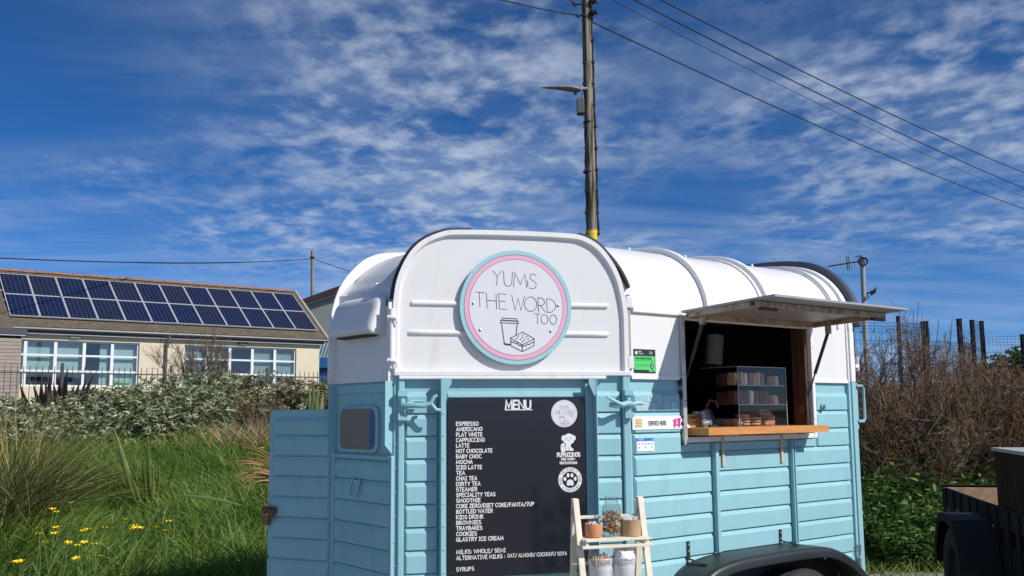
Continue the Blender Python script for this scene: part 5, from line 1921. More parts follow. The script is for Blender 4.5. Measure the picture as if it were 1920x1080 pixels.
def build_school():
    K = 11.35
    wall_v = 3.361 * K
    org = VD * wall_v
    GZ = 1.65
    s = thing('school_building', 'low cream rendered building with solar panels along its roof', 'building', Vector((org.x, org.y, 0)), ROT_T)
    T = T_SIDE                              # a along the front, b up, c towards the viewer
    # windows: mullions, transoms
    WL = (7.62, [7.99, 8.99, 9.975, 10.97], 11.94)
    WR = (13.65, [14.57, 15.54, 16.49, 17.47], 18.40)
    ZB, ZT = 2.56, 4.225
    TR = (3.12, 3.69)
    aL, aR, top = 5.5, 19.46, 4.70
    m = MB(T)
    m.box(aL, WL[0], 1.2, top, -.3, 0).box(WL[2], WR[0], 1.2, top, -.3, 0).box(WR[2], aR, 1.2, top, -.3, 0)
    for w in (WL, WR):
        m.box(w[0], w[2], 1.2, ZB, -.3, 0).box(w[0], w[2], ZT, top, -.3, 0)
    m.build('front_wall', CREAM, s)
    MB(T @ Matrix(((0, 0, 1, 0), (0, 1, 0, 0), (1, 0, 0, 0), (0, 0, 0, 1)))).prism([(-.3005, 1.2), (-.3005, 4.98), (-2.75, 6.72), (-6.3, 4.0), (-6.3, 1.2)], aR - .3, aR).build('gable_wall', CREAM, s)
    MB(T).box(aL, aR - .3, 1.2, 3.9, -6.3, -6.1).build('back_wall', CREAM, s)
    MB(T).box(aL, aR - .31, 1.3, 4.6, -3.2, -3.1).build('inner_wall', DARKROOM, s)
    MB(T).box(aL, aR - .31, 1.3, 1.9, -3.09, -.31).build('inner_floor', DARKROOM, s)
    for wi, (w0, mul, w1) in enumerate((WL, WR)):
        edges = [w0] + mul + [w1]
        win = MB(T).box(w0, w1, ZB, ZB + .06, -.16, -.08).box(w0, w1, ZT - .06, ZT, -.16, -.08).box(w0, w0 + .06, ZB + .06, ZT - .06, -.16, -.08).box(w1 - .06, w1, ZB + .06, ZT - .06, -.16, -.08).build('window', UPVC, s)
        for x in mul:
            MB(T).box(x - .055, x + .055, ZB + .061, ZT - .061, -.165, -.075).build('mullion', UPVC, win)
        rows = [ZB + .06, *TR, ZT - .06]
        for i in range(5):
            x0, x1 = edges[i] + .06, edges[i + 1] - .06
            for z in TR:
                MB(T).box(x0, x1, z - .035, z + .035, -.155, -.085).build('transom', UPVC, win)
            for r_ in range(3):
                MB(T).box(x0, x1, rows[r_] + .036 * (r_ > 0), rows[r_ + 1] - .036 * (r_ < 2), -.125, -.118).build('pane', PANE, win)
            # blinds behind the glass; one bay stands half open
            if wi == 0:
                if i == 3:
                    bl = [(x0 + .55, x1)]
                else:
                    bl = [(x0 - .05, x1 + .05)]
                for b0, b1 in bl:
                    MB(T).box(b0, b1, ZB + .35 * (i in (1, 2)), ZT, -.30, -.29).build('blind', BLIND, win)
            else:
                if i == 2:
                    continue
                mb = MB(T)
                x = x0 - .04
                xe = x1 if i != 1 else x0 + .55
                while x < xe:
                    mb.hexa([(x, ZB, -.30), (x + .085, ZB, -.255), (x + .085, ZB, -.252), (x, ZB, -.297), (x, ZT, -.30), (x + .085, ZT, -.255), (x + .085, ZT, -.252), (x, ZT, -.297)])
                    x += .115
                mb.build('vertical_blind', BLIND, win, kind='stuff')
    # sill clutter behind the left window
    for x0, x1, h, mt in ((9.3, 9.7, .16, NAVY), (10.15, 10.8, .10, KRAFT), (11.0, 11.7, .17, mat('green_box', (.05, .30, .04), .5)), (8.2, 8.9, .2, DARKROOM)):
        MB(T).box(x0, x1, ZB + .001, ZB + h, -.28, -.17).build('sill_box', mt, s)
    # roof
    P = radians(36)
    ez, ev = 4.67, .22
    Rf = T @ Matrix(((1, 0, 0, 0), (0, sin(P), cos(P), ez), (0, -cos(P), sin(P), ev), (0, 0, 0, 1)))        # a, up the slope, off the slope
    slope = 4.07
    rl, rr = 7.0, 19.72
    global SLATE
    SLATE = slate_material()
    roof = MB(Rf).box(rl, rr, 0, slope, -.10, 0).build('roof', SLATE, s)
    ridge_c, ridge_z = ev - slope * cos(P), ez + slope * sin(P)
    Rb = T @ Matrix(((1, 0, 0, 0), (0, -sin(P), cos(P), ridge_z), (0, -cos(P), -sin(P), ridge_c), (0, 0, 0, 1)))
    MB(Rb).box(rl, rr, .02, slope + .3, -.12, -.01).build('back_slope', SLATE, s)
    x = rl
    while x < rr - .1:
        mb = MB(T)
        l_ = .44
        n = 8
        a_ = [(.13 * cos(pi * k / n + 0), .10 * sin(pi * k / n)) for k in range(n + 1)]
        j = random.uniform(-.008, .008)
        vs = [(x, ridge_z - .04 + b + j, ridge_c + c) for c, b in a_] + [(x + l_, ridge_z - .04 + b + j, ridge_c + c) for c, b in a_]
        mb.add(vs, [(k, k + 1, n + 2 + k, n + 1 + k) for k in range(n)] + [tuple(range(n + 1)), tuple(range(n + 1, 2 * n + 2))])
        mb.build('ridge_tile', RIDGE, roof)
        x += l_ + .012
    MB(Rf).box(rr + .001, rr + .10, -.02, slope + .02, -.12, .03).build('verge', mat('verge_mortar', (.34, .31, .25), .9, .2, 6), roof)
    # solar panels, two rows of twelve: one built, the rest copied
    cell = solar_material()
    FR = mat('panel_frame', (.60, .61, .63), .35, .05, 5, metal=.3)
    pw, ph = 1.0, 1.535
    first = None
    for r_ in range(2):
        for i in range(12):
            o = bpy.data.objects.new('solar_panel', None)
            if first is None:
                fm = MB()
                w, h = pw - .012, ph - .012
                for bx in ((0, w, 0, .026), (0, w, h - .026, h), (0, .026, .0261, h - .0261), (w - .026, w, .0261, h - .0261)):
                    fm.box(*bx, 0, .045)
                f = fm.build('solar_panel', FR)
                g = MB().box(.027, w - .027, .027, h - .027, .010, .036).build('cell_sheet', cell, f)
                f.parent = s
                first = f
                o = f
            else:
                o = copy_tree(first, s)
            o.matrix_local = Rf @ Matrix.Translation((7.45 + i * pw, .54 + r_ * ph, .06))
    # rails under the panels
    for z in (.8, 1.7, 2.4, 3.3):
        MB(Rf).box(7.36, 19.48, z - .02, z + .02, .004, .058).build('panel_rail', FR, roof)
    # gutter, fascia, downpipe, lamps
    MB(T).tube([(7.3, ez - .08, ev + .03), (rr, ez - .08, ev + .03)], .065, 8).build('gutter', GUTTER, s, smooth=True)
    MB(T).box(7.3, rr - .15, ez - .24, ez - .04, ev - .06, ev - .03).build('fascia', GUTTER, s)
    MB(T).box(7.3, rr - .15, ez - .25, ez - .24, -.0, ev - .03).build('soffit', UPVC, s)
    MB(T).tube([(12.98, ez - .12, ev + .02), (12.98, ez - .35, ev - .02), (12.93, 4.05, .10), (12.93, 1.4, .10)], .05, 8).build('downpipe', mat('grey_pipe', (.16, .15, .16), .5), s, smooth=True)
    for a_, pale_lamp in ((9.61, 1), (16.03, 0)):  # the first lamp is pale, the second dark
        l_ = MB(T).box(a_ - .22, a_ + .22, 4.335, 4.40, .001, .11).build('bulkhead_lamp', LAMP_G if pale_lamp else BLACK_MET, s, bevel=.03, seg=3)
        MB(T).box(a_ - .17, a_ + .17, 4.325, 4.334, .02, .10).build('diffuser', UPVC if pale_lamp else LAMP_G, l_)
    # timber clad porch at the left
    pch = MB(T).box(4.8, 7.70, 1.2, 4.29, .01, .60).build('porch', DARKROOM, s)
    z = 1.7
    while z < 4.2:
        MB(T).box(4.8, 7.715, z, z + .115, .601, .625).build('cladding_board', GREY_WOOD, pch, bevel=.006)
        z += .125
    MB(T).box(4.7, 7.80, 4.291, 4.34, 0.01, .72).build('porch_trim', UPVC, pch)
    MB(T).box(4.7, 7.85, 4.341, 4.52, .01, .76).build('porch_roof', GUTTER, pch)
    MB(T).hexa([(4.7, 4.5205, .76), (7.42, 4.5205, .76), (7.42, 4.5205, 0.2), (4.7, 4.5205, .2), (4.7, 4.56, .7), (7.42, 4.56, .7), (7.36, 6.2, -1.8), (4.7, 6.2, -1.8)]).build('porch_slope', SLATE, pch)
    # low white wall below the window
    MB(T).box(7.75, 12.2, 1.5, 2.0, .9, 1.1).build('low_wall', UPVC, s)
    MB(T).box(8.6, 11.9, 2.15, 2.4, .3, .8).build('bench', mat('dark_bench', (.07, .065, .07), .7), s)


def build_second_building():
    # behind the right gable of the school
    Y = 56
    p = lambda x, y: at(x, y, Y)
    s = thing('grey_building', 'grey building with brown fascia behind the school, left of the trailer', 'building', (p(570, 700).x, Y, 1.7), radians(-8))
    sc = Y / F_PX
    X = lambda px: (px - 570) * sc
    Z = lambda py: (773 + .0083 * 390 - py) * sc + 1.5 - 1.7
    m = MB(TV)
    m.prism([(X(560), -.5), (X(560), Z(570)), (X(640), Z(548)), (X(720), Z(540)), (X(720), -.5)], -6, 0)
    m.build('wall', GREYWALL, s)
    MB(TV).prism([(X(552), Z(576)), (X(552), Z(567)), (X(640), Z(538)), (X(720), Z(528)), (X(720), Z(541)), (X(640), Z(550))], -6.2, .3).build('roof_fascia', FASCIA, s)
    MB(TV).prism([(X(552), Z(579.5)), (X(552), Z(576.2)), (X(640), Z(550.2)), (X(720), Z(541.2)), (X(720), Z(545)), (X(640), Z(553))], -6.1, .22).build('soffit_board', LAMP_G, s)
    # lean-to with glazed roof and blue doors in front
    m = MB(TV)
    for i in range(7):
        x = X(596 + i * 6)
        m.hexa([(x, Z(690), 1.6), (x + .05, Z(690), 1.6), (x + .05, Z(690) + .05, 1.55), (x, Z(690) + .05, 1.55), (x - .1, Z(640), .01), (x - .05, Z(640), .01), (x - .05, Z(640) + .05, .01), (x - .1, Z(640) + .05, .01)])
    m.build('glazing_bars', LAMP_G, s, kind='stuff')
    MB(TV).hexa([(X(590), Z(692), 1.6), (X(700), Z(692), 1.6), (X(700), Z(692) + .02, 1.6), (X(590), Z(692) + .02, 1.6), (X(590), Z(641), .02), (X(700), Z(641), .02), (X(700), Z(641) + .02, .02), (X(590), Z(641) + .02, .02)]).build('glazed_roof', mat('teal_glass', (.06, .16, .20), .2), s)
    MB(TV).box(X(590), X(700), Z(693), Z(675), 1.605, 1.7).build('blue_beam', mat('bright_blue', (.03, .16, .42), .5), s)
    MB(TV).box(X(590), X(700), -.5, Z(693.2), 1.45, 1.5).build('dark_doors', NAVY, s)
    for i in range(5):
        x = X(598 + i * 9)
        MB(TV).box(x, x + .10, -.5, Z(694), 1.501, 1.55).build('door_stile', mat('bright_blue', (0, 0, 0)), s)


def build_railing():
    # iron railing in front of the school
    r0 = UD * 2.0 + VD * 25.2
    f = thing('iron_railing', 'dark iron railing with pointed bars in front of the school', 'railing', (r0.x, r0.y, 0), ROT_T)
    za = lambda a: gz(*(r0 + UD * a).to_2d())
    L0, L1 = 1.5, 14.5
    zr = lambda a: 2.52
    m = MB(TV)
    a = L0
    while a < L1:
        z = za(a)
        m.tube([(a, z + .08, 0), (a, zr(a) + .16, 0)], .010, 4, False)
        a += .135
    m.build('bars', IRON, f, kind='stuff')
    for zz in (0, -.75):
        MB(TV).box(L0, L1, zr(0) + zz - .016, zr(0) + zz + .016, -.02, .02).build('rail', IRON, f)
    a = L0
    while a < L1:
        MB(TV).box(a - .03, a + .03, za(a) - .1, zr(a) + .24, -.03, .03).build('post', IRON, f)
        a += 2.6


build_school()
build_second_building()
build_railing()


# ------------------------------------------------------------------ poles, wires and mast
def wire(name, pts, r, label, group=None, n=5):
    m = MB().tube(pts, r, n)
    return tag(m.build(name, BLACK_MET, None, smooth=True), label, 'wire', group)


def sag(p, q, s, n=24):
    p, q = Vector(p), Vector(q)
    return [p.lerp(q, i / n) - Vector((0, 0, s * 4 * (i / n) * (1 - i / n))) for i in range(n + 1)]


def build_pole():
    Y = 20.
    top = at(1097, -70, Y); b = at(1112, 470, Y)
    d = (top - b).normalized()
    base = b - d * (b.z - gz(b.x, b.y)) / d.z
    p = thing('utility_pole', 'tall weathered wooden utility pole with street lamp behind the trailer', 'pole', base, 0)
    L_ = lambda P: P - base
    n = 26
    pts = [L_(base.lerp(top, i / n)) for i in range(n + 1)]
    rad = [.128 - .03 * i / n for i in range(n + 1)]
    MB().tube(pts, rad, 16).build('shaft', POLE_WOOD, p, smooth=True)
    q = L_(at(1110, 438, Y))
    MB().tube([q - Vector((0, 0, .14)), q + Vector((0, 0, .06))], .126, 16).build('yellow_band', YELLOW, p, smooth=True)
    for y in (230, 323):
        c = L_(at(1104, y, Y))
        MB().tube([c - Vector((0, 0, .015)), c + Vector((0, 0, .015))], .120, 16).build('strap', BLACK_MET, p, smooth=True)
    # cables clipped to the shaft
    for side, off in ((1, .128), (-1, .122)):
        m = MB()
        line = []
        for i in range(0, 33):
            y = 440 - i * 13.4
            if side < 0 and y < 10:
                break
            c = L_(at(1101 + (y - 50) * .024 + (0 if side > 0 else 0), y, Y))
            rr = off - .035 * (i / 33)
            line.append(c + Vector((side * rr * .96, -.05, 0)) + Vector((.01 * sin(i * 1.7), 0, 0)))
        m.tube(line, .022 if side > 0 else .014, 6)
        m.build('cable', BLACK_RUB, p, smooth=True)
        m = MB()
        for c in line[::3]:
            m.box(c.x - .03, c.x + .03, c.y - .035, c.y + .02, c.z - .02, c.z + .02)
        m.build('clips', BLACK_MET, p, kind='stuff')
    # street lamp head
    y0 = -.12
    A = lambda x, y: L_(at(x, y, Y - .1))
    prof = [(1013, 164.5, .012), (1030, 164, .04), (1050, 164.5, .065), (1070, 166, .085), (1083, 168, .075), (1089, 168.5, .045)]
    m = MB()
    vs, fs = [], []
    for x, y, r in prof:
        c = A(x, y)
        for k in range(10):
            a = 2 * pi * k / 10
            vs.append((c.x, c.y + r * 1.3 * cos(a), c.z + r * .75 * sin(a)))
    for i in range(len(prof) - 1):
        for k in range(10):
            fs.append((i * 10 + k, i * 10 + (k + 1) % 10, i * 10 + 10 + (k + 1) % 10, i * 10 + 10 + k))
    fs += [tuple(range(10)), tuple(range(50, 60))]
    m.add(vs, fs)
    h = m.build('lamp_head', mat('lamp_dull', (.21, .215, .22), .55, .15, 8), p, smooth=True)
    c = A(1079, 174)
    MB().tube([A(1086, 168), A(1094, 166), A(1101, 166)], .03, 8).build('lamp_arm', LAMP_G, p, smooth=True)
    MB().tube([c, c - Vector((0, 0, .03))], .035, 8).build('photocell', BLACK_MET, h)
    a, b_ = A(1082, 214), A(1093, 186)
    MB().box(a.x, b_.x + .02, -.2, .02, a.z, b_.z).build('fuse_box', mat('grey_box', (.10, .10, .10), .6), p, bevel=.01)
    MB().tube([A(1088, 186), A(1092, 176), A(1094, 168)], .012, 6).build('lamp_cable', BLACK_RUB, p, smooth=True)
    # insulators near the top
    for x, y in ((1109, 3), (1110, 24), (1108, -22)):
        c = A(x, y)
        MB(Matrix.Translation(c) @ Matrix.Rotation(radians(75), 4, 'Y')).lathe([(.02, -.02), (.07, 0), (.075, .03), (.045, .05), (.07, .07), (.065, .10), (.03, .12)], 12).build('insulator', mat('brown_insulator', (.05, .03, .025), .3), p, smooth=True)
    for x, y in ((1082, 9), (1088, 30)):
        c = A(x, y)
        MB().tube([c + Vector((-.10, 0, .04)), c + Vector((-.05, 0, -.03)), c + Vector((.02, 0, .02)), c + Vector((.13, 0, 0))], .022, 6).build('clamp', BLACK_MET, p, smooth=True)
    # wires leaving the pole
    far = 46
    for i, (x0, y0, x1, y1, s_, r) in enumerate(((1112, 42, 1990, 414, .55, .016), (1104, -45, 1990, 380, .5, .018), (1104, -70, 1990, 351, .5, .018), (1108, -20, 1990, 397, .45, .008))):
        wire('overhead_wire', sag(at(x0, y0, Y), at(x1, y1, far), s_ * .55), r,
             ('lowest of the overhead wires running right from the pole', 'second lowest thick overhead wire running down to the right', 'topmost overhead wire running down to the right', 'faint thin overhead wire between the lowest and second thick wires')[i], 'overhead wires right of the pole')
    wire('overhead_wire', sag(at(1086, 29, Y), at(700, -75, 13), .1), .014, 'short black wire leaving the pole to the upper left', None)
    wire('overhead_wire', sag(at(1082, 9, Y), at(1000, -60, 17), .05), .012, 'short upper wire at the left of the pole head', None)


def build_small_pole():
    Y = 58.
    t, b = at(586, 470, Y), at(587.5, 640, Y)
    base = Vector((b.x, Y, gz(b.x, Y)))
    p = thing('wooden_pole', 'thin wooden pole behind the buildings, left of the trailer', 'pole', base, 0)
    MB().tube([(0, 0, 0), (t.x - base.x, 0, t.z - base.z)], [.13, .10], 10).build('shaft', mat_wood('pale_pole', (.16, .14, .11), (.34, .30, .25), (10, 10, .5), .9, .3), p, smooth=True)
    MB().tube([(t.x - base.x - .14, -.1, t.z - base.z - .42), (t.x - base.x + .14, -.1, t.z - base.z - .42)], .05, 6).build('clamp', BLACK_MET, p)
    a = at(584, 485.5, Y)
    pts = sag(at(-60, 481, 30), a, .22, 40)
    tag(MB().tube(pts, [.022 if abs(i - 20) > 6 else .03 for i in range(41)], 5).build('overhead_cable', BLACK_RUB, None, smooth=True), 'black cable crossing the sky above the school roof', 'wire')
    tag(MB().tube(sag(at(588, 485.5, Y), at(760, 530, 70), .2), .022, 5).build('overhead_cable', BLACK_RUB, None, smooth=True), 'black cable from the thin pole down behind the trailer roof', 'wire')


def build_mast():
    Y = 24.
    b, t = at(1623, 640, Y), at(1616.5, 480, Y)
    base = Vector((b.x, Y, gz(b.x, Y)))
    p = thing('aerial_mast', 'grey mast with television aerial and floodlight right of the trailer', 'mast', base, 0)
    R = lambda P: P - base
    GM = mat('mast_grey', (.36, .35, .33), .5, .1, 8)
    MB().tube([(0, 0, 0), R(b), R(t)], .058, 12).build('shaft', GM, p, smooth=True)
    # aerial: boom with elements
    a0, a1 = R(at(1553, 499.5, Y)), R(at(1612, 490, Y))
    bm_ = MB().tube([a0, a1], .016, 6).build('boom', BLACK_MET, p)
    for i in range(9):
        c = a0.lerp(a1, i / 9.5)
        l_ = .13 + .05 * (i % 3 == 1)
        MB().tube([c - Vector((.01, 0, l_)), c + Vector((-.01, 0, l_ * 1.1))], .006, 5).build('element', LAMP_G, bm_)
    c = R(at(1590, 493.5, Y))
    MB().tube([c + Vector((-.025, 0, .16)), c + Vector((.025, 0, .16)), c + Vector((.025, 0, -.16)), c + Vector((-.025, 0, -.16)), c + Vector((-.025, 0, .16))], .012, 5).build('dipole', BLACK_MET, bm_)
    c = R(at(1616, 491, Y))
    m = MB()
    for k in range(2):
        ring = [c + Vector((.11 * cos(t_), -.06 - .03 * k, .10 * sin(t_))) for t_ in np.linspace(0, 2 * pi, 13)]
        m.tube(ring, .018, 6)
    m.build('cable_coil', BLACK_RUB, p, smooth=True)
    MB().tube([R(at(1604, 482, Y)), R(at(1608, 480, Y)), R(at(1618, 480, Y))], .014, 6).build('top_cable', BLACK_RUB, p, smooth=True)
    # floodlight
    m = MB()
    q = [at(1634, 546, Y), at(1643, 537.5, Y - .2), at(1641, 546, Y - .3), at(1631, 553, Y - .1)]
    q = [R(v) for v in q]
    nn = (q[1] - q[0]).cross(q[3] - q[0]).normalized() * .04
    m.hexa(q + [v + nn for v in q])
    fl = m.build('floodlight', BLACK_MET, p, bevel=.01)
    cc = sum(q, Vector()) / 4
    w = [cc + (v - cc) * .75 for v in q]
    sgn = -1 if nn.y > 0 else 1
    e = nn * (1 if nn.y < 0 else 0) + (nn.normalized() * (.004 if nn.y < 0 else -.004))
    MB().hexa([v + e for v in w] + [v + e * 1.05 for v in w]).build('lens', LAMP_G, fl)
    MB().tube([R(at(1620, 551, Y)), R(at(1628, 550, Y)), R(at(1635, 546, Y))], .022, 6).build('arm', BLACK_MET, p)
    MB().tube([R(at(1624, 553, Y)), R(at(1629, 556, Y)), R(at(1628, 560, Y)), R(at(1623, 561, Y))], .012, 6).build('lead', BLACK_RUB, p, smooth=True)


build_pole()
build_small_pole()
build_mast()


# ------------------------------------------------------------------ mesh fence on the right
def build_fence():
    f = thing('mesh_fence', 'dark steel mesh fence with square posts behind the bare bushes', 'fence', (at(1733, 760, 14.5).x, 14.5, 0), 0)
    o = Vector(f.location)
    posts = {'a': (1596, 596, 16.5, .06), 'b': (1683.5, 594, 16.2, .05), 'c': (1733, 604, 14.5, .085), 'd': (1798, 599, 16.5, .07), 'e': (1822, 601, 18.3, .065), 'f': (1840, 603, 19.0, .065), 'g': (1917, 628, 18.6, .07), 'h': (1990, 640, 18.2, .07)}
    tops = {}
    for k, (x, y, Y, w) in posts.items():
        t = at(x, y, Y); z0 = gz(t.x, Y)
        t2 = Vector((at(x + 9, y, Y).x, Y, 0))
        m = MB()
        m.box(t.x - o.x - w / 2, t.x - o.x + w / 2, Y - o.y - w / 2, Y - o.y + w / 2, z0, t.z)
        m.build('post', FENCE, f, bevel=.004)
        MB().box(t.x - o.x - w / 2 - .004, t.x - o.x + w / 2 + .004, Y - o.y - w / 2 - .004, Y - o.y + w / 2 + .004, t.z + .0005, t.z + .012).build('cap', FENCE, f)
        tops[k] = t

    def panel(k0, k1, y0, y1, dens=.06, vr=.0024, n_h=12, bends=(.06, .8, 1.5)):
        a, b = tops[k0], tops[k1]
        A = at(posts[k0][0], y0, posts[k0][2]); B = at(posts[k1][0], y1, posts[k1][2])
        ln = (Vector((B.x, B.y)) - Vector((A.x, A.y))).length
        n = max(2, int(ln / dens))
        nn = Vector((B.y - A.y, -(B.x - A.x), 0)).normalized()
        if nn.y > 0:
            nn = -nn
        m = MB()
        h = min(A.z - gz(A.x, A.y), B.z - gz(B.x, B.y)) - .05
        lev = [0]
        for bz in bends:
            lev += [bz, bz + .05, bz + .10]
        lev = sorted(x for x in lev if x < h) + [h]
        offs = [(.035 if any(abs(l - (bz + .05)) < 1e-6 for bz in bends) else 0) for l in lev]
        for i in range(n + 1):
            P = A.lerp(B, i / n) - o
            m.tube([P + Vector((0, 0, -l)) + nn * f_ for l, f_ in zip(lev, offs)], vr, 3, False)
        hl = set(lev) | {bz + q for bz in bends for q in (.0, .1)} | set(np.arange(.3, h, .2))
        for l in sorted(hl):
            f_ = offs[lev.index(l)] if l in lev else 0
            if l > h:
                continue
            m.tube([A - o + Vector((0, 0, -l)) + nn * f_, B - o + Vector((0, 0, -l)) + nn * f_], vr * 1.3, 3, False)
        m.build('mesh_panel', FENCE, f)
    panel('a', 'b', 604, 605)
    panel('b', 'c', 605, 607)
    panel('c', 'd', 640, 642)
    panel('d', 'e', 640, 645)
    panel('e', 'f', 602, 603)
    panel('f', 'g', 632, 630)
    panel('g', 'h', 630, 640)


build_fence()


# ------------------------------------------------------------------ dark utility trailer on the right
def build_utility_trailer():
    ax = Vector((.213, .977, 0)).normalized()
    org = Vector((3.29, 6.85, 0))
    rot = math.atan2(ax.y, ax.x) - pi / 2
    t = thing('utility_trailer', 'dark flatbed utility trailer standing in shade at the right edge', 'trailer', org, rot)
    # local: x to the right, y away from the camera
    y0, y1, wd = -2.2, 1.70, 1.35
    ZB, ZT = .46, .84
    BK = mat('trailer_black', (.014, .013, .013), .75, .3, 8, spec=.25)
    MB().box(0, .022, y0, y1, .70, ZT).build('side_board', BK, t, bevel=.003)
    MB().box(0, .022, y0, y1, ZB - .02, .60).build('side_board', BK, t, bevel=.003)
    y = y1 - .03
    k = 0
    while y > y0:
        MB().box(-.012, -.0005, y - .05 - .06 * (k % 2), y + .03, ZB - .02, ZT - .012).build('stake', BK, t, bevel=.002)
        MB().box(.0005, .0215, y - .05 - .05 * (k % 2), y + .03, .6005, .6995).build('stake_block', BK, t)
        y -= .30 if k % 2 else .24
        k += 1
    MB().box(-.004, wd, y1 + .0005, y1 + .022, ZB, ZT).build('end_board', BED_WOOD, t, bevel=.003)
    MB().box(-.01, wd + .02, y1 + .0225, y1 + .05, ZB - .05, ZT + .012).build('end_frame', BK, t, bevel=.003)
    MB().box(-.012, wd + .02, y1 - .0, y1 + .05, ZT + .0125, ZT + .022).build('end_cap', BK, t)
    MB().box(wd, wd + .022, y0, y1, ZB, ZT).build('far_board', BED_WOOD, t)
    yy = y0
    x = .025
    while x < wd - .02:
        MB().box(x, min(x + .128, wd - .004), y0, y1 - .002, ZB, ZB + .022).build('floor_board', BED_WOOD, t, bevel=.002)
        x += .132
    MB().box(.0, wd, y0, y1, ZB - .10, ZB - .021).build('chassis', BK, t)
    # angular mudguard and wheel outside the board
    wy, wr = .35, .33
    prof = [(-.43, .30), (-.41, .50), (-.24, .72), (.0, .75), (.24, .72), (.40, .52), (.43, .36)]
    m = MB()
    for i in range(len(prof) - 1):
        (a, za), (b, zb) = prof[i], prof[i + 1]
        m.hexa([(-.27, wy + a, za), (-.0135, wy + a, za), (-.0135, wy + b, zb), (-.27, wy + b, zb), (-.27, wy + a * 1.02, za + .012), (-.0135, wy + a * 1.02, za + .012), (-.0135, wy + b * 1.02, zb + .012), (-.27, wy + b * 1.02, zb + .012)])
    mg = m.build('mudguard', mat('mudguard_plastic', (.016, .017, .021), .6, .2, 8, spec=.3), t)
    m = MB()
    for i in range(len(prof) - 1):
        (a, za), (b, zb) = prof[i], prof[i + 1]
        ka, kb = .9, .9
        m.hexa([(-.275, wy + a * ka, za - .05), (-.270, wy + a * ka, za - .05), (-.270, wy + b * kb, zb - .05), (-.275, wy + b * kb, zb - .05), (-.275, wy + a * 1.02, za + .012), (-.270, wy + a * 1.02, za + .012), (-.270, wy + b * 1.02, zb + .012), (-.275, wy + b * 1.02, zb + .012)])
    m.build('mudguard_lip', BK, mg)
    T = Matrix.Translation((-.245, wy, wr + .005)) @ Matrix.Rotation(pi / 2, 4, 'Y')
    w = MB(T).lathe([(.05, .04), (.09, .03), (.15, .06), (.19, .02), (.19, .17), (.05, .17)], 24).build('wheel', BK, t, smooth=True)
    MB(T).lathe([(.19, .02), (.21, .005), (.28, 0), (.315, .012), (.328, .03), (.330, .045), (.322, .05), (.322, .06), (.330, .065), (.330, .085), (.322, .09), (.322, .10), (.330, .105), (.330, .125), (.322, .13), (.322, .14), (.330, .145), (.328, .16), (.315, .178), (.28, .19), (.21, .185), (.19, .17)], 48, close=False).build('tyre', TYRE, w, smooth=True)
    MB().tube([(-.1, wy, wr + .005), (wd + .1, wy, wr + .005)], .03, 8).build('axle', BK, t)
    MB(Matrix.Translation((wd + .05, wy, wr + .005)) @ Matrix.Rotation(pi / 2, 4, 'Y')).lathe([(0, 0), (.3, 0), (.33, .04), (.33, .15), (.3, .19), (0, .19)], 28).build('wheel', TYRE, t, smooth=True)
    m = MB().tube([(.10, .62, .60), (.2, .40, .70), (.35, .25, .66), (.5, .2, .56)], .011, 6)
    m.build('loose_cable', BLACK_RUB, t, smooth=True)
    # the wooden crate on it
    W = Matrix.Translation(org) @ Matrix.Rotation(rot, 4, 'Z')
    c = thing('wooden_crate', 'dark stained slatted wooden crate standing on the utility trailer', 'crate', W @ Vector((.03, .10, ZB + .0225)), rot)
    h = .745
    MB().box(.02, 1.0, -1.4, -.02, .0, h - .02).build('core', DARK_WOOD, c)
    y = -.005
    while y > -1.4:
        MB().box(0, .0195, y - .088, y, 0, h - .02).build('slat', DARK_WOOD, c, bevel=.002)
        y -= .092
    x = .02
    while x < 1.0:
        MB().box(x, x + .088, -.0195, 0, 0, h - .02).build('slat', DARK_WOOD, c, bevel=.002)
        x += .092
    MB().box(-.015, 1.03, -1.42, .015, h - .0195, h + .004).build('lid', mat('weathered_lid', (.42, .42, .42), .6, .1, 5), c, bevel=.002)


build_utility_trailer()


# ------------------------------------------------------------------ planting
LEAF_SILVER = mat_leaf('silver_leaf', [(.06, .06, .028), (.13, .155, .065), (.24, .28, .135), (.37, .41, .24), (.56, .59, .43)], .6, .2)
LEAF_DULL = mat_leaf('dull_leaf', [(.09, .065, .04), (.16, .13, .07), (.22, .21, .11), (.30, .31, .17), (.42, .43, .29)], .7, .2)
TWIG = mat_leaf('twig', [(.055, .038, .026), (.11, .076, .048), (.20, .142, .088), (.32, .235, .15)], .85, 0)
TWIG_RED = mat_leaf('rust_twig', [(.06, .037, .023), (.13, .078, .045), (.23, .14, .08), (.36, .24, .14)], .85, 0)
GRASS = mat_leaf('grass', [(.045, .080, .014), (.095, .165, .026), (.16, .265, .042), (.25, .37, .068), (.36, .44, .12)], .5, .4)
DRYGRASS = mat_leaf('tussock_grass', [(.06, .11, .028), (.13, .19, .055), (.25, .25, .09), (.42, .29, .12), (.52, .36, .16)], .55, .3)
STRAWGRASS = mat_leaf('straw_grass', [(.16, .13, .06), (.34, .25, .12), (.50, .38, .21), (.60, .50, .32)], .6, .3)
FLAX = mat_leaf('flax_leaf', [(.07, .11, .03), (.14, .20, .055), (.24, .30, .09), (.38, .42, .18)], .4, .2)
FLAXRED = mat_leaf('orange_flax', [(.16, .13, .05), (.30, .17, .06), (.46, .22, .09), (.50, .34, .18)], .45, .2)
FLAXDARK = mat_leaf('dark_flax', [(.030, .020, .020), (.055, .034, .032), (.085, .055, .048)], .45, .1)
NETTLE = mat_leaf('green_leaf', [(.028, .055, .012), (.065, .13, .024), (.115, .215, .04), (.20, .32, .075)], .5, .35)
IVY = mat_leaf('ivy_leaf', [(.025, .045, .015), (.05, .09, .025), (.09, .15, .04), (.15, .2, .06)], .4, .2)
BARK = mat('bark', (.10, .075, .055), .9, .3, 20, .4, 60)


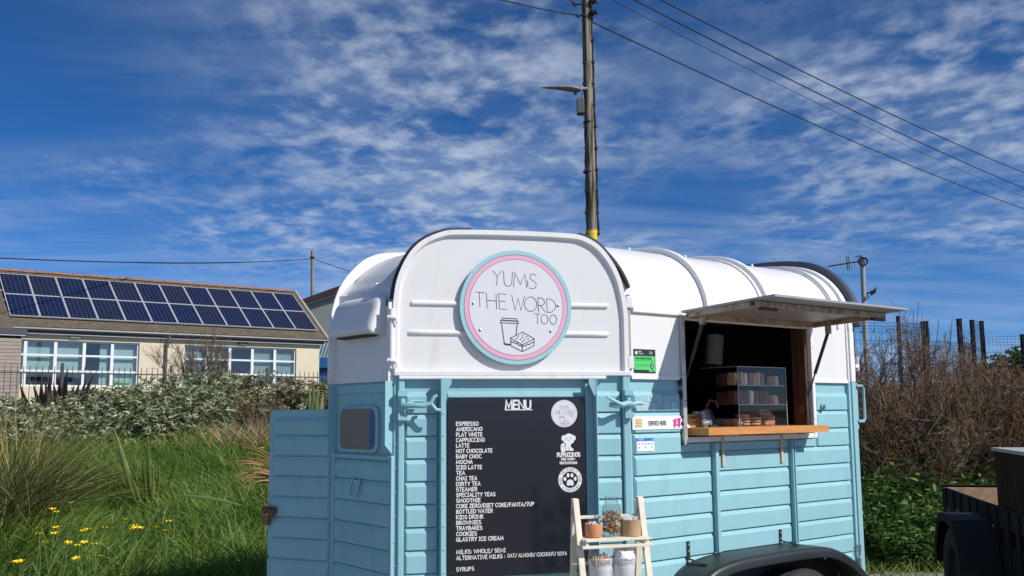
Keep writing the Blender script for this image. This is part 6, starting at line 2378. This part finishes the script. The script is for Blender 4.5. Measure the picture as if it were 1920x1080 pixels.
def pick_lumps(lumps, n):
    c = np.array([l[0] for l in lumps], float); r = np.array([l[1] for l in lumps], float)
    w = (r[:, 0] * r[:, 2]) ** 1.0
    return c, r, RNG.choice(len(lumps), n, p=w / w.sum())


def leafy_bush(name, label, lumps, n_ros, leaf_l, leaf_w, m, base, per=7, cat='bush', group=None, inner=.45, stems_n=22, stem_m=None, spread=1.0):
    o = thing(name, label, cat, base, 0, group)
    b = np.array(base)
    c, r, idx = pick_lumps(lumps, n_ros)
    d = norm(RNG.normal(size=(n_ros, 3)) * np.array([1, 1, .9]))
    rad = np.where(RNG.random(n_ros) < inner, RNG.uniform(.35, .85, n_ros), RNG.uniform(.85, 1.06, n_ros))
    # broken outline: some directions stand out, some are hollow
    rad = rad * (1 + .13 * np.sin(d[:, 0] * 7 + idx) * np.sin(d[:, 2] * 6 + idx * 2) + .06 * np.sin(d[:, 1] * 13))
    P = c[idx] + d * r[idx] * rad[:, None]
    keep = P[:, 2] > ground_z(P[:, 0], P[:, 1]) + .02
    P, d = P[keep], d[keep]
    n = len(P)
    ax = norm(d * .8 + np.array([0, 0, .55]) + RNG.normal(size=(n, 3)) * .35)
    PP = np.repeat(P, per, 0); AX = np.repeat(ax, per, 0)
    dirs = norm(AX * RNG.uniform(.2, 1.0, (n * per, 1)) + norm(np.cross(AX, RNG.normal(size=(n * per, 3)))) * spread)
    base_var = np.repeat(np.clip(RNG.normal(.5, .22, n), 0, 1), per)
    var = np.clip(base_var + RNG.normal(0, .16, n * per), 0, 1)
    PP = PP - b + AX * (RNG.uniform(-.03, .03, (n * per, 1)))
    L_ = blades(PP, dirs, leaf_l * RNG.uniform(.7, 1.25, n * per), leaf_w * RNG.uniform(.8, 1.2, n * per), .25, 2, [.35, 1.0], var)
    mesh_np('crown', *L_[:3], m, o, L_[3])
    # woody stems from the ground into the lumps
    k = stems_n
    ii = RNG.integers(0, len(lumps), k)
    tgt = c[ii] + RNG.normal(size=(k, 3)) * r[ii] * .5
    st = c[ii].copy(); st[:, :2] = b[:2] * .35 + c[ii][:, :2] * .65 + RNG.normal(size=(k, 2)) * .08
    st[:, 2] = ground_z(st[:, 0], st[:, 1]) - .02
    dd = tgt - st
    s = stems(st - b, dd, np.linalg.norm(dd, axis=1), .016, 0, 4)
    mesh_np('stems', *s[:3], stem_m or TWIG, o, s[3])
    return o


def hedge():
    def lump(px, py, Y, rx, rz, ry=None):
        p = at(px, py, Y)
        return ((p.x, p.y, p.z), (rx, ry or rx, rz))
    S = lambda Y: Y / F_PX
    specs = [
        ('silver-grey leafy shrub at the left edge below the school', [(-25, 800, 12.2, .55, .42), (40, 810, 12.2, .42, .36), (70, 830, 11.9, .38, .32), (10, 840, 11.8, .45, .35)], 900, LEAF_SILVER),
        ('silver-grey leafy shrub behind the upright flax plant', [(110, 800, 12.6, .40, .34), (170, 790, 12.7, .45, .36), (225, 775, 12.8, .42, .36), (190, 820, 12.2, .42, .30), (130, 830, 12.2, .35, .30), (255, 800, 12.5, .4, .34)], 1500, LEAF_SILVER),
        ('tallest silver-grey shrub in the middle of the hedge', [(285, 770, 13.0, .46, .40), (345, 755, 13.2, .46, .38), (395, 748, 13.3, .40, .36), (320, 800, 12.6, .42, .30), (380, 785, 12.8, .42, .34)], 1500, LEAF_SILVER),
        ('dull brownish shrub of the hedge beside the blue trailer door', [(440, 748, 13.9, .42, .36), (500, 745, 14.0, .44, .32), (560, 752, 14.0, .44, .30), (610, 755, 14.0, .4, .28), (470, 775, 13.6, .42, .26)], 1300, LEAF_DULL),
    ]
    for i, (lab, ls, n, m) in enumerate(specs):
        L = [lump(*l) for l in ls]
        c = np.mean([l[0] for l in L], axis=0)
        base = (float(c[0]), float(c[1]), gz(c[0], c[1]))
        leafy_bush('leafy_shrub', lab, L, n, .075, .022, m, base, 7, 'shrub', 'shrubs of the hedge', .42, 26)
    # dead lower twigs under the right shrubs
    pts = []
    for px in np.linspace(405, 520, 60):
        p = at(px, RNG.uniform(800, 830), 13.3)
        pts.append((p.x, p.y + RNG.uniform(-.2, .3), gz(p.x, p.y)))
    pts = np.array(pts)
    b = pts.mean(0)
    o = thing('dead_shrub', 'tangle of dead brown stems under the dull shrub', 'shrub', tuple(b), 0)
    parts, _, _ = grow(pts - b, RNG.normal(size=(60, 3)) * .35 + np.array([0, 0, 1]), [6, 3], [.42, .25, .12], [.010, .006, .004], 3, .5, 0, .4)
    V, q, t, a = join_np(parts)
    mesh_np('stems', V, q, t, TWIG, o, a)


def bare_shrub():
    # leafless shrub before the school wall
    base = at(385, 735, 30.)
    base.z = gz(base.x, base.y)
    o = thing('bare_shrub', 'leafless twiggy shrub in front of the school wall', 'shrub', base, 0)
    n = 9
    P = RNG.normal(size=(n, 3)) * np.array([.2, .2, 0])
    D = RNG.normal(size=(n, 3)) * np.array([.45, .4, 0]) + np.array([0, 0, 1.0])
    parts, tp, td = grow(P, D, [7, 6, 4], [1.55, .75, .45, .28], [.022, .011, .007, .005], 4, .42, 0, .35, .05)
    V, q, t, a = join_np(parts)
    mesh_np('branches', V, q, t, TWIG, o, a)


def grass_field():
    # long grass over the bank, left of the trailer
    def field(n, ymin, ymax, lo, hi, ln, wd, m, name, lab, var_shift=0., rmin=-.66, rmax=-.16):
        Y = ymin + (ymax - ymin) * RNG.random(n * 2) ** .8
        R = RNG.uniform(rmin, rmax, n * 2)
        X = R * Y
        keep = (X < -1.25 - .02 * (Y - 5)) & (X > -9)
        # keep clear of the trailer door
        X, Y = X[keep][:n], Y[keep][:n]
        n = len(X)
        clump = np.sin(X * 2.3 + 1) * np.sin(Y * 2.9) + .6 * np.sin(X * 5.1 + Y * 3.3) + .5 * np.sin(X * 1.1 - Y * 1.7 + 2)
        L_ = ln * RNG.uniform(.5, 1.15, n) * (1 + .22 * clump)
        fx = at(285, 955, 9.3)
        near = np.exp(-(((X - fx.x) / .55) ** 2 + ((Y - fx.y + .35) / .7) ** 2))
        L_ = L_ * (1 - .55 * near)
        P = np.stack([X, Y, ground_z(X, Y) - .01], 1)
        lean = np.stack([np.sin(X * 1.7 + Y) * .35 + .18, np.cos(X * 1.3 - Y * 1.1) * .3 - .12, np.zeros(n)], 1)
        D = RNG.normal(size=(n, 3)) * np.array([.30, .30, .05]) + lean * .8 + np.array([0, 0, 1])
        var = np.clip(.48 + .16 * clump + RNG.normal(0, .22, n) + var_shift, 0, 1)
        b = blades(P, D, L_, wd * RNG.uniform(.6, 1.4, n), RNG.uniform(.15, .75, n), 4, [.9, 1.0, .85, .5], var)
        o = mesh_np(name, *b[:3], m, None, b[3])
        o['kind'] = 'stuff'
        o['label'] = lab
        o['category'] = 'grass'
    field(70000, 5.7, 14.5, 0, 0, .38, .0085, GRASS, 'long_grass', 'long green grass growing over the bank')
    field(9000, 5.7, 14.5, 0, 0, .30, .011, FLAX, 'broad_grass', 'broader paler grass blades among the long grass')
    field(14000, 13.5, 27, 0, 0, .30, .014, GRASS, 'far_grass', 'rough grass behind the hedge', 0, -.62, -.18)


def tussock(name, label, px, py, Y, n, ln, wd, m, spread, droop=.7, lean=(0, 0), cat='grass clump', rbase=.15, nseg=6, up=1.0, prof=None, var=None):
    p = at(px, py, Y)
    base = (p.x, p.y, gz(p.x, p.y))
    o = thing(name, label, cat, base, 0)
    P = RNG.normal(size=(n, 3)) * np.array([rbase, rbase, 0]); P[:, 2] = 0
    D = RNG.normal(size=(n, 3)) * np.array([spread, spread, .05]) + np.array([lean[0], lean[1], up])
    b = blades(P, D, ln * RNG.uniform(.55, 1.15, n), wd * RNG.uniform(.6, 1.3, n), droop * RNG.uniform(.4, 1.3, n), nseg, prof or [.8, 1, 1, .9, .7, .4][:nseg], var)
    mesh_np('leaves', *b[:3], m, o, b[3])
    return o


def strap_leaf(o, p0, p1, w, m, sagv=0., fold=.3, name='leaf', var=.5, tip=.15):
    """one sword-shaped leaf, folded along its middle"""
    p0, p1 = Vector(p0), Vector(p1)
    d = (p1 - p0); L_ = d.length; d.normalize()
    view = Vector((0, -1, .1))
    side = d.cross(view).normalized()
    nn = side.cross(d).normalized()
    vs, fs = [], []
    n = 10
    for i in range(n + 1):
        t = i / n
        c = p0.lerp(p1, t) - Vector((0, 0, sagv * 4 * t * (1 - t)))
        ww = w / 2 * (min(1, .55 + t * 1.6) if t < .3 else (1 if t < .6 else max(tip * (t >= .999), (1 - t) / .4) ** .75))
        if t >= .999:
            ww = w * .02
        vs += [c + side * ww + nn * ww * fold, c, c - side * ww + nn * ww * fold]
    for i in range(n):
        fs += [(3 * i, 3 * i + 1, 3 * i + 4, 3 * i + 3), (3 * i + 1, 3 * i + 2, 3 * i + 5, 3 * i + 4)]
    V = np.array([tuple(v) for v in vs])
    ob = mesh_np(name, V, np.array(fs), np.zeros((0, 3), int), m, o, np.full(len(V), var), True)
    ob.modifiers.new('thick', 'SOLIDIFY').thickness = .003
    return ob


def flax_plants():
    # upright green flax in the middle of the grass
    Y = 9.3
    b = at(285, 955, Y); base = Vector((b.x, b.y, gz(b.x, b.y)))
    o = thing('green_flax', 'upright green flax plant with sword leaves in the grass', 'plant', base, 0)
    for x0, y0, x1, y1, w, v in ((262, 930, 214, 803, .055, .85), (272, 940, 240, 880, .03, .3), (284, 950, 277, 815, .042, .45), (280, 945, 265, 850, .028, .15), (290, 950, 300, 880, .03, .5), (288, 950, 310, 905, .028, .3), (292, 950, 335, 852, .022, .1), (276, 950, 250, 900, .03, .6), (286, 955, 288, 870, .03, .75), (294, 955, 318, 892, .02, .6)):
        strap_leaf(o, at(x0, y0 + 30, Y) - base, at(x1, y1, Y - .1) - base, w, FLAX, 0, .35, 'leaf', v)
    o2b = at(445, 950, 8.8)
    o2 = thing('fallen_flax_leaf', 'long flax leaf bent over and lying in the grass', 'leaf', (o2b.x, o2b.y, gz(o2b.x, o2b.y)), 0)
    bb = Vector(o2.location)
    strap_leaf(o2, at(452, 948, 8.6) - bb, at(322, 929, 8.4) - bb, .034, FLAX, -.02, .5, 'leaf', .25)
    # dark flax before the school
    Y = 17.
    b = at(130, 770, Y); base = Vector((b.x, b.y, gz(b.x, b.y)))
    o = thing('dark_flax', 'dark purple flax with upright spiky leaves before the school', 'plant', base, 0)
    for i, (x0, x1, y1) in enumerate(((62, 37, 718), (78, 78, 708), (84, 96, 700), (88, 62, 720), (110, 112, 706), (104, 128, 692), (118, 126, 696), (128, 150, 714), (136, 176, 700), (140, 162, 708), (100, 84, 712), (96, 76, 722), (120, 140, 720), (132, 180, 722), (70, 40, 730), (90, 95, 712), (115, 100, 716), (142, 172, 730), (30, 10, 735), (66, 20, 742))):
        strap_leaf(o, at(x0, 800, Y) - base, at(x1, y1, Y + RNG.uniform(-.2, .2)) - base, .085, FLAXDARK, 0, .3, 'leaf', float(RNG.random()))
    # green spears behind the open door
    Y = 12.
    b = at(588, 770, Y); base = Vector((b.x, b.y, gz(b.x, b.y)))
    o = thing('spear_plant', 'few upright green spear leaves behind the open blue door', 'plant', base, 0)
    for x0, x1, y1, v in ((588, 588, 712, .4), (592, 596, 726, .5), (584, 580, 730, .7), (598, 606, 735, .9)):
        strap_leaf(o, at(x0, 800, Y) - base, at(x1, y1, Y) - base, .05, FLAX, 0, .3, 'leaf', v)


def tussocks():
    tussock('golden_tussock', 'large golden and green tussock grass at the left edge', 5, 990, 8.2, 520, 1.15, .009, DRYGRASS, .30, .55, (.12, -.05), rbase=.13, var=np.clip(RNG.normal(.34, .24, 520), 0, 1))
    tussock('golden_tussock', 'sprawling golden grass blades leaning right from the left tussock', 40, 985, 8.3, 130, 1.25, .008, DRYGRASS, .28, .75, (.55, -.05), rbase=.12, var=np.clip(RNG.normal(.38, .25, 130), 0, 1))
    tussock('golden_tussock', 'upright golden stems standing over the left tussock', 22, 985, 8.4, 110, 1.30, .008, DRYGRASS, .13, .25, (.02, 0), rbase=.16, var=np.clip(RNG.normal(.68, .22, 110), 0, 1))
    tussock('straw_tussock', 'pale dry straw grass clump left of the open door', 455, 850, 12.2, 420, .55, .010, STRAWGRASS, .32, .4, (-.02, -.05), rbase=.25, var=None)
    tussock('straw_tussock', 'small dry straw grass clump below the dull shrub', 505, 835, 12.4, 260, .50, .010, STRAWGRASS, .30, .4, (0, -.05), rbase=.2)
    # orange flax fan that pokes out from behind the open door
    Y = 7.6
    b = at(545, 940, Y); base = Vector((b.x, b.y, gz(b.x, b.y)))
    o = thing('orange_flax', 'orange-brown arching flax leaves poking out behind the open door', 'plant', base, 0)
    for x1, y1, w, v in ((438, 832, .020, .3), (432, 866, .022, .55), (428, 880, .018, .2), (436, 892, .022, .7), (430, 905, .020, .6), (445, 917, .022, .95), (455, 850, .018, .5), (442, 872, .016, .9), (450, 898, .018, .4), (470, 822, .02, .2), (462, 912, .02, .8), (448, 838, .018, .4), (440, 858, .016, .3), (436, 870, .018, .15), (446, 884, .018, .5), (432, 898, .016, .8), (452, 908, .018, .6), (458, 862, .016, .4), (464, 876, .018, .1), (470, 890, .02, .7)):
        x0, y0 = 545 + RNG.uniform(-8, 8), 905 + (y1 - 870) * .35
        strap_leaf(o, at(x0, y0, Y + .1) - base, at(x1, y1, Y - RNG.uniform(0, .3)) - base, w * .62, FLAXRED, -.06, .25, 'leaf', v)


def flowers():
    proto = thing('yellow_flower', 'small yellow wild flower on a thin stem in the grass', 'flower', (0, 0, 0), 0, 'yellow flowers in the grass')
    MB().tube([(0, 0, -.14), (.01, 0, .12), (0, .01, .30)], .0022, 5).build('stem', STEM_G, proto)
    for k in range(6):
        a = 2 * pi * k / 6
        d, s_ = Vector((cos(a), sin(a), 0)), Vector((-sin(a), cos(a), 0))
        vs = [d * .002 + Vector((0, .01, .30)), d * .013 + s_ * .008 + Vector((0, .01, .305)), d * .021 + s_ * .006 + Vector((0, .01, .315)), d * .021 - s_ * .006 + Vector((0, .01, .315)), d * .013 - s_ * .008 + Vector((0, .01, .305))]
        MB().add(vs, [(0, 1, 2, 3, 4)]).build('petal', PETAL, proto)
    MB().lathe([(.007, .30), (.006, .305), (0, .307)], 8, (0, .01, 0)).build('centre', mat('flower_centre', (.6, .38, .01), .6), proto)
    spots = [(95, 952), (102, 958), (120, 985), (152, 938), (75, 999), (98, 997), (163, 993), (172, 990), (180, 987), (98, 1013), (114, 1013), (124, 1018), (150, 1012), (160, 1019), (180, 1019), (170, 1040), (162, 1037), (43, 1049), (228, 972), (243, 984), (255, 986), (263, 983), (297, 986), (311, 993), (267, 1028), (332, 974), (368, 1010), (392, 1019), (363, 1039), (221, 1078), (234, 1075), (240, 985), (253, 846), (481, 838), (47, 1045)]
    first = True
    for i, (x, y) in enumerate(spots):
        # where the line of sight meets a point 0.3 m over the bank
        Y = 6.0
        while Y < 16:
            p = at(x, y, Y)
            if p.z < gz(p.x, Y) + .43:
                break
            Y += .03
        o = proto if first else copy_tree(proto)
        first = False
        p = at(x, y, Y)
        o.location = (p.x, p.y, p.z - .315)
        o.rotation_euler = (random.uniform(-.25, .05), random.uniform(-.15, .15), random.uniform(0, 6))
        o.scale = (1.25, 1.25, 1.0)


def right_thicket():
    # three big bare bushes, then green undergrowth
    specs = [('tall bare brown bush nearest the trailer end', 1640, 12.0, 2.22, .80, TWIG, 72), ('reddish bare brown bush in front of the fence post', 1730, 12.3, 2.02, .85, TWIG_RED, 78), ('low spreading bare bush behind the utility trailer', 1840, 12.6, 1.80, .90, TWIG_RED, 72), ('dark bare bush at the right edge below the fence', 1925, 12.8, 1.55, .8, TWIG, 36)]
    for lab, px, Y, h, w, m, n in specs:
        p = at(px, 900, Y)
        base = (p.x, Y, gz(p.x, Y))
        o = thing('bare_bush', lab, 'bush', base, 0, 'bare bushes along the fence')
        P = RNG.normal(size=(n, 3)) * np.array([w * .34, .28, 0])
        D = P * np.array([1.5, 1.0, 0]) / w + RNG.normal(size=(n, 3)) * np.array([.30, .28, .05]) + np.array([0, 0, 1])
        parts, tp, td = grow(P, D, [10, 7, 4], [h * .72, .50, .30, .17], [.014, .0075, .0048, .0034], 4, .52, 0, .26, .06, .10)
        V, q, t, a = join_np(parts)
        mesh_np('branches', V, q, t, m, o, a)
        # arching lower twigs
        k = 130
        P2 = RNG.normal(size=(k, 3)) * np.array([w * .5, .25, 0]); P2[:, 1] -= .25; P2[:, 2] = RNG.uniform(.1, .9, k)
        D2 = RNG.normal(size=(k, 3)) * np.array([1, .5, .5])
        s = stems(P2, D2, RNG.uniform(.3, .8, k), .005, -.25, 5, None, .05)
        mesh_np('loose_twigs', *s[:3], m, o, s[3])
        # clinging dead leaves
        k = 2600
        src = V[RNG.integers(0, len(V), k)]
        b = blades(src, RNG.normal(size=(k, 3)), RNG.uniform(.02, .05, k), RNG.uniform(.010, .02, k), .2, 2, [.5, 1])
        mesh_np('dead_leaves', *b[:3], m, o, b[3])
    # thin whips above the bush by the fence post
    p = at(1745, 720, 13.4)
    base = Vector((p.x, 13.4, gz(p.x, 13.4)))
    o = thing('whippy_sapling', 'thin bare sapling with upright whips beside the thick fence post', 'sapling', base, 0)
    parts = []
    P, D, Ln = [], [], []
    for x0, y0, x1, y1 in ((1712, 700, 1695, 585), (1728, 720, 1705, 620), (1740, 700, 1772, 612), (1745, 680, 1785, 598), (1730, 690, 1728, 575), (1735, 680, 1745, 582), (1748, 700, 1790, 640), (1722, 690, 1700, 640), (1742, 660, 1738, 590), (1755, 720, 1786, 660), (1700, 700, 1690, 622), (1665, 700, 1668, 625)):
        a, b = at(x0, y0 + 160, 13.4) - base, at(x1, y1, 13.4) - base
        P.append(tuple(a)); D.append(tuple(b - a)); Ln.append((b - a).length)
    s = stems(np.array(P), np.array(D), np.array(Ln), .012, 0, 6, None, .012)
    t2, _, _ = grow(s[4][:, 3], np.array(D), [6], [.5, .28], [.007, .005], 2, .5, 0, .3)
    V, q, t, a = join_np([s[:4]] + t2)
    mesh_np('branches', V, q, t, TWIG, o, a)

    # broad-leaved green undergrowth
    def under(label, x0, x1, Y0, Y1, n, h, ll, lw, m, per=9):
        X0, X1 = at(x0, 900, (Y0 + Y1) / 2).x, at(x1, 900, (Y0 + Y1) / 2).x
        base = ((X0 + X1) / 2, (Y0 + Y1) / 2, 0)
        o = thing('green_weeds', label, 'weeds', base, 0, 'weeds at the foot of the bushes')
        P = np.stack([RNG.uniform(X0, X1, n), RNG.uniform(Y0, Y1, n), np.zeros(n)], 1)
        P[:, 2] = ground_z(P[:, 0], P[:, 1])
        tt = (P[:, 1] - Y0) / (Y1 - Y0)
        hh = h * (.35 + .65 * tt) * RNG.uniform(.55, 1.1, n)
        st = stems(P - base, RNG.normal(size=(n, 3)) * .18 + np.array([0, 0, 1]), hh, .006, 0, 3, np.full(n, .4), .03)
        C = st[4]
        k = per
        t = RNG.uniform(.25, 1.02, (n, k)) * 3
        i0 = np.minimum(t.astype(int), 2); fr = (t - i0)[..., None]
        pos = (C[np.arange(n)[:, None], i0] * (1 - fr) + C[np.arange(n)[:, None], i0 + 1] * fr).reshape(-1, 3)
        D = norm(RNG.normal(size=(n * k, 3)) * np.array([1, 1, .35]) + np.array([0, -.1, .35]))
        b = blades(pos, D, ll * RNG.uniform(.6, 1.3, n * k), lw * RNG.uniform(.7, 1.3, n * k), .35, 3, [.4, 1, .8])
        V, q, tr, a = join_np([st[:4], b])
        mesh_np('leaves', V, q, tr, m, o, a)
    under('green weeds growing right beside the trailer end', 1610, 1700, 9.4, 10.9, 520, .90, .065, .026, NETTLE)
    under('bright broad-leaved weeds left of the utility trailer', 1690, 1800, 9.5, 11.2, 520, 1.0, .080, .040, NETTLE)
    under('broad-leaved weeds rising behind the utility trailer', 1790, 1960, 10.2, 11.6, 380, 1.0, .095, .050, NETTLE, 8)
    # ivy and brambles over the far fence
    L = [((at(x, y, 21).x, 21., at(x, y, 21).z), (rx, .4, rz)) for x, y, rx, rz in ((1880, 690, .5, .25), (1910, 680, .45, .30), (1850, 705, .4, .22), (1925, 720, .5, .4), (1945, 690, .5, .4))]
    c = np.mean([l[0] for l in L], axis=0)
    leafy_bush('ivy_bush', 'green ivy bush behind the fence at the right edge', L, 420, .10, .06, IVY, (float(c[0]), 21., gz(c[0], 21.)), 6, 'bush', None, .4, 16)
    # grass at the foot of the weeds
    n = 7000
    Y = RNG.uniform(8.8, 10.6, n); X = RNG.uniform(.30, .56, n) * Y
    P = np.stack([X, Y, ground_z(X, Y) - .01], 1)
    keep = (RNG.random(n) < sstep(8.8, 9.8, Y))
    P = P[keep]; n = len(P)
    b = blades(P, RNG.normal(size=(n, 3)) * .35 + np.array([0, 0, 1]), RNG.uniform(.06, .24, n), .007, .4, 3, [.9, 1, .6])
    g = mesh_np('verge_grass', *b[:3], GRASS, None, b[3])
    g['kind'] = 'stuff'; g['label'] = 'short rough grass at the edge of the gravel'; g['category'] = 'grass'


hedge()
bare_shrub()
grass_field()
tussocks()
flax_plants()
flowers()
right_thicket()
